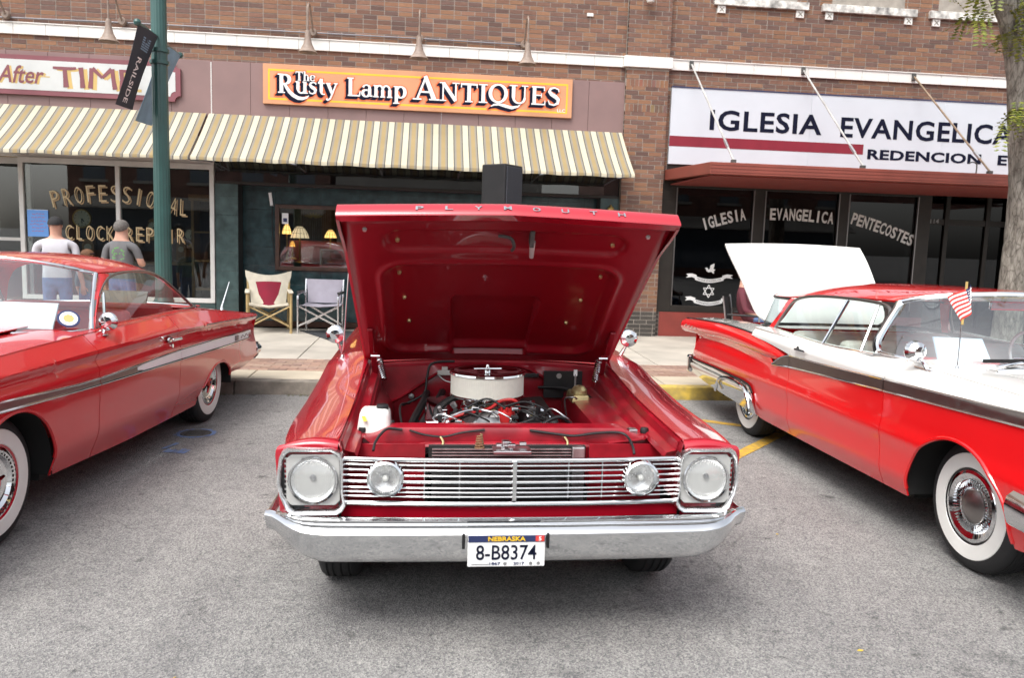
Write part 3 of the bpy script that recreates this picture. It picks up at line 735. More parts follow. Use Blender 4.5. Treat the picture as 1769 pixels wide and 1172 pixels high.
# ---------------- antiques sign
M['sign_tan'] = mat('tan_orange_board', (.60, .295, .155), .55, var=.06, vscale=3)
M['orange_glow'] = mat('orange_red_outline', (.75, .16, .05), .55, var=.05)
sg = thing('shop_sign', 'tan antiques sign with white serif lettering and yellow border', 'sign', (0, D-.036, 0))
MB().box(-2.592, 2.157, -.045, 0, 3.622, 4.215).build('board', M['sign_tan'], sg, smooth=0, bevel=.004)
yb = MB(); x0, x1, z0, z1 = -2.515, 2.085, 3.685, 4.140
for a in ((x0, x1, z0, z0+.028), (x0, x1, z1-.028, z1), (x0, x0+.026, z0+.029, z1-.029), (x1-.026, x1, z0+.029, z1-.029)): yb.box(a[0], a[1], -.0462, -.044, a[2], a[3])
yb.build('border_line', M['yellow_ink'], sg, smooth=0)
fnS = lambda u, v, w_: (u, -.0458-w_, v)
for word in ([('The', -2.11, 3.985, .135, 1.0)], [('R', -2.385, 3.79, .285, 1.0), ('usty', -2.115, 3.795, .270, .97)], [('L', -1.350, 3.795, .275, 1.0), ('amp', -1.125, 3.795, .275, 1.0)],
             [('A', -.335, 3.79, .355, 1.12), ('NTI', .065, 3.79, .285, 1.15), ('Q', .815, 3.80, .29, 1.12), ('UES', 1.155, 3.80, .285, 1.15)]):
    wh, nv, rd = MB(), MB(), MB(); serif_text(word, fnS, wh, nv, rd)
    nv.build('letter_shadow', M['ink'], sg, smooth=0); rd.build('letter_outline', M['orange_glow'], sg, smooth=0); wh.build('lettering', M['white_ink'], sg, smooth=0)
g = fit_text('LLC', .125, .048, bold=.012, ext=0); g.xform(lambda p: (1.925+p.x, -.0472, 3.705+p.y)).build('lettering', M['white_ink'], sg, smooth=0)

def put(g, x, z, y, **kw):       # lettering standing on a facade plane
    return g.xform(lambda p: (x+p.x, y-p.z, z+p.y))
# ---------------- clock shop sign
M['sign_cream'] = mat('cream_sign', (.56, .58, .57), .5, var=.05)
M['maroon'] = mat('dusty_maroon', (.215, .070, .085), .55, var=.12)
M['ochre'] = mat('ochre_ink', (.56, .40, .14), .5, var=.06)
sg = thing('shop_sign', 'cream sign with maroon scalloped border reading After TIME', 'sign', (0, D-.036, 0))
def notch(x0, x1, z0, z1, r):
    P = []
    for cx, cz, a0 in ((x1, z0, 180), (x1, z1, 270), (x0, z1, 360), (x0, z0, 90)):
        P += [(cx+r*math.cos(R(a0-90*i/7)), cz+r*math.sin(R(a0-90*i/7))) for i in range(8)]
    return P
flat = lambda y: (lambda u, v, w_: (u, y-w_, v))
MB().prism(notch(-8.4, -3.80, 3.585, 4.152, .085), flat(0), .045).build('board', M['maroon'], sg, smooth=0)
MB().prism(notch(-8.33, -3.872, 3.655, 4.085, .075), flat(-.0452), .004).build('panel', M['sign_cream'], sg, smooth=0)
flare = {'T': (.95, [([(.02,.93),(.22,.92),(.70,.92),(.93,.95)],[.12,.15,.15,.12]), ([(.48,.86),(.50,.4),(.52,0)],[.20,.22,.28])]), 'I': (.42, [([(.16,1),(.20,.5),(.22,0)],[.24,.20,.26])]),
  'M': (1.18, [([(.16,1),(.14,.5),(.10,0)],[.20,.20,.24]), ([(.20,1.0),(.58,.55)],[.20,.14]), ([(.58,.55),(.96,1.0)],[.14,.20]), ([(.98,1),(1.02,.5),(1.08,0)],[.20,.20,.24])]),
  'E': (.80, [([(.16,1),(.18,.5),(.16,0)],[.22,.20,.22]), ([(.16,.93),(.74,.93)],[.14,.14]), ([(.16,.52),(.58,.52)],[.12,.12]), ([(.16,.07),(.80,.07)],[.14,.14])])}
def flared(word, x, z, h, xs_, dx, dz, y, name, m):
    mb = MB(); k = 0
    for ch in word:
        adv, strokes = flare[ch]
        for P_, W_ in strokes:
            k += 1; ribbon(mb, [(x+dx+px*h*xs_, z+dz+py*h) for px, py in P_], [q*h for q in W_], 0, lambda u, v, w_: (u, y-w_, v), k*.00012)
        x += adv*h*xs_
    mb.build(name, M[m], sg, smooth=0)
flared('TIME', -5.62, 3.715, .295, 1.22, .055, -.020, -.0500, 'letter_shadow', 'ochre'); flared('TIME', -5.62, 3.715, .295, 1.22, 0, 0, -.0535, 'lettering', 'maroon')
g = fit_text('After', .66, .255, bold=.012, shear=.30); MB().merge(g, fn=lambda p: (-6.40+.03+p.x, -.050-p.z*.2, 3.735+p.y)).build('letter_shadow', M['ochre'], sg, smooth=0); MB().merge(g, fn=lambda p: (-6.40+p.x, -.053-p.z*.2, 3.745+p.y)).build('lettering', M['maroon'], sg, smooth=0)
MB().box(-5.80, -5.66, -.0512, -.0495, 3.845, 3.860).build('dash', M['ochre'], sg, smooth=0)
# ---------------- church sign
M['sign_white'] = mat('white_sign_board', (.57, .61, .66), .45, var=.04, vscale=2)
M['stripe_red'] = mat('dark_red_stripe', (.22, .012, .028), .45, var=.1)
sg = thing('church_sign', 'long white church sign with dark lettering and red stripe', 'sign', (0, D-.006, 0))
ex = [3.765, 6.10, 8.40, 10.9]
for a, b in zip(ex[:-1], ex[1:]): MB().box(a+.001, b-.001, -.05, 0, 2.985, 4.185).build('panel', M['sign_white'], sg, smooth=0, bevel=.002)
MB().box(3.765, 7.04, -.0535, -.0495, 3.268, 3.430).build('stripe', M['stripe_red'], sg, smooth=0)
MB().box(3.765, 10.9, -.06, -.0, 4.186, 4.202).build('top_trim', M['navy'], sg, smooth=0)
for t_, x, wd_, z, h, bo, sp in (('IGLESIA', 4.415, 1.885, 3.545, .325, .022, 1.08), ('EVANGELICA', 6.625, 3.02, 3.530, .325, .022, 1.08), ('REDENCION', 7.12, 2.0, 3.195, .165, .034, 1.05), ('ETERNA', 9.42, 1.36, 3.195, .165, .034, 1.05)):
    MB().merge(fit_text(t_, wd_, h, bold=bo, space=sp), fn=lambda p: (x+p.x, -.0525-p.z, z+p.y)).build('lettering', M['ink'], sg, smooth=0)
# ---------------- canopy and its rods
M['canopy'] = mat('red_brown_canopy', (.235, .056, .038), .5, var=.16, vscale=3)
M['canopy_under'] = M['red_board']
cp = thing('entrance_canopy', 'flat red metal canopy hung on rods over the church front', 'canopy', (0, D, 0))
c0 = MB().hexa([(3.72,-2.24,2.655),(11.2,-2.24,2.655),(11.2,-.055,2.72),(3.72,-.055,2.72),(3.72,-2.24,2.815),(11.2,-2.24,2.815),(11.2,-.055,2.885),(3.72,-.055,2.885)])
c0.build('deck', M['canopy'], cp, smooth=0, bevel=.006)
for k in range(3): MB().beam((3.715, -2.243, 2.69+k*.045), (11.2, -2.243, 2.69+k*.045), .006, .006).build('fascia_rib', M['canopy'], cp, smooth=0)
MB().box(3.8, 11.1, -2.1, -.15, 2.642, 2.660).build('soffit', M['canopy_under'], cp, smooth=0)
M['rod'] = mat('galvanised_rod', (.55, .55, .53), .4, metal=.4, var=.2)
for x, rm in ((4.06, M['rod']), (5.92, M['rod']), (7.81, mat('rusty_rod', (.30, .22, .15), .6, metal=.3, var=.4)), (9.7, M['rod'])):
    rdp = MB().tube([(x, -.06, 4.555), (x+.03, -2.10, 2.86)], .0145, 8).build('rod', rm, cp)
    MB().tube([(x+.024, -1.72, 3.175), (x+.0275, -1.86, 3.06)], .022, 8).build('turnbuckle', M['steel'], rdp)
    MB().box(x-.03, x+.03, -.075, -.036, 4.49, 4.60).build('wall_plate', M['iron'], rdp, smooth=0, bevel=.004)
    MB().box(x+.0, x+.06, -2.13, -2.06, 2.80, 2.87).build('eye_bracket', M['iron'], rdp, smooth=0, bevel=.006)
MB().tube(crv([(8.05,-1.5,2.86),(8.05,-1.5,3.02),(7.99,-1.5,3.05),(7.93,-1.5,3.04)], 9), .010, 6).build('vent_pipe', M['iron'], cp)
fl = thing('floodlight', 'small silver floodlight on the red canopy beside the tree', 'floodlight', (8.72, D-1.95, 2.87))
MB().box(-.05, .05, -.03, .03, -.03, .0).build('base', M['iron'], fl, smooth=0, bevel=.004)
MB().lathe([(.0, .02), (.03, .03), (.075, .14), (.07, .15), (.02, .06), (0, .06)], n=16).xform(lambda p: (p.x*.9+p.z*.5, p.y, p.z*.7+.01)).build('reflector', M['steel'], fl)
# ---------------- striped awnings
def awning_mat():
    m, nt, N, L, b = nmat('striped_canvas')
    tc = N.new('ShaderNodeTexCoord'); sx = N.new('ShaderNodeSeparateXYZ'); L.new(tc.outputs['Object'], sx.inputs[0])
    mu = N.new('ShaderNodeMath'); mu.operation = 'MULTIPLY'; mu.inputs[1].default_value = 1/.2262; L.new(sx.outputs['X'], mu.inputs[0])
    frc = N.new('ShaderNodeMath'); frc.operation = 'FRACT'; L.new(mu.outputs[0], frc.inputs[0])
    rp = N.new('ShaderNodeValToRGB'); rp.color_ramp.interpolation = 'CONSTANT'; e = rp.color_ramp.elements
    seq = [(0, (.49,.455,.34)), (.32, (.085,.08,.075)), (.39, (.23,.21,.17)), (.51, (.295,.222,.105)), (.78, (.23,.21,.17)), (.89, (.085,.08,.075)), (.955, (.49,.455,.34))]
    e[0].position = 0; e[0].color = c4(seq[0][1]); e[1].position = seq[1][0]; e[1].color = c4(seq[1][1])
    for p, c in seq[2:]: q = e.new(p); q.color = c4(c)
    L.new(frc.outputs[0], rp.inputs['Fac'])
    nz = N.new('ShaderNodeTexNoise'); nz.inputs['Scale'].default_value = 3; nz.inputs['Detail'].default_value = 8; L.new(tc.outputs['Object'], nz.inputs['Vector'])
    mr = N.new('ShaderNodeMapRange'); mr.inputs['To Min'].default_value = .8; mr.inputs['To Max'].default_value = 1.12; L.new(nz.outputs['Fac'], mr.inputs['Value'])
    mx_ = N.new('ShaderNodeMix'); mx_.data_type = 'RGBA'; mx_.blend_type = 'MULTIPLY'; mx_.inputs['Factor'].default_value = 1
    L.new(rp.outputs['Color'], mx_.inputs['A']); L.new(mr.outputs['Result'], mx_.inputs['B']); L.new(mx_.outputs['Result'], b.inputs['Base Color'])
    b.inputs['Roughness'].default_value = .8
    return m
M['canvas'] = awning_mat()
def awning(label, x0, x1):
    t = thing('awning', label, 'awning', (0, D-.04, 0), group='striped awnings over the shop fronts')
    rows = []; n = 60
    for i in range(n+1):
        x = x0+(x1-x0)*i/n; row = []
        for j in range(9):
            u = j/8; sag = -.018*math.sin(math.pi*u)*(1+.3*math.sin(x*2.77)); xx = x
            row.append((xx, -1.0*u, 3.44-.735*u+sag))
        row += [(x, -1.006, 2.69), (x, -1.006, 2.655+.006*math.sin(x*9))]
        rows.append(row)
    MB().grid(rows, flip=False).build('canvas', M['canvas'], t, solid=.004)
    fb = MB().tube([(x0, -.985, 2.685), (x1, -.985, 2.685)], .014, 6); fb.build('front_bar', M['steel'], t)
    k = max(3, int((x1-x0)/1.15))
    for i in range(k+1):
        x = x0+.04+(x1-x0-.08)*i/k
        MB().tube([(x, -.97, 2.675), (x, -.02, 2.72)], .012, 6).build('arm', M['steel'], t)
        MB().tube([(x, -.95, 2.69), (x, -.03, 3.36)], .010, 6).build('rafter', M['steel'], t)
    for xe in (x0+.006, x1-.006):
        pass
    return t
awning('striped cream and gold awning over the clock repair window', -8.6, -3.435)
awning('striped cream and gold awning over the antiques window', -3.40, 2.985)
# ---------------- gooseneck lamps on a conduit
M['lamp_rust'] = mat('weathered_brown_enamel', (.27, .205, .165), .55, var=.3, vscale=14)
tag(MB().tube([(-8, D-.035, 4.66), (-4.6, D-.035, 4.70), (-.2, D-.035, 4.715), (1.36, D-.035, 4.71)], .011, 8).build('conduit', mat('dull_grey_conduit', (.20, .20, .22), .5, metal=.3, var=.2)), 'thin grey electrical conduit running above the white brick band', 'conduit')
for x, lb in ((-4.62, 'gooseneck wall lamp above the After TIME sign'), (-1.85, 'gooseneck wall lamp above the word Rusty'), (-.24, 'gooseneck wall lamp above the gap before the word Antiques'), (1.37, 'gooseneck wall lamp above the end of the word Antiques'), (-6.25, 'gooseneck wall lamp at the end of the conduit above the word After')):
    t = thing('wall_lamp', 'weathered brown '+lb, 'lamp', (x, D, 4.71), group='gooseneck lamps on the conduit')
    MB().lathe([(0, -.10), (.05, -.10), (.058, -.085), (.058, -.04), (0, -.04)], (0, 0, 0), axis='y', n=16).build('junction_box', M['lamp_rust'], t)
    MB().tube(crv([(0,-.09,0), (0,-.20,.12), (0,-.36,.27), (0,-.50,.30), (0,-.585,.22), (0,-.60,.06), (0,-.60,-.13)], 36), .014, 8).build('gooseneck', M['lamp_rust'], t)
    MB().lathe([(.0,-.10), (.032,-.105), (.042,-.15), (.045,-.22), (.065,-.30), (.105,-.375), (.135,-.405), (.138,-.415), (.128,-.412), (.09,-.36), (.05,-.28), (.0,-.26)], (0,-.60,0), n=24).build('lamp_shade', M['lamp_rust'], t)
    MB().lathe([(0,-.29),(.028,-.30),(.035,-.34),(.02,-.375),(0,-.38)], (0,-.60,0), n=12).build('bulb', M['plastic_white'], t)
tag(MB().lathe([(0,.0),(.05,.01),(.075,.06),(.075,.09),(.05,.14),(0,.15)], (3.30, D-.22, 5.40), n=16).build('security_light', M['plastic_white']), 'round white globe light fixed high on the brick pilaster', 'light')
# small vents and holes in the brickwork
for x, z, lb in ((2.35, 5.20, 'small white vent cover high on the bricks beside the pilaster'),): tag(MB().box(x, x+.10, D-.03, D, z, z+.05).build('vent_cover', M['terracotta'], smooth=0, bevel=.005), lb, 'vent')

# ================================================================ window lettering and displays
M['gold_leaf'] = mat('gold_leaf', (.54, .42, .24), .4, var=.1)
M['gold_shade'] = mat('gold_leaf_shade', (.33, .22, .11), .45, var=.1)
M['frost'] = mat('frosted_vinyl', (.74, .75, .74), .6, var=.05)
def arched(chars, y, size_, a, shade=None, off=(.03, -.03), mats=('gold_leaf', 'gold_shade'), bold=.0, sy=1.0, name='window_lettering', label='', dp=.0015, word='lettering'):
    f_, s_ = MB(), MB()
    for ch, x, z, rot, w_, h_ in chars:
        g = fit_text(ch, w_, h_, bold=bold); c, sn = math.cos(rot), math.sin(rot)
        fn = lambda p: ((p.x-w_/2), p.y, p.z)
        for v in g.v: pass
        f_.merge(g, fn=lambda p: (x+(p.x-w_/2)*c-p.y*sn, y-p.z*.5-.002, z+(p.x-w_/2)*sn+p.y*c))
        if shade: s_.merge(g, fn=lambda p: (x+off[0]+(p.x-w_/2)*c-p.y*sn, y-p.z*.5+.0005, z+off[1]+(p.x-w_/2)*sn+p.y*c))
    t = thing(name, label, word, (0, 0, 0))
    f_.build('letters', M[mats[0]], t, smooth=0)
    if shade: s_.build('letter_shade', M[mats[1]], t, smooth=0)
def arc_word(s, xa, xb, zf, h, w_, narrow={}):
    out = []; n = len(s)
    for i, ch in enumerate(s):
        if ch == ' ': continue
        u = i/(n-1); x = xa+(xb-xa)*u; dz = (zf(min(1, u+.02))-zf(max(0, u-.02)))/((xb-xa)*(min(1, u+.02)-max(0, u-.02)))
        out.append((ch, x, zf(u), math.atan(dz), w_*narrow.get(ch, 1), h))
    return out
nr = {'I': .22, 'L': .8, 'M': 1.2}
arched(arc_word('PROFESSIONAL', -5.66, -3.82, lambda u: 1.94+.13*math.sin(math.pi*min(1, u*1.02+.04))-.05*u*u, .250, .108, nr), D-.0, 1, 0, shade=True, off=(.028, -.022), bold=-.014, label='arched gold lettering PROFESSIONAL on the clock shop glass')
arched(arc_word('CLOCK', -5.50, -4.90, lambda u: 1.475, .215, .098, nr), D-.0, 1, 0, shade=True, off=(.028, -.022), bold=-.014, label='gold word CLOCK on the clock shop glass')
arched(arc_word('REPAIR', -4.62, -3.86, lambda u: 1.475, .215, .098, nr), D-.0, 1, 0, shade=True, off=(.028, -.022), bold=-.014, label='gold word REPAIR on the clock shop glass')
def church(word, xa, xb, z0, z1, h, w_, lab, bow=0):
    arched(arc_word(word, xa, xb, lambda u: z0+(z1-z0)*u+bow*math.sin(math.pi*u), h, w_, {'I': .36}), D+.043, 1, 0, mats=('frost', 'frost'), bold=.03, label=lab)
church('IGLESIA', 4.50, 5.12, 1.955, 2.125, .195, .092, 'tilted white word IGLESIA on the dark church window', .012)
church('EVANGELICA', 5.62, 6.62, 2.150, 2.120, .195, .098, 'white word EVANGELICA on the middle church window', .015)
church('PENTECOSTES', 7.02, 8.03, 2.125, 1.81, .195, .094, 'white word PENTECOSTES sloping down the church window', .02)
church('pastores', 7.30, 7.98, 1.02, 1.02, .10, .062, 'small white word pastores low on the church window')
# dove, ribbons and star on the first church window
em = thing('window_emblem', 'white dove, star and two ribbons on the dark church window', 'emblem', (4.60, D+.040, 0))
fl_ = lambda u, v, w_: (u, -w_, v)
dove = [(-.085,1.325),(-.05,1.335),(-.02,1.30),(.0,1.315),(.005,1.37),(.05,1.395),(.075,1.40),(.07,1.35),(.06,1.315),(.095,1.30),(.07,1.275),(.075,1.235),(.045,1.245),(.03,1.265),(-.02,1.255),(-.055,1.275),(-.065,1.305)]
MB().prism(dove, fl_, .002).build('dove', M['white_ink'], em, smooth=0)
sm_ = MB()
for f_ in (0, 1):
    pts = [(.105*math.cos(R(90+180*f_+120*i)), .94+.105*math.sin(R(90+180*f_+120*i))) for i in range(3)]
    for i in range(3):
        a, b = pts[i], pts[(i+1) % 3]; sm_.beam((a[0], -.001-.0012*f_-.0003*i, a[1]), (b[0], -.001-.0012*f_-.0003*i, b[1]), .014, .002, upv=(0,1,0))
sm_.build('star', M['white_ink'], em, smooth=0)
for zc, txt in ((1.135, 'IGLESIA EVANGELICA'), (.755, 'REDENCION ETERNA')):
    top = [(-.245+.49*i/14, zc+.032-.045*math.sin(math.pi*i/14)*1.0+.02) for i in range(15)]
    bt = [(x, z-.062) for x, z in top][::-1]
    MB().prism(bt+top[::-1] if False else top[::-1]+bt[::-1], lambda u, v, w_: (u, -w_, v), .002).build('ribbon', M['white_ink'], em, smooth=0)
    for s_ in (-1, 1):
        MB().prism([(s_*.22,zc+.07),(s_*.30,zc+.095),(s_*.40,zc+.085),(s_*.36,zc+.055),(s_*.40,zc+.025),(s_*.30,zc+.035),(s_*.22,zc+.005)][::s_], lambda u, v, w_: (u, -.0025-w_, v), .002).build('ribbon_tail', M['white_ink'], em, smooth=0)
    g = fit_text(txt, .40, .030, ext=0); g.xform(lambda p: (-.20+p.x, -.0035, zc+.008-.045*math.sin(math.pi*(p.x/.40*.82+.09))+p.y)).build('ribbon_lettering', M['ink'], em, smooth=0)
tag(MB().box(8.40, 8.47, D+.735, D+.738, 1.36, 1.78).build('door_notice', M['paper'], smooth=0), 'narrow white notice on the church door', 'notice')
g = fit_text('114', .16, .075, ext=.001, bold=.01); tag(g.xform(lambda p: (8.85+p.x, D+.758-p.z, 2.225+p.y)).build('door_number', M['stainless_dark'], smooth=0), 'small house number above the church door', 'number')
# poster with handwriting on the clock shop window
po = thing('poster', 'blue handwritten poster taped inside the clock shop window', 'poster', (-5.94, D-.004, 1.50))
MB().box(-.15, .15, -.004, 0, 0, .40).build('sheet', mat('blue_poster', (.14, .33, .74), .6, var=.06), po, smooth=0)
MB().box(-.15, .15, -.003, .001, .385, .405).build('top_margin', M['paper'], po, smooth=0)
sc_ = MB(); rq = random.Random(2)
for k in range(6):
    z = .34-k*.052; x = -.11+rq.uniform(0, .03)
    while x < .09:
        l = rq.uniform(.02, .05); sc_.beam((x, -.0052, z), (x+l, -.0052, z+rq.uniform(-.012, .012)), .006, .001, upv=(0,1,0)); x += l+.012
sc_.build('handwriting', M['red_ink'], po, smooth=0)
# displays in the clock shop
M['clock_face'] = mat('ivory_clock_face', (.62, .58, .44), .5, var=.1); M['brass'] = mat('brass', (.55, .38, .13), .3, metal=.9, var=.2)
def clock(x, z, r, lab, wood='wood_gold', top=False, y=D+.45):
    t = thing('wall_clock', lab, 'clock', (x, y, z))
    MB().lathe([(0,.02),(r*1.18,.02),(r*1.22,.0),(r*1.12,-.035),(r*1.0,-.03)], axis='y', n=28).build('case', M[wood], t)
    MB().lathe([(0,-.022),(r*1.0,-.022)], axis='y', n=28).build('dial', M['clock_face'], t)
    hm = MB(); hm.beam((0,-.026,0), (0,-.026,-r*.62), r*.09, .003, upv=(0,1,0)).beam((0,-.0265,0), (r*.28,-.0265,-r*.38), r*.10, .003, upv=(0,1,0))
    for i in range(12):
        a = R(30*i); hm.beam((math.sin(a)*r*.76, -.024, math.cos(a)*r*.76), (math.sin(a)*r*.92, -.024, math.cos(a)*r*.92), r*.06, .002, upv=(0,1,0))
    hm.build('hands', M['ink'], t, smooth=0)
    if top:
        MB().prism([(-r,r*.95),(r,r*.95),(r*.55,r*1.5),(0,r*1.75),(-r*.55,r*1.5)], lambda u, v, w_: (u, -w_, v), .04).build('crest', M[wood], t, smooth=0)
        MB().box(-r*.7, r*.7, -.03, .02, -r*2.6, -r*1.05).build('pendulum_box', M[wood], t, smooth=0, bevel=.005)
        MB().lathe([(0,-.034),(r*.34,-.034),(r*.36,-.03)], (0,0,-r*2.0), axis='y', n=16).build('pendulum', M['brass'], t)
clock(-5.48, 1.80, .125, 'large round ivory clock hanging inside the clock shop window', 'brass')
clock(-4.40, 1.70, .082, 'small crested clock beside the clock shop mullion', 'wood_gold', True)
clock(-3.83, 1.60, .085, 'crested clock hanging near the oak cabinet in the window', 'wood_dark', True)
cb = thing('display_cabinet', 'tall honey oak display cabinet inside the clock shop window', 'cabinet', (-3.60, D+.42, .18))
MB().box(-.16, -.12, -.2, .2, 0, 1.95).build('side_panel', M['wood_gold'], cb, smooth=0); MB().box(.12, .16, -.2, .2, 0, 1.95).build('side_panel', M['wood_gold'], cb, smooth=0)
for z in (.05, .55, 1.0, 1.45): MB().box(-.12, .12, -.19, .2, z, z+.03).build('shelf', M['wood_gold'], cb, smooth=0)
MB().box(-.19, .19, -.23, .22, 1.95, 2.05).build('cornice', M['wood_gold'], cb, smooth=0, bevel=.01)
MB().box(-.12, .12, .17, .19, 0, 1.95).build('back_panel', M['wood_dark'], cb, smooth=0)
rq = random.Random(21)
ct = thing('counter', 'dark wooden counter inside the clock shop window', 'counter', (-4.9, D+1.3, .18))
MB().box(-1.1, 1.1, -.25, .25, 0, .9).build('body', M['wood_dark'], ct, smooth=0); MB().box(-1.15, 1.15, -.3, .3, .9, .95).build('top', M['wood_gold'], ct, smooth=0, bevel=.01)
for k, (x, r_, h_) in enumerate(((-5.7, .10, .34), (-5.35, .13, .26), (-4.95, .09, .40), (-4.55, .12, .30), (-4.2, .08, .36))):
    t = thing('mantel_clock', ['dark mantel clock at the counter end near the poster', 'low wide mantel clock on the shop counter', 'tall slim mantel clock on the shop counter', 'round topped mantel clock on the shop counter', 'small narrow mantel clock at the counter end near the cabinet'][k], 'clock', (x, D+1.25, 1.13))
    MB().prism([(-r_,0),(r_,0),(r_*.95,h_*.7),(r_*.6,h_),(-r_*.6,h_),(-r_*.95,h_*.7)], lambda u, v, w_: (u, .08-w_, v), .16).build('case', M['wood_dark' if k % 2 else 'wood_gold'], t, smooth=0)
    MB().lathe([(0,-.086),(r_*.6,-.086)], (0, 0, h_*.6), axis='y', n=18).build('dial', M['clock_face'], t)
tag(MB().box(-7.4, -6.35, D+2.9, D+2.93, 1.55, 2.15).xform(lambda p: (p.x-1.6, p.y, p.z)).build('light_panel', mat('lit_panel', (.9, .9, .85), .5, emit=((1, .97, .9), .8))), 'bright lit panel at the back of the clock shop', 'light')
# lamps in the antiques window
def shade_mat(nm, c, e): return mat(nm, c, .5, var=.2, vscale=18, emit=(c, e))
SH = [shade_mat('amber_shade', (1.0, .55, .16), 2.4), shade_mat('cream_shade', (1.0, .74, .46), .8), shade_mat('orange_shade', (1.0, .42, .08), 1.6)]
def tlamp(x, z, r, h, m, lab, ribs=10, base=.3, y=D+.75):
    t = thing('table_lamp', lab, 'lamp', (x, y, z))
    MB().lathe([(r*.32, h), (r*.5, h*.86), (r*.86, h*.4), (r, 0)], (0,0,0), n=24).build('lamp_shade', m, t)
    rbm = MB()
    for i in range(ribs):
        a = 2*math.pi*i/ribs; rbm.tube([(math.cos(a)*q*1.01, math.sin(a)*q*1.01, zz) for q, zz in ((r*.32, h), (r*.5, h*.86), (r*.86, h*.4), (r, 0))], .004, 4)
    for q, zz in ((r*.86, h*.4), (r*.5, h*.86)): rbm.tube([(math.cos(2*math.pi*i/24)*q*1.01, math.sin(2*math.pi*i/24)*q*1.01, zz) for i in range(24)], .003, 4, closed=True)
    rbm.build('leading', M['wood_dark'], t)
    MB().tube([(0,0,h*.9), (0,0,-base)], .012, 8).build('stem', M['brass'], t)
    MB().lathe([(0,-base+.03),(.05,-base+.02),(.08,-base),(0,-base)], n=16).build('base', M['brass'], t)
tlamp(-2.34, 1.66, .075, .16, SH[0], 'narrow glowing amber lamp at the corner of the antiques window', 8, .45, D+.5)
tlamp(-2.17, 1.60, .155, .19, SH[1], 'broad cream leaded glass lamp in the antiques window', 14, .4, D+.72)
tlamp(-2.25, 1.46, .045, .09, SH[2], 'tiny orange lamp below the leaded lamp in the window', 6, .2, D+.5)
tlamp(-1.65, 1.62, .10, .13, SH[0], 'amber pleated lamp in the middle of the antiques window', 12, .4, D+.55)
tlamp(-1.33, 1.42, .095, .25, SH[2], 'tall orange leaded lamp half hidden behind the red hood', 10, .25, D+.55)
dc = thing('display_case', 'low glass display case in the antiques window', 'display case', (-1.30, D+.50, 1.15))
MB().box(-.5, .5, -.1, .1, .0, .02).build('base', M['frame_white'], dc, smooth=0)
for (p, q) in (((-.5,-.1), (.5,-.1)), ((-.5,.1), (.5,.1))):
    MB().box(p[0], q[0], p[1]-.004, p[1]+.004, .27, .285).build('rail', M['frame_white'], dc, smooth=0)
MB().box(-.5, -.485, -.1, .1, .02, .27).build('end_post', M['frame_white'], dc, smooth=0)
MB().box(-.484, .5, -.002, .002, .02, .27).build('pane', M['glass_shop'], dc, smooth=0)
mx_ = thing('display_cloth', 'folded dusty rose cloth on a stand in the antiques window', 'cloth', (-2.02, D+.85, 1.20))
MB().box(-.35, .62, -.02, .02, .0, .36).build('fold', mat('rose_cloth', (.38, .10, .10), .8, var=.2, bump=.3, bscale=15), mx_, smooth=0, bevel=.01)
lc = MB()
for i in range(90):
    a = i/89; x = -2.34+3.3*a; lc.box(x, x+.018, D+1.2+.02*math.sin(i*1.7), D+1.215+.02*math.sin(i*1.7), 1.3, 2.1)
tag(lc.build('lace_curtain', mat('grey_lace', (.25, .23, .19), .9, var=.4, vscale=12), smooth=0), 'grey lace curtain hanging behind the antiques window', 'curtain')
hb = thing('wall_hanging', 'small fan shaped carving hanging in the antiques window', 'ornament', (-1.92, D+.50, 1.92))
for i in range(7):
    a = R(30+20*i); MB().beam((.03*math.cos(a), 0, .03*math.sin(a)), (.16*math.cos(a), 0, .10*math.sin(a)), .022, .01, upv=(0,1,0)).build('blade', M['brass'], hb, smooth=0)
st_ = thing('window_sticker', 'small white sticker with a blue square on the antiques window', 'sticker', (-2.33, yr-.002, 1.82))
MB().box(-.05, .05, -.002, 0, 0, .17).build('sheet', M['paper'], st_, smooth=0); MB().box(-.03, .03, -.003, -.001, .03, .09).build('blue_square', M['navy'], st_, smooth=0)
tag(MB().hexa([(-2.56,yr-.012,2.10),(-2.515,yr-.012,2.095),(-2.515,yr-.002,2.095),(-2.56,yr-.002,2.10),(-2.585,yr-.03,2.30),(-2.54,yr-.03,2.305),(-2.54,yr-.02,2.305),(-2.585,yr-.02,2.30)]).build('paper_strip', M['paper'], smooth=0), 'white paper strip hanging beside the antiques window frame', 'paper strip')
tag(MB().tube(crv([(-2.53,yr-.02,2.11),(-2.52,yr-.03,1.6),(-2.46,yr-.03,1.05)], 12), .006, 5).build('cable', M['black']), 'black cable hanging beside the antiques window frame', 'cable')
ws = thing('wall_sconce', 'small gold wall lantern on the teal pier beside the pilaster', 'lantern', (2.85, D-.03, 2.18))
MB().lathe([(0,.12),(.02,.10),(.055,.06),(.05,-.06),(.03,-.09),(0,-.10)], (0,-.07,0), n=12).build('glass_body', M['brass'], ws); MB().box(-.03, .03, -.03, .02, -.05, .05).build('back_plate', M['iron'], ws, smooth=0)
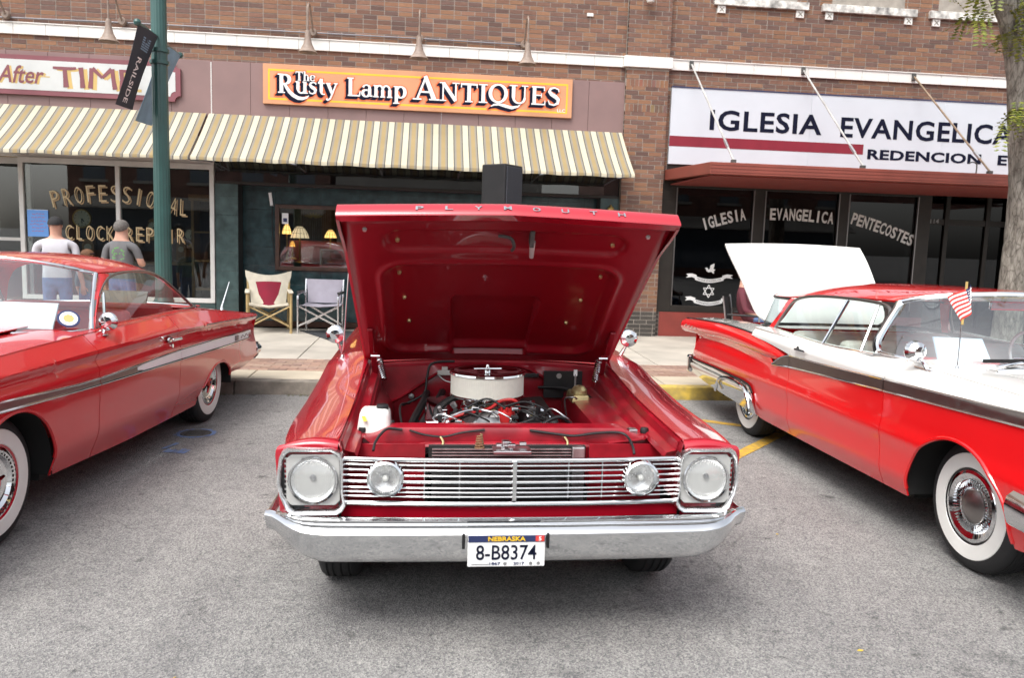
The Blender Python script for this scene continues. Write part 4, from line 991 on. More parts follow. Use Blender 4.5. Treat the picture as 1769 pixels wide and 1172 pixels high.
# ================================================================ street furniture
M['green_post'] = mat('dark_green_enamel', (.022, .085, .075), .38, var=.15, vscale=5, coat=.3)
lp = thing('street_lamp', 'fluted dark green street lamp post with two banners', 'street lamp', (-2.84, 9.0, zsw(9.0)))
def fluted(z0, z1, r0, r1, n=16):
    rows = []
    for k in range(13):
        u = k/12; r = r0+(r1-r0)*u; row = []
        for i in range(n*4):
            a = 2*math.pi*i/(n*4); row.append(((r*(1-.055*(.5-.5*math.cos(n*a)))) * math.cos(a), (r*(1-.055*(.5-.5*math.cos(n*a))))*math.sin(a), z0+(z1-z0)*u))
        rows.append(row)
    return MB().grid(rows, closed=True)
fluted(.75, 6.2, .086, .070).build('shaft', M['green_post'], lp, smooth=60)
MB().lathe([(.0,0),(.22,0),(.22,.06),(.19,.10),(.17,.12),(.165,.55),(.15,.60),(.11,.66),(.10,.72),(.105,.76),(.088,.80)], n=32).build('base', M['green_post'], lp)
MB().lathe([(.07,6.2),(.11,6.25),(.12,6.3),(.06,6.36),(.06,6.42),(.20,6.55),(.23,6.75),(.20,6.95),(.09,7.10),(0,7.12)], n=24).build('lantern', M['plastic_white'], lp)
zb0 = zsw(9)
for z in (3.50-zb0, 3.38-zb0):
    MB().lathe([(.082,-.02),(.096,-.018),(.096,.018),(.082,.02)], (0,0,z), n=24).build('band_clamp', M['green_post'], lp)
M['banner_dark'] = mat('charcoal_banner_cloth', (.030, .038, .052), .75, var=.25, vscale=6)
M['banner_blue'] = mat('pale_blue_banner_cloth', (.20, .33, .44), .75, var=.2, vscale=6)
def banner(label, m, ya, yb, ztop, xs, drop, sway, text=None):
    t = thing('street_banner', label, 'banner', (-2.84, 9.0, 0))
    rows = []
    for i in range(15):
        u = i/14; row = []
        for j in range(9):
            q = j/8; y = ya+(yb-ya)*q
            row.append((xs+sway*u**.9+.02*math.sin(3.2*u+2*q), y+.03*u, ztop-drop*u+.02*u*q))
        rows.append(row)
    c = MB().grid(rows).build('cloth', M[m], t, solid=.003)
    MB().tube([(xs, min(ya, yb)-.03 if ya < 0 else .0, ztop+.005), (xs, max(ya, yb)+.03 if ya > 0 else 0, ztop+.005)], .016, 8).build('arm', M['green_post'], t)
    e = ya-.03 if ya < 0 else yb+.03
    MB().lathe([(0,-.035),(.028,-.025),(.036,0),(.028,.025),(0,.035)], (xs, e, ztop+.005), n=12).build('finial', M['green_post'], t)
    if text:
        g = fit_text(text, .52, .085, bold=.01, ext=0)
        def fn(p):
            u = .36+p.x*1.12; q = .34+p.y*3.0
            return (xs+sway*u**.9+.02*math.sin(3.2*u+2*q)+.004, ya+(yb-ya)*q+.03*u, ztop-drop*u+.02*u*q)
        g2 = MB().merge(g, fn=fn); g3 = MB().merge(g, fn=lambda p: fn(p)+Vector((-.011,0,0)) if False else (fn(p)[0]-.012, fn(p)[1], fn(p)[2]))
        g2.build('lettering', M['white_ink'], t, smooth=0); g3.build('lettering', M['white_ink'], t, smooth=0)
        lg = MB()
        for k in range(6):
            for off in (.004, -.008):
                u0, u1 = .10+.028*k, .118+.028*k; q0, q1 = .35, .75
                lg.add([(xs+sway*u**.9+.02*math.sin(3.2*u+2*q)+off, ya+(yb-ya)*q+.03*u, ztop-drop*u) for u, q in ((u0,q0),(u0,q1),(u1,q1),(u1,q0))], [(0,1,2,3)])
        lg.build('logo', M['banner_blue'], t, smooth=0)
banner('charcoal banner reading RAILSIDE hung on the green lamp post', 'banner_dark', -.60, -.10, 3.62, .0, .76, -.24, 'RAILSIDE')
banner('pale blue banner on the far side of the green lamp post', 'banner_blue', .10, .66, 3.60, .0, .80, -.30)

# ---------------- tree
def bark():
    m, nt, N, L, b = nmat('grey_bark')
    tc = N.new('ShaderNodeTexCoord'); mp = N.new('ShaderNodeMapping'); mp.inputs['Scale'].default_value = (9, 9, 2.6); L.new(tc.outputs['Object'], mp.inputs[0])
    nz = N.new('ShaderNodeTexNoise'); nz.inputs['Scale'].default_value = 2.2; nz.inputs['Detail'].default_value = 9; nz.inputs['Roughness'].default_value = .65; L.new(mp.outputs[0], nz.inputs['Vector'])
    vo = N.new('ShaderNodeTexVoronoi'); vo.inputs['Scale'].default_value = 2.4; vo.feature = 'DISTANCE_TO_EDGE'; L.new(mp.outputs[0], vo.inputs['Vector'])
    rp = N.new('ShaderNodeValToRGB'); e = rp.color_ramp.elements; e[0].position = .34; e[1].position = .66; e[0].color = (.085, .072, .058, 1); e[1].color = (.30, .275, .24, 1)
    L.new(nz.outputs['Fac'], rp.inputs['Fac'])
    r2_ = N.new('ShaderNodeValToRGB'); e = r2_.color_ramp.elements; e[0].position = 0; e[1].position = .09; e[0].color = (.35, .33, .30, 1); e[1].color = (1, 1, 1, 1); L.new(vo.outputs['Distance'], r2_.inputs['Fac'])
    q = N.new('ShaderNodeMix'); q.data_type = 'RGBA'; q.blend_type = 'MULTIPLY'; q.inputs['Factor'].default_value = .7; L.new(rp.outputs[0], q.inputs['A']); L.new(r2_.outputs[0], q.inputs['B'])
    L.new(q.outputs['Result'], b.inputs['Base Color']); b.inputs['Roughness'].default_value = .9
    bp = N.new('ShaderNodeBump'); bp.inputs['Strength'].default_value = .8; bp.inputs['Distance'].default_value = .02; L.new(nz.outputs['Fac'], bp.inputs['Height']); L.new(bp.outputs['Normal'], b.inputs['Normal'])
    return m
M['bark'] = bark()
def leafm(nm, c):
    m, nt, N, L, b = nmat(nm); oi = N.new('ShaderNodeNewGeometry')
    rp = N.new('ShaderNodeValToRGB'); e = rp.color_ramp.elements; e[0].color = c4(tuple(x*.6 for x in c)); e[1].color = c4((c[0]*2.2, c[1]*1.5, c[2]*1.1))
    L.new(oi.outputs['Random Per Island'], rp.inputs['Fac']); L.new(rp.outputs[0], b.inputs['Base Color']); b.inputs['Roughness'].default_value = .55
    b.inputs['Transmission Weight'].default_value = .0; b.inputs['Subsurface Weight'].default_value = .0
    return m
M['leaf'] = leafm('locust_leaf', (.12, .18, .030))
tr = thing('street_tree', 'grey barked street tree with thin green leaves by the church', 'tree', (7.27, 9.5, zsw(9.5)))
rt_ = random.Random(17)
def limb(path, rad, nm='limb', par=tr, jit=.05):
    P = crv(path, 10*len(path)); n = len(P); f = pl([(i/(len(rad)-1), r) for i, r in enumerate(rad)])
    rows = []; k = 20; prev = None
    for i, q in enumerate(P):
        t = (P[min(i+1, n-1)]-P[max(i-1, 0)]).normalized(); u = Vector((1,0,0)) if abs(t.x) < .8 else Vector((0,1,0))
        a1 = t.cross(u).normalized(); a2 = t.cross(a1); r = f(i/(n-1))
        rows.append([q+(a1*math.cos(2*math.pi*j/k)+a2*math.sin(2*math.pi*j/k))*r*(1+jit*math.sin(3*2*math.pi*j/k+i*.35)+jit*.8*math.sin(5*2*math.pi*j/k-i*.22)+rt_.uniform(-.02, .02)) for j in range(k)])
    mb = MB(); mb.grid(rows, closed=True); return mb.build(nm, M['bark'], par, smooth=80), P
limb([(0,0,-.05),(.0,0,.25),(-.02,0,1.1),(.0,.0,1.9),(-.05,0,2.6),(-.17,0,3.3),(-.27,0,3.9),(-.33,0,4.2)], [.25,.185,.165,.158,.150,.135,.130,.15], 'trunk')
br = []
for path, rad in (([(-.33,0,4.15),(-.55,0,4.6),(-.85,.1,5.1),(-1.3,.2,5.9),(-1.9,.3,6.9)], [.14,.12,.10,.07,.03]), ([(-.33,0,4.1),(-.22,-.05,4.7),(.05,-.1,5.4),(.2,-.2,6.4),(.5,-.3,7.6)], [.14,.12,.11,.08,.03]),
                  ([(-.1,0,3.0),(.3,-.2,3.25),(.9,-.4,3.6),(1.5,-.5,3.9)], [.06,.045,.03,.015]), ([(-.7,.05,4.9),(-.6,-.6,5.3),(-.6,-1.4,5.9),(-.5,-2.2,6.6)], [.08,.06,.045,.02]), ([(.1,-.1,5.6),(.7,.3,6.1),(1.6,.6,6.6)], [.08,.06,.02])):
    o, P = limb(path, rad); br.append(P)
lv = MB()
def frond(p, d, L_=.32):
    d = d.normalized(); sidev = d.cross(Vector((0,0,1)))
    if sidev.length < .1: sidev = Vector((1,0,0))
    sidev.normalize(); n = 9; nn = sidev.cross(d)
    for i in range(n):
        q = p+d*(L_*i/n)+Vector((0,0,-.10*(i/n)**2))
        for s_ in (-1, 1):
            a = q+sidev*s_*.006; l = .060+.03*rt_.random(); tip = q+sidev*s_*l+d*.02+nn*rt_.uniform(-.015, .015); w_ = d*.017
            lv.add([a, (a+tip)/2+w_, tip, (a+tip)/2-w_], [(0,1,2,3)])
def cluster(c, r, n):
    for _ in range(n):
        p = Vector(c)+Vector((rt_.gauss(0, r), rt_.gauss(0, r), rt_.gauss(0, r*.55)))
        frond(p, Vector((rt_.uniform(-1,1), rt_.uniform(-1,1), rt_.uniform(-.9,.1))), rt_.uniform(.18, .34))
for c, r, n in (((-.1,-.45,3.10),.15,20), ((-.42,-.3,3.22),.11,16), ((.15,-.45,2.80),.12,12), ((.2,-.3,3.45),.15,12), ((-.60,-.3,4.10),.13,14), ((-.80,-.2,4.35),.14,14), ((-.25,-.4,4.55),.15,8), ((.35,-.3,4.0),.2,10), ((-1.1,-.3,4.55),.12,8)):
    cluster(c, r, n)
for P in br:
    for i in range(len(P)//3, len(P), 3): cluster(P[i]+Vector((0,0,.2 if P[i].z > 4.9 else 0)), .42 if P[i].z > 5.2 else .12, 13 if P[i].z > 5.2 else 1)
lv.build('crown', M['leaf'], tr, smooth=0)

# ---------------- loudspeaker on tripod
sp = thing('loudspeaker', 'black loudspeaker cabinet raised on a stand behind the open hood', 'speaker', (.80, 9.6, 1.90))
pts = [(-.19,-.17),(.19,-.17),(.14,.19),(-.14,.19)]
MB().prism(pts, lambda u, v, w_: (u, v, w_), .64).xform(lambda p: (p.x*math.cos(R(52))-p.y*math.sin(R(52)), p.x*math.sin(R(52))+p.y*math.cos(R(52)), p.z)).build('cabinet', M['black'], sp, smooth=0, bevel=.018, bseg=3)
rot32 = lambda p: (p.x*math.cos(R(52))-p.y*math.sin(R(52)), p.x*math.sin(R(52))+p.y*math.cos(R(52)), p.z)
M['grille_grey'] = mat('perforated_grille', (.045, .05, .06), .5, metal=.4, var=.3, vscale=90)
MB().box(-.165, .165, -.185, -.165, .03, .61).xform(rot32).build('grille', M['grille_grey'], sp, smooth=0, bevel=.008)
MB().box(.188, .20, -.06, .06, .25, .40).xform(rot32).build('handle', M['black_matte'], sp, smooth=0, bevel=.006)
ss = thing('speaker_stand', 'black tripod stand carrying the loudspeaker on the pavement', 'stand', (.80, 9.6, zsw(9.6)))
MB().tube([(0,0,.25),(0,0,1.9-zsw(9.6))], .018, 10).build('pole', M['black'], ss)
MB().lathe([(.018,.6),(.035,.6),(.035,.72),(.018,.72)], n=14).build('collar', M['black'], ss)
for k in range(3):
    a = R(90+120*k); MB().tube([(0,0,.68),(math.cos(a)*.5,math.sin(a)*.5,.012)], .012, 8).build('leg', M['black'], ss)
    MB().tube([(0,0,.28),(math.cos(a)*.27,math.sin(a)*.27,.32)], .008, 6).build('brace', M['black'], ss)

# ---------------- folding chairs
M['bamboo'] = mat('pale_bamboo', (.40, .29, .13), .5, var=.25, vscale=12)
M['canvas_cream'] = mat('cream_canvas', (.60, .56, .46), .85, var=.15, vscale=9, bump=.3, bscale=30)
M['canvas_red'] = mat('dark_red_canvas', (.24, .012, .035), .8, var=.15)
M['canvas_grey'] = mat('grey_lilac_canvas', (.36, .34, .40), .8, var=.12)
M['canvas_black'] = mat('black_canvas', (.02, .02, .022), .85, var=.2)
def cloth(pts_rows, name, m, par, th=.006): return MB().grid(pts_rows).build(name, M[m], par, solid=th, smooth=60)
cz = zsw(12.6)
ch = thing('folding_chair', 'bamboo folding chair with cream canvas and dark red back panel', 'chair', (-2.44, 12.60, cz), R(12))
for s_ in (-1, 1):
    MB().tube([(s_*.31,-.30,0),(s_*.31,-.30,.62)], .021, 8).build('front_leg', M['bamboo'], ch); MB().tube([(s_*.29,.28,0),(s_*.30,.22,.45),(s_*.30,.30,.90)], .021, 8).build('back_post', M['bamboo'], ch)
    MB().box(s_*.31-.035, s_*.31+.035, -.34, .27, .60, .63).build('armrest', M['canvas_cream'], ch, smooth=0, bevel=.01)
for a, b in (((-.29,-.29,.10), (.29,-.27,.40)), ((.29,-.26,.10), (-.29,-.24,.40)), ((-.29,.26,.08), (.29,.24,.42)), ((.29,.23,.08), (-.29,.21,.42))): MB().tube([a, b], .013, 8).build('cross_brace', M['bamboo'], ch)
def backrow(z, y0, w0, dip): return [(-w0+2*w0*i/12, y0-.05*math.sin(math.pi*i/12)*.6, z-dip*math.sin(math.pi*i/12)) for i in range(13)]
cloth([backrow(.34, .20, .22, .0), backrow(.42, .205, .26, 0), backrow(.55, .23, .27, .0), backrow(.72, .25, .30, .0), backrow(.82, .26, .335, .02), backrow(.915, .275, .345, .07)], 'backrest', 'canvas_cream', ch)
cloth([[(x, y-.012, z) for x, y, z in backrow(.37, .205, .15, .0)], [(x, y-.012, z) for x, y, z in backrow(.55, .23, .175, 0)], [(x, y-.012, z) for x, y, z in backrow(.74, .25, .20, -.01)]], 'back_panel', 'canvas_red', ch, .003)
cloth([[(-.29, -.27+.5*j/8, .42-.03*math.sin(math.pi*j/8)) for j in range(9)], [(0, -.27+.5*j/8, .39-.04*math.sin(math.pi*j/8)) for j in range(9)], [(.29, -.27+.5*j/8, .42-.03*math.sin(math.pi*j/8)) for j in range(9)]], 'seat', 'canvas_cream', ch)
cloth([[(.335, -.05, .18), (.345, .2, .18)], [(.335, -.05, .58), (.345, .2, .58)]], 'side_pouch', 'canvas_black', ch)
M['alu_tube'] = chrome('polished_aluminium', (.80, .81, .83), .22, .1)
ch2 = thing('folding_chair', 'silver framed folding chair with lilac grey canvas back', 'chair', (-1.66, 12.62, cz), R(-3))
for s_ in (-1, 1):
    MB().tube(crv([(s_*.30,-.28,0),(s_*.30,-.28,.50),(s_*.30,-.25,.58),(s_*.30,-.18,.60),(s_*.30,.18,.60),(s_*.30,.24,.55)], 24), .014, 8).build('front_leg', M['alu_tube'], ch2)
    MB().tube([(s_*.28,.26,0),(s_*.285,.22,.45),(s_*.29,.30,.80)], .014, 8).build('back_post', M['alu_tube'], ch2)
    MB().box(s_*.30-.028, s_*.30+.028, -.22, .16, .606, .635).build('armrest', M['black'], ch2, smooth=0, bevel=.008)
for a, b in (((-.29,-.28,.12), (.29,-.26,.41)), ((.29,-.25,.12), (-.29,-.24,.41)), ((-.27,.26,.10), (.27,.24,.42)), ((.27,.235,.10), (-.27,.21,.42))): MB().beam(a, b, .012, .026).build('cross_brace', M['alu_tube'], ch2, smooth=0)
cloth([backrow(.44, .225, .25, 0), backrow(.56, .25, .255, 0), backrow(.70, .275, .27, 0), backrow(.80, .29, .285, .0)], 'backrest', 'canvas_grey', ch2)
cloth([[(-.28, -.26+.5*j/8, .43-.02*math.sin(math.pi*j/8)) for j in range(9)], [(0, -.26+.5*j/8, .41-.03*math.sin(math.pi*j/8)) for j in range(9)], [(.28, -.26+.5*j/8, .43-.02*math.sin(math.pi*j/8)) for j in range(9)]], 'seat', 'canvas_grey', ch2)
zf = zsw(12.0)+.006
tag(MB().hexa([(-2.0,12.72,zsw(12.72)+.003),(-1.2,11.25,zsw(11.25)+.003),(.9,11.3,zsw(11.3)+.003),(.9,12.9,zsw(12.9)+.003),(-2.0,12.72,zsw(12.72)+.010),(-1.2,11.25,zsw(11.25)+.010),(.9,11.3,zsw(11.3)+.010),(.9,12.9,zsw(12.9)+.010)]).build('dark_sheet', mat('charcoal_sheet', (.035, .037, .042), .9, var=.3, vscale=9, bump=.3), smooth=0), 'dark charcoal sheet on the pavement under the silver chair', 'mat')  # thin dark four-sided sheet with a slanted edge, flat on the pavement

# ================================================================ people
M['skin'] = mat('skin', (.52, .29, .21), .5, var=.10, vscale=9)
def body(name, label, loc, rz, H, joints, radii, edges, paint_fn, mats, group=None, planes=()):
    t = thing(name, label, 'person', loc, rz, group)
    me = bpy.data.meshes.new('b'); me.from_pydata([Vector(j)*H for j in joints], edges, [])
    ob = bpy.data.objects.new('b', me); COL.objects.link(ob)
    md = ob.modifiers.new('s', 'SKIN'); md.use_smooth_shade = True
    for i, r in enumerate(radii):
        sv = me.skin_vertices[0].data[i]; sv.radius = (r[0]*H, r[1]*H) if isinstance(r, tuple) else (r*H, r*H); sv.use_root = (i == 0)
    ss_ = ob.modifiers.new('d', 'SUBSURF'); ss_.levels = 3; ss_.render_levels = 3
    dg = bpy.context.evaluated_depsgraph_get(); m2 = bpy.data.meshes.new_from_object(ob.evaluated_get(dg))
    bpy.data.objects.remove(ob); bpy.data.meshes.remove(me)
    bm = bmesh.new(); bm.from_mesh(m2)
    for z in planes: bmesh.ops.bisect_plane(bm, geom=bm.verts[:]+bm.edges[:]+bm.faces[:], plane_co=(0, 0, z*H), plane_no=(0, 0, 1))
    bm.to_mesh(m2); bm.free()
    m2.materials.clear()
    for q in mats: m2.materials.append(q)
    for p in m2.polygons: p.material_index = paint_fn(p.center/H); p.use_smooth = True
    m2.name = 'body'; link('body', m2, t); return t
def person(label, loc, rz, H, shirt, trousers, arms, head_turn=0, seated=False, sleeve=.52, girth=1.0):
    # units of body height; x = right, y = back, z = up (facing -y)
    J, Rr, E = [], [], []
    def j(p, r, par=None):
        J.append(p); Rr.append(r)
        if par is not None: E.append((par, len(J)-1))
        return len(J)-1
    hz = .27 if seated else .52
    g = girth
    pel = j((0,0,hz), (.085*g,.065*g)); wa = j((0,0,hz+.10), (.080*g,.062*g), pel); chs = j((0,-.003,hz+.20), (.098*g,.068*g), wa); nk0 = j((0,.004,hz+.298), (.060,.045), chs)
    nk = j((0,.0,hz+.325), (.040,.040), nk0); h0 = j((0,-.008,hz+.370), (.043,.050), nk); h1 = j((0,-.006,hz+.42), (.048,.057), h0); h2 = j((0,-.0,hz+.462), (.034,.040), h1)
    for s_ in (-1, 1):
        sh_ = j((s_*.105*g,.004,hz+.262), .034, chs if False else nk0)
        el, wr, hd = arms[s_]
        e_ = j(el, .027, sh_); w_ = j(wr, .018, e_); hn = j(hd, (.022,.012), w_)
        dv_ = (Vector(hd)-Vector(wr)).normalized(); sd_ = dv_.cross(Vector((0,1,0)))
        if sd_.length < .2: sd_ = dv_.cross(Vector((0,0,1)))
        sd_.normalize()
        for k in range(4):
            o = (k-1.5)*.0105; b_ = Vector(hd)+dv_*.02+sd_*o; ln = (.036,.044,.042,.032)[k]
            f1 = j(tuple(b_+dv_*ln*.5), .0058, hn); j(tuple(b_+dv_*ln*.95+Vector((0,-.010,0))), .0048, f1)
        t1 = j(tuple(Vector(hd)+sd_*-.026+dv_*.006), .0062, hn); j(tuple(Vector(hd)+sd_*-.032+dv_*.028), .005, t1)
        if seated:
            kn = j((s_*.075,-.25,hz+.0), .045, pel); an = j((s_*.075,-.26,.045), .026, kn); j((s_*.08,-.35,.02), (.024,.018), an)
        else:
            hp = j((s_*.052,0,hz-.04), .062, pel); kn = j((s_*.058,-.008,.285), .040, hp); an = j((s_*.060,.006,.045), .026, kn); j((s_*.072,-.085,.022), (.024,.018), an)
    nsh = hz+.30; cuff = sleeve
    def pf(c):
        x, y, z = c
        if z > hz+.312: return 0
        if z < .05: return 3
        if abs(x) > .118*g+.0 and z < hz+.22:
            return 0 if (z < cuff) else 1
        if seated and y < -.10 and z < hz+.06: return 2
        if z < hz+.02: return 2
        return 1
    t = body('person', label, loc, rz, H, J, Rr, E, pf, [M['skin'], shirt, trousers, M['black']], planes=(hz+.02, hz+.312, cuff, .05))
    # ears and nose
    hc = Vector((0,-.006,hz+.415))*H
    for s_ in (-1, 1):
        MB().lathe([(0,-.010),(.012,-.008),(.016,0),(.010,.008),(0,.006)], (0,0,0), axis='x', n=10).xform(lambda p: (hc.x+s_*.046*H+p.x*.5, hc.y+.012*H+p.y, hc.z+p.z*1.5)).build('ear', M['skin'], t)
    MB().add([(-.012,-.052*H,.0),(.012,-.052*H,.0),(0,-.072*H,-.004),(0,-.050*H,.045)], [(0,1,2),(0,2,3),(2,1,3),(0,3,1)]).xform(lambda p: (p.x+hc.x, p.y+hc.y, p.z+hc.z-.01)).build('nose', M['skin'], t)
    for s_ in (-1, 1): MB().lathe([(0,-.006),(.009,-.003),(.011,0)], (hc.x+s_*.018*H, hc.y-.050*H, hc.z+.012*H), axis='y', n=10).build('eye', M['ink'], t)
    MB().beam((hc.x-.02, hc.y-.052*H, hc.z-.024*H), (hc.x+.02, hc.y-.052*H, hc.z-.024*H), .006, .006).build('mouth', M['canvas_red'], t, smooth=0)
    return t, hc
def cap_on(t, hc, H, m, hair=False, low=.0, grow=1.05):
    rows = []
    for i in range(11):
        row = []
        for k in range(24):
            q = 2*math.pi*k/24; a0 = (-38 if hair else -8)*max(0, math.cos(q))**.6 + (12 if hair else 0)*max(0, -math.cos(q)); a = R(a0+(90-a0)*i/10)
            row.append((hc.x+.052*H*grow*math.cos(a)*math.sin(q), hc.y+.002+.064*H*grow*math.cos(a)*math.cos(q), hc.z+low*H+.056*H*grow*math.sin(a)+.010*H))
        rows.append(row)
    return MB().grid(rows, closed=True, flip=True).build('hair' if hair else 'cap', m, t, solid=.004, smooth=60)
def arm_down(s_, out=.15, fwd=0., hz=.52): return ((s_*(.105+.035), .015, hz+.12), (s_*out, -.03+fwd, hz-.02), (s_*out, -.045+fwd, hz-.065))
def arm_up(s_, hz=.52): return ((s_*.150, -.02, hz+.13), (s_*.10, -.14, hz+.14), (s_*.07, -.165, hz+.155))
shirt1 = mat('pale_grey_tshirt', (.52, .52, .56), .85, var=.12, vscale=7, bump=.3, bscale=12); shirt2 = mat('charcoal_tshirt', (.135, .135, .14), .85, var=.2, vscale=7, bump=.3, bscale=12)
jeans = mat('blue_jeans', (.10, .17, .32), .85, var=.25, vscale=14); maroon_shirt = mat('maroon_tshirt', (.11, .022, .032), .85, var=.2, vscale=8); child_top = mat('teal_top', (.10, .22, .26), .85, var=.2)
zz = zsw(10.6)
t, hc = person('person in pale grey shirt and dark cap facing the window', (-4.62, 10.6, zz), R(196), 1.62, shirt1, jeans, {-1: arm_down(-1, .17), 1: arm_up(1)}, girth=1.22, sleeve=.70)
cap_on(t, hc, 1.62, M['black_matte']); MB().prism([(-.07,0),(.07,0),(.05,-.08),(-.05,-.08)], lambda u, v, w_: (hc.x+u, hc.y-.075+v, hc.z+.03+w_), .008).build('cap_brim', M['black_matte'], t, smooth=0)
t, hc = person('person in charcoal shirt with green print facing the window', (-3.88, 10.7, zz), R(172), 1.62, shirt2, jeans, {-1: arm_up(-1), 1: arm_down(1, .16)}, girth=1.05, sleeve=.70)
cap_on(t, hc, 1.62, mat('short_grey_hair', (.13, .12, .11), .8, var=.4, vscale=60), True, low=-.006, grow=1.03)
gp = MB(); rg_ = random.Random(8)
for k in range(26):
    a = rg_.uniform(0, 6.28); q = .095*math.sqrt(rg_.random()); x, z = q*math.cos(a)-.02, 1.17+q*math.sin(a)*1.0; l = .013
    gp.add([(x-l, .128+.0004*k, z), (x, .128+.0004*k, z-l*.6), (x+l, .128+.0004*k, z), (x, .128+.0004*k, z+l*.8)], [(0,1,2,3)])
gp.build('shirt_print', mat('green_print', (.13, .36, .10), .8, var=.3), t, smooth=0)
t, hc = person('child with brown hair standing between two adults at the window', (-4.38, 10.9, zz), R(150), 1.24, child_top, jeans, {-1: arm_down(-1), 1: arm_down(1)}, sleeve=.60)
cap_on(t, hc, 1.24, mat('brown_hair', (.16, .075, .035), .7, var=.4, vscale=60), True, low=-.02, grow=1.18)
MB().tube(crv([(hc.x-.07,hc.y+.02,hc.z+.01),(hc.x-.05,hc.y-.065,hc.z+.012),(hc.x+.05,hc.y-.065,hc.z+.012),(hc.x+.07,hc.y+.02,hc.z+.01)], 16), .008, 6).build('sunglasses', M['ink'], t)
z11 = zsw(11.0)
t, hc = person('person in maroon shirt sitting behind the raised white trunk lid', (4.38, 11.0, z11+.0), R(60), 1.66, maroon_shirt, jeans, {s_: ((s_*.15, -.04, .27+.12), (s_*.13, -.17, .27+.085), (s_*.12, -.21, .27+.085)) for s_ in (-1, 1)}, seated=True, sleeve=.375)
cap_on(t, hc, 1.66, mat('dark_hair', (.03, .022, .018), .7, var=.4, vscale=60), True, low=-.008, grow=1.05)
fc = thing('folding_chair', 'black folding chair holding the person behind the white trunk lid', 'chair', (4.38, 11.0, z11), R(60))
for s_ in (-1, 1):
    MB().tube([(s_*.27,-.28,0),(s_*.27,-.26,.58)], .012, 8).build('front_leg', M['steel'], fc); MB().tube([(s_*.26,.24,0),(s_*.265,.17,.40),(s_*.27,.24,.84)], .012, 8).build('back_post', M['steel'], fc)
    MB().box(s_*.275-.03, s_*.275+.03, -.30, .17, .575, .60).build('armrest', M['black'], fc, smooth=0, bevel=.008)
MB().tube([(-.26,-.27,.06),(.26,.2,.36)], .010, 6).build('cross_brace', M['steel'], fc); MB().tube([(.26,-.25,.06),(-.26,.22,.36)], .010, 6).build('cross_brace', M['steel'], fc)
cloth([[(-.26, -.26+.44*j/6, .36-.02*math.sin(math.pi*j/6)) for j in range(7)], [(0, -.26+.44*j/6, .345-.02*math.sin(math.pi*j/6)) for j in range(7)], [(.26, -.26+.44*j/6, .36-.02*math.sin(math.pi*j/6)) for j in range(7)]], 'seat', 'canvas_black', fc)
cloth([backrow(.45, .185, .25, 0), backrow(.62, .21, .255, 0), backrow(.82, .245, .265, .0)], 'backrest', 'canvas_black', fc)

# ================================================================ across the street, behind the camera (seen in glass and chrome)
M['brick_far'] = mat('far_brick', (.20, .10, .075), .9, var=.4, vscale=1.5); M['stone_far'] = mat('far_stone', (.36, .33, .29), .9, var=.25, vscale=1.0)
def far_building(label, x0, x1, h, m, storeys):
    t = thing('brick_building', label, 'building', ((x0+x1)/2, -19, 0)); hw = (x1-x0)/2
    MB().box(-hw, hw, -8, 0, 0, h).build('wall', M[m], t, smooth=0); MB().box(-hw-.1, hw+.1, -8.1, .25, h, h+.4).build('cornice', M['stone_far'], t, smooth=0)
    n = max(2, int((x1-x0)/2.6))
    for s_ in range(1, storeys):
        for i in range(n):
            x = -hw+(i+.5)*2*hw/n; wdw = MB().box(x-.55, x+.55, -.02, .03, 3.6+(s_-1)*3.4+.6, 3.6+(s_-1)*3.4+2.5).build('window', M['pane_up'], t, smooth=0)
            MB().box(x-.7, x+.7, -.01, .15, 3.6+(s_-1)*3.4+.45, 3.6+(s_-1)*3.4+.6).build('sill', M['stone_far'], wdw, smooth=0)
    MB().box(-hw+.5, hw-.5, -.01, .04, .5, 2.7).build('shop_window', M['pane_up'], t, smooth=0); MB().hexa([(-hw+.3,0,2.9),(hw-.3,0,2.9),(hw-.3,1.4,2.7),(-hw+.3,1.4,2.7),(-hw+.3,0,3.4),(hw-.3,0,3.4),(hw-.3,1.4,2.8),(-hw+.3,1.4,2.8)]).build('awning', M['stone_far' if m == 'brick_far' else 'teal_tile2'], t, smooth=0)
far_building('tall brick building across the street with a pale awning', -19, -5.5, 9.5, 'brick_far', 3)
far_building('low stone building across the street with a teal awning', -5.2, 6.0, 5.6, 'stone_far', 1)
far_building('brick building across the street facing the church', 9.5, 24, 8.6, 'brick_far', 2)
# ================================================================ cars: shared builders
def ystat(a, b, arches=(), step=.07):
    s_ = set(); n = max(2, int((b-a)/step)+1)
    for i in range(n+1): s_.add(round(a+(b-a)*i/n, 4))
    for c, r in arches:
        for i in range(23):
            y = c-r*math.cos(math.pi*i/22)
            if a < y < b: s_.add(round(y, 4))
        for e in (c-r-.0015, c+r+.0015):
            if a < e < b: s_.add(round(e, 4))
    return sorted(s_)
def side_panel(par, name, m, ys, zlo, zhi, xf, sgn, nz=16, off=0., solid=.009, smooth=32, lo=None):
    rows = []
    for y in ys:
        a, b = zlo(y), zhi(y)
        rows.append([(sgn*(xf(y, a+(b-a)*j/nz)+off), y, a+(b-a)*j/nz) for j in range(nz+1)])
    return MB().grid(rows, flip=(sgn > 0)).build(name, m, par, solid=solid, smooth=smooth)
def top_panel(par, name, m, ys, xl, xr, zf, ns=12, solid=.008, smooth=32):
    rows = []
    for y in ys:
        a, b = xl(y), xr(y); rows.append([(a+(b-a)*j/ns, y, zf(y, a+(b-a)*j/ns)) for j in range(ns+1)])
    return MB().grid(rows, flip=True).build(name, m, par, solid=solid, smooth=smooth)
def archz(c, cz, r, k=1.0):
    return lambda y: cz+k*math.sqrt(max(0, r*r-(y-c)**2)) if abs(y-c) <= r else None
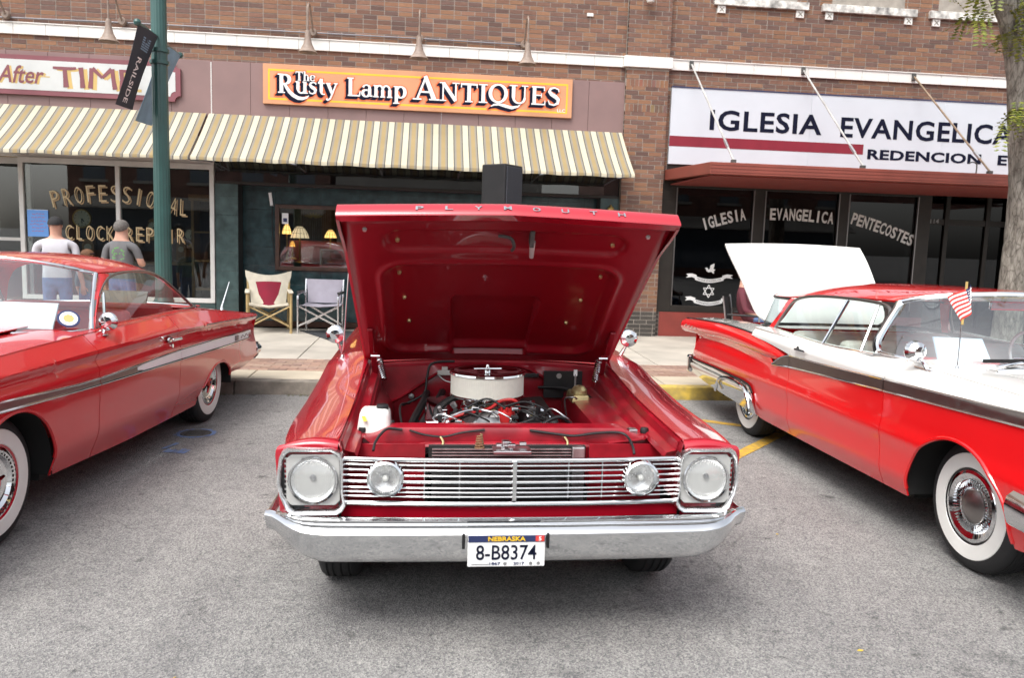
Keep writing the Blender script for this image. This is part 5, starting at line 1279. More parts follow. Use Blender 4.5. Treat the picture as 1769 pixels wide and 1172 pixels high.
def zlow_fn(base, arches):
    def f(y):
        for a in arches:
            v = a(y)
            if v is not None: return max(v, base(y))
        return base(y)
    return f
def lens_curve(par, name, pts, r, m, n=6, num=40): return MB().tube(crv(pts, num), r, n).build(name, m, par)
TYRE = [(.185,-.085),(.23,-.100),(.295,-.102),(.328,-.088),(.343,-.070),(.346,-.055),(.340,-.052),(.340,-.046),(.346,-.043),(.347,-.018),(.341,-.015),(.341,-.009),(.347,-.006),(.347,.018),(.341,.021),(.341,.027),(.347,.030),(.346,.046),(.340,.049),(.340,.055),(.346,.058),(.343,.070),(.328,.088),(.295,.102),(.23,.100),(.185,.085)]
def wheel(par, x, y, sgn, style, steer=0, white=True, zr=.347):
    t = MB().lathe([(r, h*sgn) for r, h in TYRE], axis='x', n=56).build('wheel', M['rubber'], par, smooth=40)
    t.location = (x, y, zr); t.rotation_euler = (0, 0, steer)
    if white: MB().lathe([(.196, .088*sgn), (.206, .1015*sgn), (.235, .1035*sgn), (.278, .1045*sgn), (.283, .100*sgn)], axis='x', n=56).build('whitewall', M['whitewall'], t)
    L = lambda pr, nm, m, n=48: MB().lathe([(r, h*sgn) for r, h in pr], axis='x', n=n).build(nm, m, t)
    if style == 'plain':
        L([(.0,.05),(.06,.05),(.07,.03),(.15,.03),(.17,.07),(.19,.085)], 'rim', M['steel'])
    if style == 'fin':      # ring of fins round a three-sided dome
        L([(.0,.080),(.105,.080),(.110,.078),(.150,.092),(.172,.100),(.190,.096),(.198,.086),(.198,.06)], 'hubcap', M['chrome'])
        f_ = MB()
        for i in range(48):
            a = 2*math.pi*i/48; c, s_ = math.cos(a), math.sin(a); c2, s2 = math.cos(a+.055), math.sin(a+.055)
            f_.add([(sgn*.083, .098*c, .098*s_), (sgn*.100, .104*(c+c2)/2, .104*(s_+s2)/2), (sgn*.104, .135*(c+c2)/2, .135*(s_+s2)/2), (sgn*.089, .142*c, .142*s_), (sgn*.083, .098*c2, .098*s2), (sgn*.089, .142*c2, .142*s2)], [(0,1,2,3), (1,4,5,2)])
        f_.build('hub_fins', M['chrome'], t, smooth=0)
        k = MB(); P3 = [(sgn*.082, .097*math.cos(R(90+120*i)), .097*math.sin(R(90+120*i))) for i in range(3)]
        ring = [(sgn*.082, .092*math.cos(R(15*i)), .092*math.sin(R(15*i))) for i in range(24)]; o = len(ring)
        k.add(ring+[(sgn*.128, 0, 0)], [(i, (i+1) % 24, o) for i in range(24)]); k.build('hub_cone', M['stainless_dark'], t, smooth=25)
        L([(.194,.094),(.204,.098),(.206,.09)], 'trim_ring', M['black'])
    if style == 'slot':     # full disc with dark slots and coloured centre
        L([(.0,.082),(.05,.080),(.10,.070),(.135,.078),(.150,.094),(.172,.100),(.190,.094),(.194,.07)], 'hubcap', M['chrome'])
        f_ = MB()
        for i in range(40):
            a = 2*math.pi*i/40; c, s_ = math.cos(a), math.sin(a); d = .0075
            q = [(.152,.0955),(.178,.1005)]
            f_.add([(sgn*h_, r_*c-sd_*d*s_, r_*s_+sd_*d*c) for (r_, h_) in q for sd_ in (-1, 1)], [(0,1,3,2)])
        f_.build('hub_slots', M['black'], t, smooth=0)
        for i in range(3):
            a = R(120*i+10); c, s_ = math.cos(a), math.sin(a)
            MB().add([(sgn*.088, -.022*s_, .022*c), (sgn*.088, .022*s_, -.022*c), (sgn*.090, .095*c+.008*s_, .095*s_-.008*c), (sgn*.090, .095*c-.008*s_, .095*s_+.008*c), (sgn*.108, .02*c, .02*s_), (sgn*.100, .09*c, .09*s_)], [(0,4,5,3), (4,1,2,5)]).build('spinner_blade', M['chrome'], t, smooth=0)
        L([(.0,.112),(.030,.110),(.036,.100),(.036,.08)], 'centre_cap', M['red_ink'], 20); L([(.0,.1155),(.016,.114)], 'centre_badge', M['navy'], 16)
        L([(.190,.093),(.199,.097),(.208,.0985),(.209,.09)], 'red_rim', M['red_crimson'])
    return t
def well(par, y, sgn, r=.42, x0=.52, x1=.925, z=.34):
    mb = MB().lathe([(r, x0*sgn), (r, x1*sgn)], (0, y, z), axis='x', n=20, a0=-.15, a1=math.pi+.15)
    mb.lathe([(.02, x0*sgn), (r, x0*sgn)], (0, y, z), axis='x', n=20, a0=-.15, a1=math.pi+.15)
    return mb.build('wheel_well', M['under'], par)
def sdf_box(x, y, cx, cy, hx, hy, r):
    dx, dy = abs(x-cx)-hx+r, abs(y-cy)-hy+r
    return math.hypot(max(dx, 0), max(dy, 0))+min(max(dx, dy), 0)-r
def sstep(a, b, x): t = min(1, max(0, (x-a)/(b-a))); return t*t*(3-2*t)

def bumper_bar(par, name, path, h, d, z, m):
    rows = []; n = len(path)
    for i, (x, y) in enumerate(path):
        a, b = path[max(i-1, 0)], path[min(i+1, n-1)]; t = Vector((b[0]-a[0], b[1]-a[1])).normalized(); nx, ny = t.y, -t.x
        rows.append([(x+nx*q*d, y+ny*q*d, z+p*h) for q, p in ((-.6,.42),(.2,.5),(.8,.36),(1,.1),(.85,-.15),(.55,-.40),(.1,-.5),(-.6,-.45))])
    return MB().grid(rows).build(name, m, par, solid=.004, smooth=50)
def front_end(par, skin_m, W, zt, y0, lamp_z, bump_z, bars=9):
    # grille recess between a painted lip and the bumper, with paired lamps and chrome bars
    MB().grid([[(x, y0+.03, zt(x)+.004), (x, y0-.03, zt(x)-.004), (x, y0-.055, zt(x)-.03), (x, y0-.05, zt(x)-.07), (x, y0-.02, zt(x)-.08)] for x in lin(-W, W, 25)]).build('hood_lip', skin_m, par, solid=.006, smooth=50)
    MB().box(-W+.005, W-.005, y0+.0, y0+.02, bump_z-.05, zt(0)-.05).build('grille_backing', M['black'], par, smooth=0)
    z0, z1 = bump_z+.06, zt(0)-.09
    for k in range(bars): z = z0+(z1-z0)*k/(bars-1); MB().tube([(-W+.03, y0-.02, z), (0, y0-.035, z), (W-.03, y0-.02, z)], .0065, 6).build('grille_bar', M['chrome'], par)
    for s_ in (-1, 1):
        MB().box(min(s_*(W-.002), s_*(W-.05)), max(s_*(W-.002), s_*(W-.05)), y0-.03, y0+.02, bump_z-.05, zt(0)-.02).build('grille_side', skin_m, par, smooth=0, bevel=.01)
        for x in (W-.34, W-.145):
            hl = MB().lathe([(.084,y0-.04),(.100,y0-.055),(.104,y0-.045),(.100,y0-.0)], (s_*x, 0, lamp_z), axis='y', n=28).build('headlight', M['chrome'], par)
            MB().lathe([(0,y0-.02),(.05,y0-.025),(.086,y0-.045)], (s_*x, 0, lamp_z), axis='y', n=28).build('reflector', M['dish'], hl); MB().lathe([(0,y0-.075),(.05,y0-.068),(.086,y0-.048)], (s_*x, 0, lamp_z), axis='y', n=28).build('lens', M['glass_lens'], hl)
# ================================================================ crimson car with raised hood
P = thing('parked_car', 'crimson car with its hood raised over the open engine bay', 'car', (.355, 3.95, 0), 0)
P.rotation_euler = (0, R(-.35), 0)
M['satin'] = mat('satin_silver_paint', (.62, .62, .60), .38, metal=.35, var=.1)
red, bay, CH = M['red_crimson'], M['red_bay'], M['chrome']
hw = pl([(-.78,.925),(-.6,.948),(-.3,.965),(.5,.972),(2.5,.972),(3.6,.955),(4.2,.91)])
def xfP(y, z):
    w_ = hw(y)
    return w_ - .055*sstep(.45, .22, z) - .030*sstep(.70, .90, z) + .010*math.exp(-((z-.69)/.03)**2)
zoP = pl([(-.78,.842),(-.4,.838),(0,.842),(.45,.868),(.95,.915),(1.6,.925),(3.2,.93),(3.9,.92),(4.2,.90)])
ziP = pl([(-.78,.858),(-.4,.868),(0,.884),(.45,.925),(.95,.968)])
A1, A2 = archz(0, .36, .40), archz(2.946, .36, .40)
zlP = zlow_fn(pl([(-.78,.52),(-.62,.47),(-.45,.36),(-.40,.30),(.41,.245),(2.5,.245),(3.4,.30),(4.2,.40)]), [A1, A2])
ar = [(0, .40), (2.946, .40)]
for s_ in (-1, 1):
    fe = side_panel(P, 'fender', red, ystat(-.765, .916, ar), zlP, zoP, xfP, s_)
    dr = side_panel(P, 'door', red, ystat(.921, 2.12, ar), zlP, zoP, xfP, s_)
    MB().box(s_*.99-.012, s_*.99+.012, 1.93, 2.05, .835, .85).build('handle', CH, dr, smooth=0, bevel=.005)
    side_panel(P, 'rear_quarter', red, ystat(2.126, 4.18, ar), zlP, zoP, xfP, s_)
    # fender top
    rows = []
    for y in ystat(-.765, .95):
        xo = xfP(y, zoP(y)); row = []
        for j in range(13):
            u = j/12; x = .700+(xo-.700)*u
            z = ziP(y)+(zoP(y)-ziP(y))*u**1.5+.012*math.sin(math.pi*u)
            if u > .9: z = z-.004*(u-.9)/.1
            row.append((s_*x, y, z))
        rows.append(row)
    MB().grid(rows, flip=(s_ > 0)).build('fender_top', red, fe, solid=.008)
    # gutter wall beside the hood opening
    rows = []
    for y in ystat(-.74, .95):
        rows.append([(s_*.700, y, ziP(y)-.002), (s_*.688, y, ziP(y)-.010), (s_*.680, y, ziP(y)-.045), (s_*.640, y, ziP(y)-.055), (s_*.630, y, ziP(y)-.075)])
    MB().grid(rows, flip=(s_ < 0)).build('hood_gutter', bay, fe, smooth=25)
    # nose of the fender above the lamp
    rows = []
    for j in range(11):
        u = j/10; x = .700+(.918-.700)*u; zt = ziP(-.765)+(zoP(-.765)-ziP(-.765))*u**1.5+.012*math.sin(math.pi*u)
        yo = -.02*(1-u)**.5*0
        rows.append([(s_*x, -.764, zt), (s_*x, -.782+.012*u*u, zt-.006), (s_*x, -.790+.016*u*u, zt-.018), (s_*x, -.790+.018*u*u, zt-.035), (s_*x, -.770, .55), (s_*x, -.755, .50)])
    rows.append([(s_*.930, -.755, .838), (s_*.938, -.764, .832), (s_*.942, -.768, .820), (s_*.945, -.766, .80), (s_*.93, -.750, .55), (s_*.915, -.735, .50)])
    MB().grid(rows, flip=(s_ < 0)).build('fender_nose', red, fe, smooth=50)
    well(P, 0, s_, .42); well(P, 2.946, s_, .42)
    # lamp surround
    B = [(.893,.838),(.719,.838),(.689,.822),(.676,.795),(.676,.740),(.676,.660),(.666,.606),(.680,.582),(.700,.570),(.875,.569),(.896,.587),(.925,.640),(.938,.687),(.935,.74),(.926,.80),(.911,.828)]
    cx, cz = .800, .703
    sc = lambda k: [(cx+(x-cx)*k, cz+(z-cz)*k) for x, z in B]
    rows = []
    for k, y in ((1.0, -.745), (1.0, -.806), (.985, -.816), (.94, -.814), (.885, -.802), (.87, -.77)):
        rows.append([(s_*x, y+(.03 if x > .90 else 0)*(x-.90)/.04, z) for x, z in sc(k)])
    bz = MB().grid(rows, closed=True, flip=(s_ > 0)).build('headlight_surround', M['satin_chrome'], P, smooth=50)
    pb = [(s_*x, -.772, z) for x, z in sc(.90)]; MB().add(pb, [tuple(range(len(pb)))]).build('surround_back', M['black'], bz, smooth=0)
    rb_ = MB()
    for k in range(10): z = .605+k*.0205; rb_.box(min(s_*.893, s_*.905), max(s_*.893, s_*.905), -.79, -.772, z, z+.008)
    rb_.build('side_ribs', M['chrome_old'], bz, smooth=0)
    hx, hz_ = s_*.795, .707
    pt = [(hx+a*.104, hz_+b*.103) for a, b in ((-.82,-1),(.82,-1),(1,-.82),(1,.82),(.82,1),(-.82,1),(-1,.82),(-1,-.82))]
    hl = MB().prism(pt, lambda u, v, w_: (u, -.775-w_, v), .018).build('headlight', M['satin'], P, smooth=0, bevel=.004)
    MB().lathe([(.091,-.793),(.098,-.800),(.095,-.806),(.088,-.804),(.086,-.79)], (hx, 0, hz_), axis='y', n=40).build('retaining_ring', CH, hl)
    MB().lathe([(0,-.770),(.03,-.772),(.06,-.782),(.086,-.800)], (hx, 0, hz_), axis='y', n=40).build('reflector', M['dish'], hl)
    MB().lathe([(.010,-.770),(.012,-.80),(.0,-.803)], (hx, 0, hz_+.012), axis='y', n=12).build('bulb_shield', M['steel'], hl)
    MB().lathe([(0,-.834),(.025,-.832),(.05,-.826),(.07,-.817),(.086,-.803)], (hx, 0, hz_), axis='y', n=40).build('lens', M['glass_lens'], hl)
    # turn lamp in the grille
    tx, tz = s_*.512, .722
    tl_ = MB().lathe([(.050,-.79),(.066,-.80),(.074,-.815),(.072,-.842),(.064,-.848),(.058,-.838),(.056,-.80)], (tx, 0, tz), axis='y', n=40).build('turn_lamp', CH, P)
    MB().lathe([(0,-.80),(.03,-.802),(.056,-.815)], (tx, 0, tz), axis='y', n=32).build('reflector', M['dish'], tl_)
    MB().lathe([(0,-.835),(.010,-.832),(.013,-.82),(.008,-.80)], (tx, 0, tz), axis='y', n=14).build('bulb', M['plastic_white'], tl_)
    ln = MB().lathe([(0,-.850),(.012,-.8465),(.016,-.849),(.024,-.845),(.028,-.847),(.036,-.843),(.040,-.845),(.048,-.840),(.058,-.837)], (tx, 0, tz), axis='y', n=36); ln.build('lens', M['glass_lens'], tl_)
    wheel(P, s_*.755, 0, s_, 'plain', white=False, zr=.347); wheel(P, s_*.755, 2.946, s_, 'plain', white=False, zr=.347)
for s_ in (-1, 1):       # inner walls of the fender noses down to the grille
    MB().grid([[(s_*.699, y, ziP(y)-.004), (s_*.690, y, ziP(y)-.03), (s_*.690, y, .60)] for y in lin(-.785, -.43, 10)], flip=(s_ < 0)).build('nose_inner_wall', bay, P, solid=.004)
# grille
gy = lambda x: -.802+.035*(abs(x)/.7)**2.2
def hbar(z, r, name, x0=-.697, x1=.697, m=CH, sq=1.0, dy=0):
    pts = [(x, gy(x)+dy, z) for x in lin(x0, x1, 29)]
    mb = MB(); rows = []
    for p in pts: rows.append([(p[0], p[1]-r*math.cos(2*math.pi*k/8), p[2]+r*sq*math.sin(2*math.pi*k/8)) for k in range(8)])
    mb.grid(rows, closed=True); return mb.build(name, m, P, smooth=50)
for z, r in ((.766,.0040),(.745,.0040),(.7225,.0042),(.698,.0065),(.673,.0040),(.655,.0038),(.637,.0038)): hbar(z, r, 'grille_bar', m=CH)
hbar(.788, .0095, 'grille_top_bar', -.682, .682); hbar(.611, .0105, 'grille_bottom_bar', -.672, .672, dy=-.006)
for x in (-.36, -.22, .22, .36): MB().box(x-.002, x+.002, gy(x)-.001, gy(x)+.012, .63, .785).build('grille_stay', M['steel'], P, smooth=0)
MB().box(-.010, .008, -.822, -.800, .625, .79).build('grille_divider', CH, P, smooth=0, bevel=.003)
MB().grid([[(x, gy(x)+.012, .782), (x, gy(x)+.045, .780), (x, gy(x)+.10, .735), (x, -.56, .70), (x, -.55, .68)] for x in lin(-.69, .69, 15)], flip=False).build('grille_header', bay, P, solid=.004)
MB().grid([[(x, gy(x)+.012, .602), (x, gy(x)+.004, .592), (x, gy(x)+.010, .548), (x, gy(x)+.03, .535)] for x in lin(-.69, .69, 15)]).build('valance', red, P, solid=.004)
MB().box(-.72, .72, -.70, -.69, .34, .536).build('lower_shield', M['under'], P, smooth=0)
for x in (-.42, 0, .42): MB().box(x-.02, x+.02, -.78, -.70, .47, .55).build('bumper_bracket', bay, P, smooth=0)
rc = MB(); rc.box(-.345, .34, -.53, -.50, .36, .776); rad_ = rc.build('radiator', M['under'], P, smooth=0)
for k in range(16): MB().box(-.33, .275, -.542, -.531, .56+k*.0135, .5655+k*.0135).build('fin', M['alu'], rad_, smooth=0)
MB().box(.278, .335, -.548, -.51, .50, .776).build('end_tank', M['alu'], rad_, smooth=0, bevel=.006)
# debris, spring and latch on the header
MB().tube([(-.132+.020*(1-.5*i/60)*math.cos(i*.65), -.62+.020*(1-.5*i/60)*math.sin(i*.65), .788+.062*i/60) for i in range(61)], .0035, 5).build('latch_spring', mat('rusty_spring', (.30, .19, .10), .5, metal=.5, var=.4), P)
rl = random.Random(4); hlt = MB().box(-.075, .085, -.66, -.57, .775, .788).build('hood_latch', M['steel'], P, smooth=0, bevel=.003)
for k in range(9): a, b, c = rl.uniform(-.07, .05), rl.uniform(-.66, -.58), rl.uniform(.785, .800); MB().box(a, a+rl.uniform(.012, .035), b, b+.03, c, c+rl.uniform(.008, .022)).build('latch_piece', M['steel'], hlt, smooth=0, bevel=.003)
# bumper
prof = [(.038,.566),(.012,.575),(-.004,.570),(-.002,.562),(.010,.552),(.008,.546),(-.022,.534),(-.030,.524),(-.026,.512),(-.008,.470),(.012,.430),(.034,.394),(.05,.388),(.09,.39)]
rows = []
for i in range(61):
    x = -.990+1.98*i/60; ax = abs(x)/.990
    yb_ = -.890+.030*ax**2+.13*sstep(.80, 1.0, ax)**1.6; k = sstep(.74, 1.0, ax)
    row = []
    for d, z in prof:
        zz_ = z+(.095*k*(.58-z)/.19)+(-.03*k if z > .56 else 0)*sstep(.9, 1, ax)
        row.append((x, yb_+d*(1-.35*k), zz_))
    rows.append(row)
bm_ = MB().grid(rows, flip=True).build('front_bumper', M['chrome_bumper'], P, smooth=40, solid=.004)
for s_ in (-1, 1):
    MB().add([(s_*.99, -.70, .548), (s_*.99, -.735, .520), (s_*.989, -.70, .492), (s_*.98, -.42, .50), (s_*.99, -.42, .545)], [(0,1,2,3,4) if s_ < 0 else (4,3,2,1,0)]).build('bumper_end', M['chrome_old'], bm_, smooth=0, solid=.004)
# licence plate
lpz = thing  # (plate is a part of the car)
pc = MB().box(-.190, .110, -.955, -.948, .408, .536).build('licence_plate', M['white_ink'], P, smooth=0, bevel=.004)
MB().box(-.188, .108, -.9575, -.954, .508, .534).build('plate_header', M['navy'], pc, smooth=0)
lx = lambda g, x, z, y=-.9565: g.xform(lambda p: (x+p.x, y-p.z*.3, z+p.y))
lx(fit_text('NEBRASKA', .145, .0185, bold=.03), -.112, .512, -.9585).build('plate_lettering', M['yellow_ink'], pc, smooth=0)
lx(fit_text('8-B8374', .235, .060, bold=.008), -.158, .436).build('plate_lettering', M['ink'], pc, smooth=0)
lx(fit_text('1867', .042, .011, bold=.02), -.105, .416).build('plate_lettering', M['navy'], pc, smooth=0); lx(fit_text('2017', .042, .011, bold=.02), -.012, .416).build('plate_lettering', M['navy'], pc, smooth=0)
MB().box(.072, .106, -.9590, -.957, .510, .533).build('plate_sticker', M['red_ink'], pc, smooth=0); lx(fit_text('5', .010, .016, bold=.02), .084, .5135, -.9600).build('plate_lettering', M['white_ink'], pc, smooth=0)
MB().box(-.175, -.105, -.9575, -.9555, .4185, .4205).build('plate_line', M['steel'], pc, smooth=0)
for x in (-.045, .055, .085): MB().lathe([(0,-.957),(.007,-.9565)], (x, 0, .421), axis='y', n=10).build('plate_emblem', M['steel'], pc)
for x in (-.205, .125): MB().box(x-.006, x+.006, -.93, -.90, .47, .53).build('plate_guard', M['black'], pc, smooth=0, bevel=.003)
# ---------------- engine bay
def fn_cross(x): return .842-.036*sstep(.50, .60, abs(x))
rows = []
for x in lin(-.69, .69, 47):
    t = fn_cross(x); lo = .772-.045*sstep(.30, .62, abs(x)); rows.append([(x, -.35, t-.004), (x, -.43, t), (x, -.447, t-.004), (x, -.452, t-.014), (x, -.455, lo+.006), (x, -.47, lo), (x, -.475, lo-.01)])
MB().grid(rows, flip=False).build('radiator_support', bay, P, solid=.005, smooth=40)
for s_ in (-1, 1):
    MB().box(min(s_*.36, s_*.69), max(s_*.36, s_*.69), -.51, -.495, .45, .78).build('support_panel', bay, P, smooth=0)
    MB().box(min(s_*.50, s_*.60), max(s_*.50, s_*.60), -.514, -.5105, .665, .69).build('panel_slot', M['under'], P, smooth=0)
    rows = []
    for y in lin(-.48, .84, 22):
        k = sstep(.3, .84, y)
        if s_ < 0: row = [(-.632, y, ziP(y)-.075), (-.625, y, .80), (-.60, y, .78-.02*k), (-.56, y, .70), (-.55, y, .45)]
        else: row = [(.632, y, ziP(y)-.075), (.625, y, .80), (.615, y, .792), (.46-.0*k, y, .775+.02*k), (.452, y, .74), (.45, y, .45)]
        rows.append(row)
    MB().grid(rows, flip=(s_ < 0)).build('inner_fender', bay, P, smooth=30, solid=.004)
    MB().lathe([(0,.83),(.017,.83),(.02,.822),(.02,.808),(.009,.806),(.009,.79),(0,.79)], (s_*.635, -.40, .0), n=14).build('rubber_stop', M['black'], P)
MB().box(.56, .60, -.42, -.37, .80, .825).build('mount_clip', M['steel'], P, smooth=0, bevel=.004)
# firewall with the diagonal swage
fwz = lambda x: .955-.03*(abs(x)/.7)**2
rows = []
for x in lin(-.68, .68, 41):
    ax = abs(x); brk = .925-.24*sstep(.15, .66, ax); rows.append([(x, .86, fwz(x)), (x, .80, fwz(x)-.01), (x, .785, fwz(x)-.025), (x, .775, brk+.012), (x, .76, brk), (x, .80, brk-.014), (x, .82, .40)])
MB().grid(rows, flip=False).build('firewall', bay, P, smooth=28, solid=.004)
rows = [[(x, .83, .957-.03*(abs(x)/.7)**2), (x, .86, .966-.03*(abs(x)/.7)**2), (x, .92, .974-.03*(abs(x)/.7)**2), (x, 1.02, .990-.03*(abs(x)/.7)**2), (x, 1.10, .992-.03*(abs(x)/.7)**2)] for x in lin(-.71, .71, 31)]
cw = MB().grid(rows).build('cowl', red, P, solid=.004)
lo_ = MB()
for k in range(62): x = -.40+k*.0132; zc_ = .9745-.03*(abs(x)/.7)**2; lo_.hexa([(x,.885,zc_-.004),(x+.005,.885,zc_-.004),(x+.005,.99,zc_+.010),(x,.99,zc_+.010),(x,.885,zc_+.006),(x+.005,.885,zc_+.006),(x+.005,.99,zc_+.020),(x,.99,zc_+.020)])
lo_.build('cowl_louvres', red, cw, smooth=0)
MB().box(-.40, .42, .89, .985, .9665, .9715).build('cowl_slot', M['under'], cw, smooth=0)
# air cleaner
ax_, ay_ = -.035, .36
ac = MB().lathe([(.0,.832),(.15,.830),(.190,.826),(.203,.832),(.203,.838),(.194,.845)], (ax_, ay_, 0), n=56).build('air_cleaner', CH, P)
fm_ = MB(); rows = []
for i in range(200): a = 2*math.pi*i/200; r = .196+(.0009 if i % 2 else 0); rows.append([(ax_+r*math.cos(a), ay_+r*math.sin(a), .842), (ax_+r*math.cos(a), ay_+r*math.sin(a), .950)])
fm_.grid(rows+[rows[0]]); fm_.build('filter_element', M['filter'], ac, smooth=0)
MB().lathe([(.0,.963),(.012,.963),(.05,.958),(.13,.959),(.165,.966),(.190,.968),(.203,.962),(.205,.952),(.196,.949)], (ax_, ay_, 0), n=56).build('lid', CH, ac)
MB().lathe([(0,.998),(.006,.997),(.010,.985),(.010,.975),(.018,.968),(.018,.960)], (ax_, ay_, 0), n=14).build('wing_nut', CH, ac)
MB().beam((ax_-.075, ay_-.01, .976), (ax_+.075, ay_+.01, .976), .014, .006).build('wing_bar', CH, ac, smooth=0)
MB().cyl((ax_, ay_, .70), (ax_, ay_, .832), .085, .065, 20).build('carburettor', M['gold_cad'], P)
cbm = MB(); rl = random.Random(9)
for k in range(12): a = rl.uniform(0, 6.28); r = rl.uniform(.07, .11); z = rl.uniform(.72, .80); cbm.box(ax_+r*math.cos(a)-.014, ax_+r*math.cos(a)+.014, ay_+r*math.sin(a)-.014, ay_+r*math.sin(a)+.014, z, z+rl.uniform(.02, .04))
cbm.build('carburettor_fittings', M['gold_cad'], P, smooth=0, bevel=.003)
# block, intake, valve covers
MB().hexa([(-.20,.0,.45),(.16,.0,.45),(.16,.72,.45),(-.20,.72,.45),(-.16,.02,.73),(.10,.02,.73),(.10,.70,.73),(-.16,.70,.73)]).build('engine_block', M['alu'], P, smooth=0, bevel=.02)
MB().hexa([(-.15,.04,.72),(.09,.04,.72),(.09,.66,.72),(-.15,.66,.72),(-.10,.06,.785),(.05,.06,.785),(.05,.64,.785),(-.10,.64,.785)]).build('intake_manifold', M['alu'], P, smooth=0, bevel=.012)
for s_, xc in ((-1, -.285), (1, .225)):
    pts = [(xc-.075, .04), (xc+.075, .04), (xc+.075, .66), (xc-.075, .66)]
    vcv = MB().hexa([(xc-.085,.0,.68-s_*.01),(xc+.085,.0,.70),(xc+.085,.66,.70),(xc-.085,.66,.68)]+[(xc-.062-s_*-.02,.02,.765),(xc+.062-s_*-.02,.02,.775),(xc+.062-s_*-.02,.64,.775),(xc-.062-s_*-.02,.64,.765)]).build('valve_cover', CH if s_ < 0 else M['black'], P, smooth=0, bevel=.018, bseg=3)
    for k in range(4): MB().cyl((xc+s_*.095, .12+k*.15, .60), (xc+s_*.15, .12+k*.15, .655), .012, .016, 8).build('spark_plug_boot', M['hose'], P)
MB().lathe([(0,.79),(.034,.788),(.040,.775),(.040,.735),(.028,.72)], (.27, .26, 0), n=24).xform(lambda p: (p.x-.02+(p.z-.73)*-.5, p.y, p.z)).build('oil_filler_cap', CH, P)
# distributor and leads
ds = MB().lathe([(.0,.815),(.028,.812),(.045,.795),(.052,.76),(.052,.745),(.0,.74)], (.045, .09, 0), n=20).build('distributor', M['red_plastic'], P)
MB().cyl((.045,.09,.62), (.045,.09,.745), .03, .042, 14).build('distributor_body', M['alu'], ds)
for k in range(8):
    a = 2*math.pi*k/8; MB().cyl((.045+.034*math.cos(a), .09+.034*math.sin(a), .79), (.045+.036*math.cos(a), .09+.036*math.sin(a), .825), .008, .006, 8).build('lead_tower', M['red_plastic'], ds)
def hose(name, pts, r, m='hose', n=8, num=36): return MB().tube(crv(pts, num), r, n).build(name, M[m] if isinstance(m, str) else m, P)
hose('ignition_lead', [(-.26,.05,.76),(-.17,.02,.80),(-.05,.06,.815),(.02,.10,.85),(.09,.10,.852),(.115,.10,.80)], .0085, M['red_plastic'])
for k in range(6):
    a = k*.9; sx_ = -1 if k % 2 else 1
    hose('spark_lead', [(.045+.03*math.cos(a),.09+.03*math.sin(a),.82), (.045+.10*sx_,.05+.01*k,.800+.012*k), (.045+sx_*.22,.02+.02*k,.77+.006*k), (sx_*.30-.02,.12+.1*(k//2),.70)], .0055)
hose('wiring', [(-.40,-.10,.70),(-.25,-.13,.755),(-.10,-.15,.775),(.10,-.14,.785),(.20,-.08,.77)], .009); hose('wiring', [(-.45,-.08,.69),(-.22,-.10,.745),(.0,-.12,.76),(.16,-.10,.80)], .006)
hose('breather_hose', [(-.30,.12,.72),(-.30,.18,.79),(-.20,.30,.83),(-.10,.35,.83)], .019)
hose('heater_hose', [(-.36,.78,.76),(-.38,.60,.74),(-.44,.25,.68),(-.47,-.05,.60)], .022); hose('heater_hose', [(-.27,.78,.765),(-.30,.58,.75),(-.38,.25,.69),(-.43,-.02,.60)], .022)
hose('radiator_hose', [(.05,-.42,.70),(.16,-.30,.765),(.14,-.12,.75),(.05,.02,.70)], .024)
hose('vacuum_line', [(-.12,.10,.80),(-.08,.04,.815),(.0,.02,.80)], .008, M['steel']); hose('vacuum_line', [(-.30,.02,.70),(-.26,-.02,.78),(-.16,.0,.82),(-.06,.12,.79)], .007, M['steel'])
hose('wiring', [(.16,-.06,.66),(.20,-.08,.76),(.29,-.05,.80),(.36,-.02,.76),(.40,.0,.70)], .010, M['black'])
hose('wiring', [(-.20,.80,.945),(-.33,.785,.935),(-.36,.77,.86),(-.38,.74,.76),(-.50,.70,.70)], .007); hose('wiring', [(.30,.77,.80),(.42,.70,.81),(.55,.55,.795),(.60,.35,.76)], .009)
hose('wiring', [(-.46,.70,.71),(-.5,.4,.76),(-.48,.1,.72),(-.42,-.2,.64)], .006)
hose('brake_line', [(.42,.45,.70),(.40,.40,.80),(.44,.36,.82),(.47,.42,.80)], .005, 'alu'); hose('brake_line', [(.60,.50,.70),(.58,.38,.78),(.52,.36,.76)], .005, 'alu')
MB().hexa([(.13,-.20,.55),(.36,-.20,.55),(.36,.06,.55),(.10,.06,.55),(.15,-.12,.74),(.27,-.16,.70),(.27,.02,.74),(.13,.05,.80)]).build('fan_shroud', M['black'], P, smooth=0, bevel=.02)
al = MB().lathe([(0,-.06),(.055,-.06),(.065,-.05),(.065,.05),(.055,.06),(0,.06)], (-.36, -.06, .69), axis='y', n=20).build('alternator', M['alu'], P)
MB().lathe([(0,-.085),(.04,-.085),(.045,-.075),(.03,-.068),(.045,-.06)], (-.36, -.06, .69), axis='y', n=20).build('pulley', M['black'], al)
MB().hexa([(-.26,-.08,.68),(-.15,-.08,.70),(-.15,.0,.70),(-.26,.0,.68),(-.24,-.07,.76),(-.17,-.07,.775),(-.17,-.01,.775),(-.24,-.01,.76)]).build('coil_cover', M['red_plastic'], P, smooth=0, bevel=.012)
rl = random.Random(31)
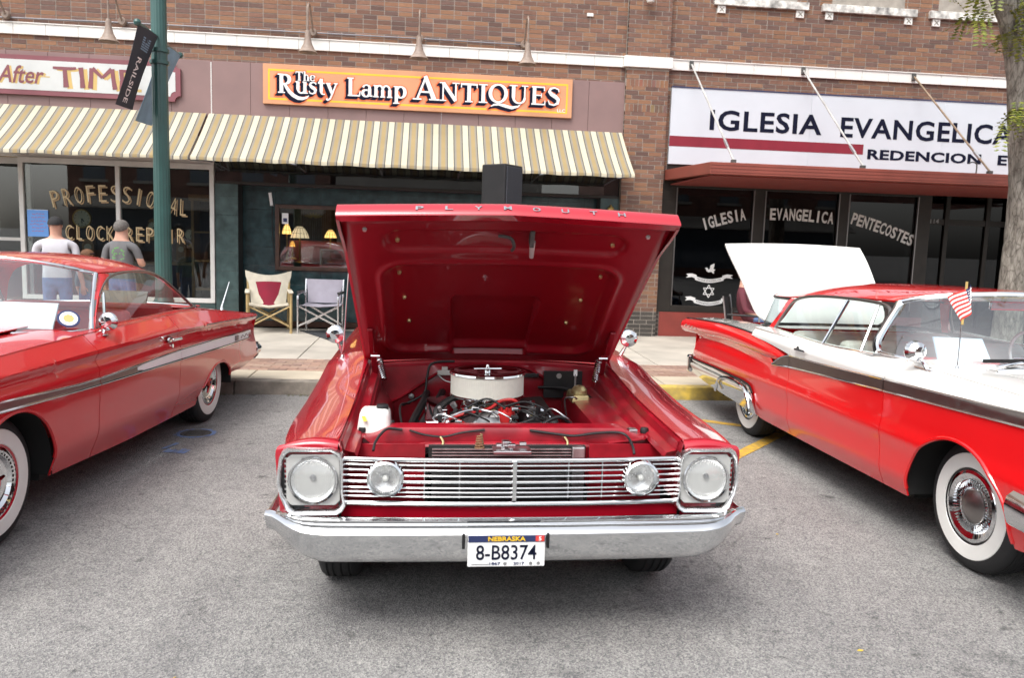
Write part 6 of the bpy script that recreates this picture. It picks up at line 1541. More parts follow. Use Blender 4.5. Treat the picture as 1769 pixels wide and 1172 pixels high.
for k in range(34):                     # small brackets, unions and fittings on top of the engine
    x, y, z = rl.uniform(-.30, .26), rl.uniform(-.06, .22), rl.uniform(.745, .815); m_ = M[rl.choice(['alu', 'chrome', 'black', 'alu', 'gold_cad', 'hose', 'chrome'])]
    if k % 3: MB().cyl((x, y, z), (x+rl.uniform(-.03, .03), y+rl.uniform(-.02, .03), z+rl.uniform(.015, .04)), rl.uniform(.006, .016), n=10).build('engine_fitting', m_, P)
    else: q = rl.uniform(.010, .022); MB().box(x-q, x+q, y-q, y+q, z, z+rl.uniform(.012, .03)).build('engine_bracket', m_, P, smooth=0, bevel=.003)
for k in range(5):
    x0 = -.34+.14*k; hose('engine_wire', [(x0, .10, .74), (x0+.04, .0, .80+.008*k), (x0+.12, -.04, .79), (x0+.16, .06, .75)], .0045, M['hose'] if k % 2 else M['steel'])
# brake master cylinder
mc = MB().hexa([(.445,.44,.765),(.555,.44,.765),(.555,.66,.765),(.445,.66,.765),(.455,.45,.815),(.545,.45,.815),(.545,.65,.815),(.455,.65,.815)]).build('master_cylinder', M['gold_cad'], P, smooth=0, bevel=.012)
MB().lathe([(.046,0),(.044,.02),(.028,.040),(.0,.048)], (.50, .52, .814), n=20).build('reservoir_cap', M['gold_cad'], mc); MB().cyl((.50,.42,.74), (.50,.70,.74), .038, n=16).build('cylinder_bore', M['alu'], mc)
MB().box(.33, .56, .755, .772, .74, .90).build('brake_bracket', M['black'], P, smooth=0); MB().cyl((.42,.752,.872), (.42,.765,.872), .016, n=12).build('grommet', M['alu'], P)
MB().cyl((.49,.60,.83), (.49,.60,.91), .006, n=8).build('clip_rod', M['alu'], P); MB().box(.48, .50, .595, .605, .90, .935).build('clip', M['white_ink'], P, smooth=0)
MB().box(.20, .30, .76, .775, .86, .885).build('relay_box', M['black'], P, smooth=0, bevel=.004)
bl = MB().box(-.30, -.215, .735, .765, .872, .900).build('ballast_block', M['vinyl_grey'], P, smooth=0, bevel=.005); MB().box(-.275, -.24, .74, .77, .895, .92).build('terminal', M['vinyl_grey'], bl, smooth=0, bevel=.004)
hose('wiring', [(-.29,.74,.87),(-.25,.70,.845),(-.18,.66,.84)], .004, 'alu')
for x, z in ((-.45, .74), (-.20, .80), (.62, .78)): MB().lathe([(0,-.012),(.016,-.010),(.018,0)], (x, .775, z), axis='y', n=12).build('grommet', M['alu'], P)
# washer bottle
wb_ = MB().hexa([(-.668,-.42,.775),(-.512,-.42,.775),(-.512,-.27,.775),(-.668,-.27,.775),(-.648,-.40,.905),(-.520,-.40,.905),(-.520,-.285,.905),(-.648,-.285,.905)]).build('washer_bottle', M['plastic_white'], P, smooth=0, bevel=.024, bseg=4)
MB().lathe([(0,.922),(.024,.921),(.027,.914),(.027,.900),(0,.90)], (-.553, -.345, 0), n=20).build('cap', M['black'], wb_); MB().hexa([(-.63,-.4235,.86),(-.615,-.4235,.86),(-.615,-.418,.86),(-.63,-.418,.86),(-.64,-.411,.88),(-.625,-.411,.88),(-.625,-.406,.88),(-.64,-.406,.88)]).build('label_strip', M['yellow_ink'], wb_, smooth=0)
# front wiring loom with connectors
hose('front_loom', [(-.575,-.60,.775),(-.57,-.56,.80),(-.55,-.50,.822),(-.52,-.468,.838),(-.46,-.462,.832)], .006, 'hose'); hose('front_loom', [(-.43,-.462,.83),(-.36,-.466,.81),(-.28,-.468,.803),(-.20,-.464,.82),(-.1,-.458,.832)], .005)
hose('front_loom', [(.10,-.458,.83),(.22,-.464,.815),(.30,-.468,.808),(.40,-.464,.82),(.50,-.462,.822),(.535,-.49,.81),(.54,-.57,.785),(.54,-.60,.76)], .006, 'hose')
for x in (-.295, .255):
    hose('connector_lead', [(x,-.468,.803),(x+.012,-.48,.785),(x+.010,-.49,.765)], .005, M['gold_cad']); MB().hexa([(x-.008,-.50,.715),(x+.010,-.50,.715),(x+.010,-.482,.715),(x-.008,-.482,.715),(x+.002,-.498,.765),(x+.018,-.498,.765),(x+.018,-.482,.765),(x+.002,-.482,.765)]).build('connector', M['white_ink'], P, smooth=0, bevel=.003)
# ---------------- hood
TH = R(35.6); HY, HZ, HL = .795, .980, 1.405
cT, sT = math.cos(TH), math.sin(TH)
def hp(x, v, n): return (x, HY-v*cT+n*sT, HZ+v*sT+n*cT)       # n measured along the outer normal
hwid = pl([(0,.722),(.5,.736),(1.0,.746),(HL,.752)])
def skin(x, v): return (.028-.018*sstep(.5, 1.4, v))*(1-(x/.76)**2)+.018*math.sin(math.pi*v/HL)
vfront = lambda x: HL+.030*(1-abs(x)/.77)
rows = []
for i in range(31):
    u = i/30; row = []
    for j in range(33):
        q = -1+2*j/32; vv = u*vfront(q*.768); x = q*hwid(min(vv, HL)); row.append(hp(x, vv, skin(x, vv)))
    rows.append(row)
hood = MB().grid(rows, flip=False).build('hood', red, P, smooth=40)
rows = []
for j in range(33):
    q = -1+2*j/32; x = q*hwid(HL); v0 = vfront(x); s0 = skin(x, v0)
    rows.append([hp(x, v0, s0), hp(x, v0+.008, s0-.005), hp(x, v0+.016, s0-.018), hp(x, v0+.034, s0-.074), hp(x, v0+.030, s0-.084), hp(x, v0-.02, s0-.076)])
MB().grid(rows, flip=False).build('hood_lip', red, hood, smooth=50)
for s_ in (-1, 1):
    rows = []
    for i in range(31):
        v = vfront(.768)*i/30; x = s_*hwid(min(v, HL)); s0 = skin(x, v); k = .035+.045*sstep(.75, 1, i/30)
        rows.append([hp(x, v, s0), hp(x+s_*.004, v, s0-.008), hp(x+s_*.002, v, s0-k), hp(x-s_*.012, v, s0-k-.002)])
    MB().grid(rows, flip=(s_ < 0)).build('hood_edge', red, hood, smooth=50)
def inner(x, v):
    W = hwid(v); d = .050
    big = sdf_box(x, v, 0, .56, .56, .42, .10)      # large central stamping
    d -= .018*sstep(.012, -.022, big)
    d += .012*math.exp(-((big-.028)/.014)**2)
    slot = sdf_box(x, v, .0, 1.19, .56, .085, .08)  # long slot behind the lip
    d -= .018*sstep(.010, -.016, slot)
    hx_ = .235-.03*(.6-v)/.5
    cen = sdf_box(x, v, -.01, .37, .215+.03*(v-.1), .285, .05 if v > .5 else .004)
    d -= .030*sstep(.003, -.005, cen)
    d -= .020*sstep(.05, .0, W-abs(x)) + .022*sstep(.06, .0, vfront(x)-v-.02)
    return max(.002, d)
rows = []
for i in range(111):
    v = .015+(HL-.035)*i/110; row = []
    for j in range(121):
        q = -1+2*j/120; x = q*(hwid(v)-.010); row.append(hp(x, v+.022*(1-(abs(x)/.77)**1.2)*(i/110), skin(x, v)-inner(x, v)-.004))
    rows.append(row)
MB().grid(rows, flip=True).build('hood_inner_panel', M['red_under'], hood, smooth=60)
for x, v in ((-.50,1.19),(.50,1.19),(-.50,.90),(.50,.90),(-.48,.66),(.44,.66),(-.46,.42),(.40,.42),(-.64,1.30),(.64,1.30)):
    a = hp(x, v, skin(x, v)-inner(x, v)-.004); b = hp(x, v, skin(x, v)-inner(x, v)-.016); MB().cyl(a, b, .011, .008, 10).build('bolt', M['gold_cad'] if v < 1.25 else M['rod'], hood)
ltc = MB(); a = hp(.11, 1.30, -.02); b = hp(.11, 1.22, -.055); ltc.beam(a, b, .055, .02, upv=(1,0,0)); ltc.build('latch_bracket', M['iron'], hood, smooth=0, bevel=.004)
MB().tube([hp(.115, 1.24, -.05), hp(.118, 1.15, -.075)], [.014, .010], 10).build('striker', M['rod'], hood); MB().tube(crv([hp(-.04,1.25,-.03), hp(.01,1.27,-.055), hp(.03,1.23,-.07), hp(.025,1.18,-.06)], 16), .008, 8).build('safety_hook', M['iron'], hood)
for k, c_ in enumerate('PLYMOUTH'):
    x = -.415+k*.1265; g = fit_text(c_, .034, .030, bold=.01, ext=.003)
    def onlip(p, x=x):
        xx = x+p.x; t_ = .25+.45*(1-p.y/.03); v0 = vfront(xx)+.016+.018*t_; s0 = skin(xx, v0)-.018-.056*t_; q = hp(xx, v0+.002+p.z, s0+.002); return q
    g.xform(onlip).build('hood_letter', CH, hood, smooth=0)
# hinges with springs
for s_ in (-1, 1):
    hg = MB(); x = s_*.655
    hg.beam((x, .74, .80), (x, .60, 1.02), .012, .035, upv=(1,0,0)); hg.beam((x+s_*.014, .60, 1.02), (x+s_*.014, .46, 1.17), .012, .03, upv=(1,0,0)); hg.beam((x-s_*.014, .66, .72), (x-s_*.014, .70, .98), .012, .04, upv=(1,0,0)); hg.beam((x+s_*.014, .46, 1.165), (x+s_*.014, .70, 1.02), .012, .024, upv=(1,0,0))
    h_ = hg.build('hood_hinge', bay, P, smooth=0, bevel=.004)
    a, b = Vector((x-s_*.028, .62, .985)), Vector((x-s_*.028-s_*.03, .57, .87)); d_ = (b-a); e1 = d_.orthogonal().normalized(); e2 = d_.normalized().cross(e1)
    MB().tube([a+d_*(i/110)+(e1*math.cos(i*.62)+e2*math.sin(i*.62))*.015 for i in range(111)], .0048, 5).build('hinge_spring', CH, h_)
    MB().cyl((x-s_*.03,.61,1.0), (x+s_*.02,.61,1.0), .010, n=10).build('hinge_pin', CH, h_)
# ---------------- cabin
wsb = [(-.70,1.22,.985),(-.5,1.10,.998),(0,1.05,1.005),(.5,1.10,.998),(.70,1.22,.985)]; wst = [(-.56,1.74,1.325),(-.4,1.68,1.345),(0,1.65,1.352),(.4,1.68,1.345),(.56,1.74,1.325)]
a, b = crv(wsb, 24), crv(wst, 24)
MB().grid([[p+(q-p)*k/6 for k in range(7)] for p, q in zip(a, b)]).build('windshield', M['glass_car'], P, smooth=60)
lens_curve(P, 'windshield_trim', wsb[:1]+wst+wsb[-1:], .014, CH)
zr_ = lambda y, x: pl([(1.62,1.345),(1.9,1.378),(2.4,1.385),(2.9,1.36),(3.15,1.31)])(y)-.03*(x/.6)**2-.03*(abs(x)/.6)**6
top_panel(P, 'roof', red, lin(1.66, 3.15, 20), lambda y: -.60, lambda y: .60, zr_, 20)
for s_ in (-1, 1):
    MB().tube([(s_*.70,1.22,.985),(s_*.585,1.74,1.32)], .026, 8).build('windshield_pillar', red, P)
    MB().grid([[(s_*.72,2.75,.97),(s_*.62,2.95,1.29)],[(s_*.72,3.35,.96),(s_*.60,3.15,1.30)]], flip=(s_ > 0)).build('rear_pillar', red, P, solid=.02)
    MB().grid([[(s_*.735,1.28,.97),(s_*.605,1.76,1.30)],[(s_*.74,2.0,.97),(s_*.62,2.3,1.33)],[(s_*.725,2.75,.97),(s_*.62,2.95,1.30)]], flip=(s_ > 0)).build('side_glass', M['glass_car'], P)
    MB().grid([[(s_*.70,y,.968-.012*sstep(2.6,3.4,y)),(s_*.84,y,.958-.010*sstep(2.6,3.4,y)),(s_*xfP(y,zoP(y)),y,zoP(y)+.001)] for y in lin(.935, 3.44, 20)], flip=(s_ < 0)).build('door_sill_top', red, P, solid=.01)
    mr2 = thing if False else None
    mi_ = MB().lathe([(0,.03),(.03,.028),(.052,.012),(.058,-.004),(.055,-.012),(0,-.010)], axis='y', n=28).xform(lambda p: (p.x+s_*.935, -p.y+1.16, p.z+1.055)).build('door_mirror', CH, P); MB().tube([(s_*.90,1.22,.94),(s_*.93,1.18,1.02)], [.014,.008], 8).build('mirror_stem', CH, mi_)
MB().grid([[(-.60,3.15,1.30),(0,3.2,1.325),(.60,3.15,1.30)],[(-.70,3.45,.97),(0,3.5,.98),(.70,3.45,.97)]]).build('rear_window', M['glass_car'], P)
top_panel(P, 'trunk_lid', red, lin(3.40, 4.19, 10), lambda y: -xfP(y, .92), lambda y: xfP(y, .92), lambda y, x: zoP(y)+.03*(1-(x/.95)**2), 16)
MB().box(-.90, .90, 4.15, 4.19, .40, .905).build('rear_panel', red, P, smooth=0); MB().box(-.95, .95, 4.18, 4.27, .40, .54).build('rear_bumper', M['chrome'], P, smooth=0, bevel=.03)
MB().box(-.52, .52, -.45, 4.1, .22, .34).box(-.84, .84, .45, 2.5, .225, .335).build('underbody', M['under'], P, smooth=0)
MB().box(-.70, .70, .95, 3.4, .34, .62).build('cabin_floor', M['under'], P, smooth=0)
se = MB().box(-.62, .62, 1.95, 2.15, .6, 1.02).build('front_seat', M['vinyl_red'], P, smooth=0, bevel=.06, bseg=3); MB().box(-.64, .64, 1.18, 1.40, .70, .95).build('dashboard', M['vinyl_red'], P, smooth=0, bevel=.05)
an = MB().tube([(-.862, .85, .925), (-.855, .85, .97)], [.020, .010], 10).build('antenna', CH, P); MB().tube([(-.855,.85,.97),(-.838,.86,1.25),(-.822,.87,1.50)], [.0055,.004,.0028], 6).build('mast', CH, an)
# ================================================================ red hardtop with white side flash
def warp(o, fn):
    for v in o.data.vertices: v.co = fn(v.co)
    return o
C = thing('parked_car', 'red two-door hardtop with white side flash and whitewall tyres', 'car', (-3.05, 4.27, 0), R(-5.2))
red = M['red_impala']
hwC = pl([(-.86,.955),(-.5,.982),(0,.99),(2.8,.985),(3.6,.965),(4.28,.925)])
zcC = pl([(-.86,.905),(0,.918),(2.0,.915),(3.0,.885),(4.07,.832),(4.3,.822)])
zbC = pl([(-.86,.965),(0,1.0),(.9,1.015),(2.4,1.020),(2.85,.998),(3.3,.955),(3.7,.908),(4.28,.840)])
def xfC(y, z):
    w_ = hwC(y); c = zcC(y)
    if z >= c: return w_-.004-(z-c)*(.95)
    x = w_-.028*math.exp(-((z-(c-.055))/.030)**2)-.004
    x -= .012*sstep(.70, .45, z)+.075*sstep(.46, .20, z)
    return x
A1, A2 = archz(.05, .33, .395), archz(3.03, .22, .395, .80)
zlC = zlow_fn(pl([(-.86,.36),(-.5,.30),(.45,.275),(1.6,.235),(2.6,.23),(3.43,.385),(3.7,.37),(4.3,.43)]), [A1, A2])
ar = [(.05, .395), (3.03, .395)]
def tail(v):
    k = sstep(3.55, 4.28, v.y); s_ = pl([(.40,.05),(.55,-.05),(.69,-.15),(.78,-.09),(.84,0)])(v.z); v.y += k*s_; return v
zu = pl([(-.86,.835),(-.08,.800),(.945,.753),(2.1,.763),(3.82,.724),(4.2,.715)]); zl_ = pl([(-.86,.790),(-.08,.752),(.945,.716),(2.1,.690),(3.82,.648),(4.2,.640)])
for s_ in (1, -1):
    fe = side_panel(C, 'front_fender', red, ystat(-.85, .8965, ar), zlC, zbC, xfC, s_, 34)
    dr = side_panel(C, 'door', red, ystat(.9035, 2.1365, ar), zlC, zbC, xfC, s_, 34)
    qu = side_panel(C, 'rear_quarter', red, ystat(2.1435, 4.28, ar, .05), zlC, zbC, xfC, s_, 34); warp(qu, tail)
    for nm, ya, yb, par in (('front', -.84, .894, fe), ('door', .906, 2.134, dr), ('rear', 2.146, 3.98, qu)):
        for f_, r_ in ((zu, .0065), (zl_, .0085)):
            mb = MB(); pts = [(s_*(xfC(y, f_(y))+.004), y-(.11*sstep(3.55, 4.28, y)), f_(y)) for y in lin(ya, yb, 30)]
            mb.tube(pts, r_, 8).build('side_moulding', M['chrome'], par)
    side_panel(fe, 'moulding_infill', M['stainless_dark'], lin(-.83, .894, 30), lambda y: zl_(y)+.006, lambda y: zu(y)-.003, xfC, s_, 4, .004, .004)
    side_panel(dr, 'moulding_infill', M['stainless_dark'], lin(.906, 1.47, 12), lambda y: zl_(y)+.006, lambda y: zu(y)-.003, xfC, s_, 4, .004, .004)
    wt = M['white_ink']
    rows = []
    for y in lin(1.40, 2.134, 16):
        k = sstep(1.40, 1.52, y); a = zl_(y)+.006+(1-k)*.012; b = zu(y)-.004-(1-k)*.010; rows.append([(s_*(xfC(y, a+(b-a)*j/4)+.007), y, a+(b-a)*j/4) for j in range(5)])
    MB().grid(rows, flip=(s_ > 0)).build('white_flash', wt, dr, solid=.005)
    rows = []
    for y in lin(2.146, 4.06, 30):
        a = zl_(y)+.006+.045*sstep(3.9, 4.06, y); b = zu(y)-.004; rows.append([(s_*(xfC(y, a+(b-a)*j/4)+.007), y-(.12*sstep(3.55, 4.28, y)), a+(b-a)*j/4) for j in range(5)])
    MB().grid(rows, flip=(s_ > 0)).build('white_flash', wt, qu, solid=.005)
    sc_ = MB(); rq = random.Random(3)
    sc_.tube(crv([(s_*1.0, 3.50+.05*i, .695+(.018 if i % 2 else -.006)) for i in range(7)], 40), .004, 5); sc_.build('name_script', M['stainless_dark'], qu)
    MB().box(s_*.985-.012, s_*.985+.012, 3.40, 3.45, .675, .722).build('crossed_flag_badge', M['stainless_dark'], qu, smooth=0, bevel=.006)
    # crease highlight moulding is paint only; bright shoulder bead toward the tail
    mb = MB().tube([(s_*(xfC(y, zcC(y))+.001), y, zcC(y)) for y in lin(2.7, 4.24, 20)], .005, 6); mb.build('fin_bead', M['stainless_dark'], qu)
    hd = MB().lathe([(0,-.012),(.03,-.010),(.036,0),(.03,.01)], (0,0,0), axis='x', n=16).xform(lambda p: (s_*(.975)+p.x*s_*-1, 1.965+p.y*1.2, .862+p.z*.55)).build('door_handle', M['chrome'], dr)
    MB().beam((s_*1.012, 1.93, .862), (s_*1.012, 2.09, .856), .016, .020).build('handle_bar', M['chrome'], hd, smooth=0, bevel=.006)
    MB().cyl((s_*.965, 1.985, .812), (s_*.99, 1.985, .812), .014, n=12).build('door_lock', M['chrome'], dr)
    MB().cyl((s_*.97, 1.80, .892), (s_*.995, 1.80, .892), .010, n=10).build('button', M['chrome'], dr)
    # bumper end at the tail
    MB().lathe([(0,.0),(.055,.02),(.062,.07),(.058,.14),(.035,.19),(.0,.215)], (0,0,0), axis='y', n=16).xform(lambda p: (s_*.865+p.x, 4.26+p.y, .475+p.z*.95)).build('rear_bumper_end', M['chrome'], C)
    well(C, .05, s_, .415); well(C, 3.03, s_, .40)
    for e in ((.05, .33, .395, 1.0), (3.03, .22, .395, .80)):
        pts = [(s_*(xfC(e[0]-e[2]*math.cos(R(a)), e[1]+e[3]*e[2]*math.sin(R(a)))-.004), e[0]-e[2]*math.cos(R(a)), e[1]+e[3]*e[2]*math.sin(R(a))) for a in range(8, 173, 4)]
        pts = [q for q in pts if q[2] > (.30 if e[0] < 1 else .36)]
        MB().tube(pts, .012, 6).build('arch_lip', red, C)
    wheel(C, s_*.765, .05, s_, 'slot', zr=.347); wheel(C, s_*.765, 3.05, s_, 'slot', zr=.347)
# shoulder to belt and hood
def hoodz(y, x): return zbC(y)+.006+.035*(1-(x/.86)**2)-.012*math.exp(-((abs(x)-.62)/.05)**2)
ys = ystat(-.85, .60)
top_panel(C, 'hood', red, lin(-.85, .55, 16), lambda y: -.58, lambda y: .58, hoodz, 18)
for s_ in (1, -1):
    xo = lambda y: xfC(y, zbC(y))
    rows = [[(s_*(.585+(xo(y)-.585)*j/10), y, hoodz(y, .585)+(zbC(y)-hoodz(y, .585))*(j/10)**1.2+.010*math.sin(math.pi*j/10)) for j in range(11)] for y in lin(-.85, .90, 24)]
    MB().grid(rows, flip=(s_ > 0)).build('fender_top', red, C, solid=.006)
    rows = [[(s_*(.80+(xo(y)-.80)*j/4), y, zbC(y)+.004*math.sin(math.pi*j/4)+.006*(1-j/4)) for j in range(5)] for y in lin(.90, 2.90, 26)]
    MB().grid(rows, flip=(s_ > 0)).build('door_top', red, C, solid=.006)
rows = [[(-.58+1.16*j/12, y, hoodz(.55, 0)+(y-.55)*.02+.004) for j in range(13)] for y in lin(.555, 1.12, 8)]
MB().grid(rows).build('cowl', red, C, solid=.006)
deck = lambda y, x: zbC(y)+.010+.02*(1-(x/.9)**2)
top_panel(C, 'trunk_lid', red, lin(2.86, 4.26, 20), lambda y: -xfC(y, zbC(y)), lambda y: xfC(y, zbC(y)), lambda y, x: zbC(y)+.020*(1-(x/xfC(y, zbC(y)))**4)-.03*(1-(x/.9)**2)*sstep(3.3, 4.2, y), 20)
MB().grid([[(x, 4.27-.0*abs(x), .835), (x, 4.16, .72), (x, 4.16, .60), (x, 4.30, .44)] for x in lin(-.91, .91, 13)]).build('tail_panel', red, C, solid=.01)
MB().grid([[(x, 4.30, .56), (x, 4.42, .54), (x, 4.45, .48), (x, 4.42, .40), (x, 4.30, .38)] for x in lin(-.88, .88, 13)], flip=True).build('rear_bumper', M['chrome'], C, solid=.005, smooth=60)
MB().cyl((.55, 3.6, .23), (.60, 4.22, .20), .03, n=12).build('exhaust_pipe', M['steel'], C)
# front end (largely outside the frame)
front_end(C, red, .948, lambda x: zbC(-.86)+.006+.030*(1-(x/.95)**2), -.855, .80, .47)
bumper_bar(C, 'front_bumper', [(-1.0,-.50),(-1.005,-.75),(-.97,-.88),(-.80,-.955),(-.4,-.99),(0,-1.0),(.4,-.99),(.80,-.955),(.97,-.88),(1.005,-.75),(1.0,-.50)], .17, .05, .47, M['chrome_bumper'])
# greenhouse
wsb = [(-.845,1.10,1.022),(-.70,.84,1.030),(-.4,.64,1.040),(0,.58,1.045),(.4,.64,1.040),(.70,.84,1.030),(.845,1.10,1.022)]
wst = [(-.665,1.53,1.352),(-.53,1.33,1.408),(-.3,1.20,1.448),(0,1.16,1.458),(.3,1.20,1.448),(.53,1.33,1.408),(.665,1.53,1.352)]
a, b = crv(wsb, 36), crv(wst, 36)
MB().grid([[p+(q-p)*k/8+Vector((0,-.02,.02))*math.sin(math.pi*k/8) for k in range(9)] for p, q in zip(a, b)]).build('windshield', M['glass_car'], C, smooth=60)
lens_curve(C, 'windshield_trim', wst, .013, M['chrome'], 8); lens_curve(C, 'windshield_trim', wsb, .010, M['chrome'], 8)
xe = pl([(1.1,.60),(1.52,.672),(2.3,.668),(2.65,.715),(2.92,.80)]); zcR = pl([(1.1,1.452),(1.6,1.478),(2.0,1.472),(2.4,1.440),(2.7,1.392),(2.95,1.33)]); dp_ = pl([(1.1,.05),(1.52,.118),(2.0,.118),(2.3,.115),(2.5,.14),(2.65,.185),(2.8,.27),(2.92,.335)])
yf = pl([(0,1.15),(.45,1.19),(.8,1.33),(1,1.53)]); yr_ = pl([(0,2.60),(.7,2.62),(.9,2.74),(1,2.92)])
rows = []
for i in range(33):
    u = i/32; row = []
    for j in range(41):
        q = -1+2*j/40; y = yf(abs(q))+(yr_(abs(q))-yf(abs(q)))*u; row.append((q*xe(y), y, zcR(y)-dp_(y)*abs(q)**2.6))
    rows.append(row)
MB().grid(rows).build('roof', red, C, smooth=60, solid=.012)
rb2 = [(-.80,2.95,1.005),(-.62,3.25,1.0),(0,3.42,1.0),(.62,3.25,1.0),(.80,2.95,1.005)]
rt2 = [(q*xe(yr_(abs(q))), yr_(abs(q)), zcR(yr_(abs(q)))-dp_(yr_(abs(q)))*abs(q)**2.6-.004) for q in (-.97,-.75,0,.75,.97)]
a, b = crv(rb2, 28), crv(rt2, 28)
MB().grid([[p+(q-p)*k/6 for k in range(7)] for p, q in zip(a, b)]).build('rear_window', M['glass_rear'], C, smooth=60)
lens_curve(C, 'rear_window_trim', rb2, .009, M['chrome'])
for s_ in (1, -1):
    gl = [(1.09,1.024,.842),(1.22,1.13,.800),(1.40,1.235,.750),(1.60,1.315,.706),(1.80,1.346,.688),(2.1,1.348,.678),(2.32,1.335,.674),(2.52,1.275,.695),(2.70,1.165,.737),(2.88,1.024,.795)]
    top = crv([(s_*x, y, z) for y, z, x in gl], 40); bot = [Vector((s_*(.845-.05*(p.y-1.09)/1.8), p.y, 1.022)) for p in top]
    MB().grid([[p+(q-p)*k/4 for k in range(5)] for p, q in zip(bot, top)], flip=(s_ > 0)).build('side_glass', M['glass_rear'], C, smooth=60)
    MB().tube(top, .010, 8).build('window_trim', M['stainless_dark'], C); MB().tube([p+Vector((s_*.004,0,0)) for p in bot], .009, 6).build('belt_trim', M['stainless_dark'], C)
    # windscreen pillar: red skin between screen and window
    A = crv([(s_*.845,1.10,1.022),(s_*.775,1.25,1.15),(s_*.715,1.40,1.26),(s_*.665,1.53,1.352)], 12); Bp = crv([(s_*.846,1.13,1.022),(s_*.800,1.27,1.15),(s_*.742,1.45,1.252),(s_*.690,1.66,1.345)], 12)
    n_ = min(len(A), len(Bp)); MB().grid([[A[i]+Vector((-s_*.01,-.006,0)), (A[i]+Bp[i])/2+Vector((s_*.018,-.012,.004)), Bp[i]+Vector((s_*.004,0,0))] for i in range(n_)], flip=(s_ < 0)).build('windshield_pillar', red, C, solid=.012, smooth=60)
    MB().tube([p+Vector((s_*.004,-.012,0)) for p in A], .0155, 8).build('pillar_trim', M['chrome'], C)
    MB().tube([(s_*.80,1.36,1.03),(s_*.765,1.42,1.235)], .009, 6).build('vent_post', M['chrome'], C)
mi_ = MB().lathe([(0,.035),(.035,.032),(.056,.012),(.060,-.002),(.054,-.008),(0,-.006)], axis='y', n=28).xform(lambda p: (p.x+.93, -p.y+1.14, p.z+1.075)).build('door_mirror', M['chrome'], C)
MB().tube([(.895,1.13,.992),(.905,1.14,1.02),(.925,1.15,1.065)], [.018,.010,.009], 8).build('mirror_stem', M['chrome'], mi_); MB().lathe([(0,.006),(.035,.004),(.045,0)], (.895,1.12,.99), n=16).build('mirror_foot', M['chrome'], mi_)
an = MB().lathe([(0,.06),(.008,.05),(.014,.02),(.026,0)], (.72, 3.80, .905), n=12).build('antenna', M['chrome'], C); MB().tube([(.72,3.80,.95),(.735,3.86,1.06),(.75,3.93,1.18)], [.007,.005,.003], 6).build('mast', M['chrome'], an)
# interior
MB().box(-.55, .55, -.3, 4.1, .22, .36).box(-.84, .84, .48, 2.55, .235, .355).build('underbody', M['under'], C, smooth=0)
MB().box(-.80, .80, .95, 2.9, .36, .50).build('cabin_floor', M['vinyl_red'], C, smooth=0)
fs = MB().hexa([(-.72,1.72,.5),(.72,1.72,.5),(.72,1.95,.5),(-.72,1.95,.5),(-.70,1.82,1.075),(.70,1.82,1.075),(.70,1.99,1.075),(-.70,1.99,1.075)]).build('front_seat', M['vinyl_red'], C, smooth=0, bevel=.05, bseg=3); MB().box(-.72, .72, 1.30, 1.80, .48, .66).build('seat_cushion', M['vinyl_red'], fs, smooth=0, bevel=.05)
for s_ in (-1, 1): MB().hexa([(s_*.70-.022,1.80,.80),(s_*.70+.022,1.80,.80),(s_*.70+.022,1.97,.80),(s_*.70-.022,1.97,.80),(s_*.70-.022,1.85,1.01),(s_*.70+.022,1.85,1.01),(s_*.70+.022,1.98,1.01),(s_*.70-.022,1.98,1.01)]).build('seat_end_panel', M['white_car'], fs, smooth=0, bevel=.01)
rs = MB().hexa([(-.70,2.45,.5),(.70,2.45,.5),(.70,2.75,.5),(-.70,2.75,.5),(-.68,2.60,1.05),(.68,2.60,1.05),(.68,2.80,1.05),(-.68,2.80,1.05)]).build('rear_seat', M['vinyl_red'], C, smooth=0, bevel=.05, bseg=3)
MB().grid([[(x, 2.75, .985), (x, 3.1, .99), (x, 3.35, .985)] for x in lin(-.68, .68, 9)]).build('parcel_shelf', M['vinyl_red'], C, solid=.01)
MB().grid([[(x, .62+.35*(abs(x)/.8)**2, 1.035), (x, .92+.15*(abs(x)/.8)**2, 1.03), (x, 1.10, .99), (x, 1.10, .80)] for x in lin(-.80, .80, 17)]).build('dashboard', M['vinyl_red'], C, solid=.01)
sw = MB().tube([(.36+.19*math.cos(R(10*i)), 1.32+.19*math.sin(R(10*i))*.45, .97+.19*math.sin(R(10*i))*.88) for i in range(36)], .011, 8, closed=True).build('steering_wheel', M['red_plastic'], C); MB().beam((.17,1.32,.97), (.55,1.32,.97), .03, .02).build('spoke', M['chrome'], sw, smooth=0, bevel=.006); MB().cyl((.36,1.32,.97), (.36,1.05,.86), .02, n=10).build('column', M['red_plastic'], sw)
MB().box(-.12, .12, 1.24, 1.27, 1.33, 1.39).build('rear_view_mirror', M['chrome'], C, smooth=0, bevel=.01)
tag(MB().hexa([(-2.30,5.15,1.06),(-1.96,5.22,1.05),(-1.96,5.235,1.05),(-2.30,5.165,1.06),(-2.31,5.33,1.20),(-2.00,5.40,1.19),(-2.00,5.415,1.19),(-2.31,5.345,1.20)]).xform(lambda p: (p.x-.30, p.y-.12, p.z-.005)).build('show_card', M['paper'], smooth=0), 'white show card propped on the dash of the hardtop', 'card')
stk = thing('window_sticker', 'round blue and yellow sticker low on the hardtop windshield', 'sticker', (-2.185, 5.145, 1.105)); stk.rotation_euler = (R(-40), 0, R(32))
MB().lathe([(0,-.004),(.062,-.004),(.064,0)], axis='y', n=28).build('rim', M['navy'], stk); MB().lathe([(0,-.0045),(.050,-.0045)], axis='y', n=28).build('field', M['paper'], stk); MB().lathe([(0,-.0052),(.03,-.0052)], axis='y', n=8).build('emblem', M['ochre'], stk)
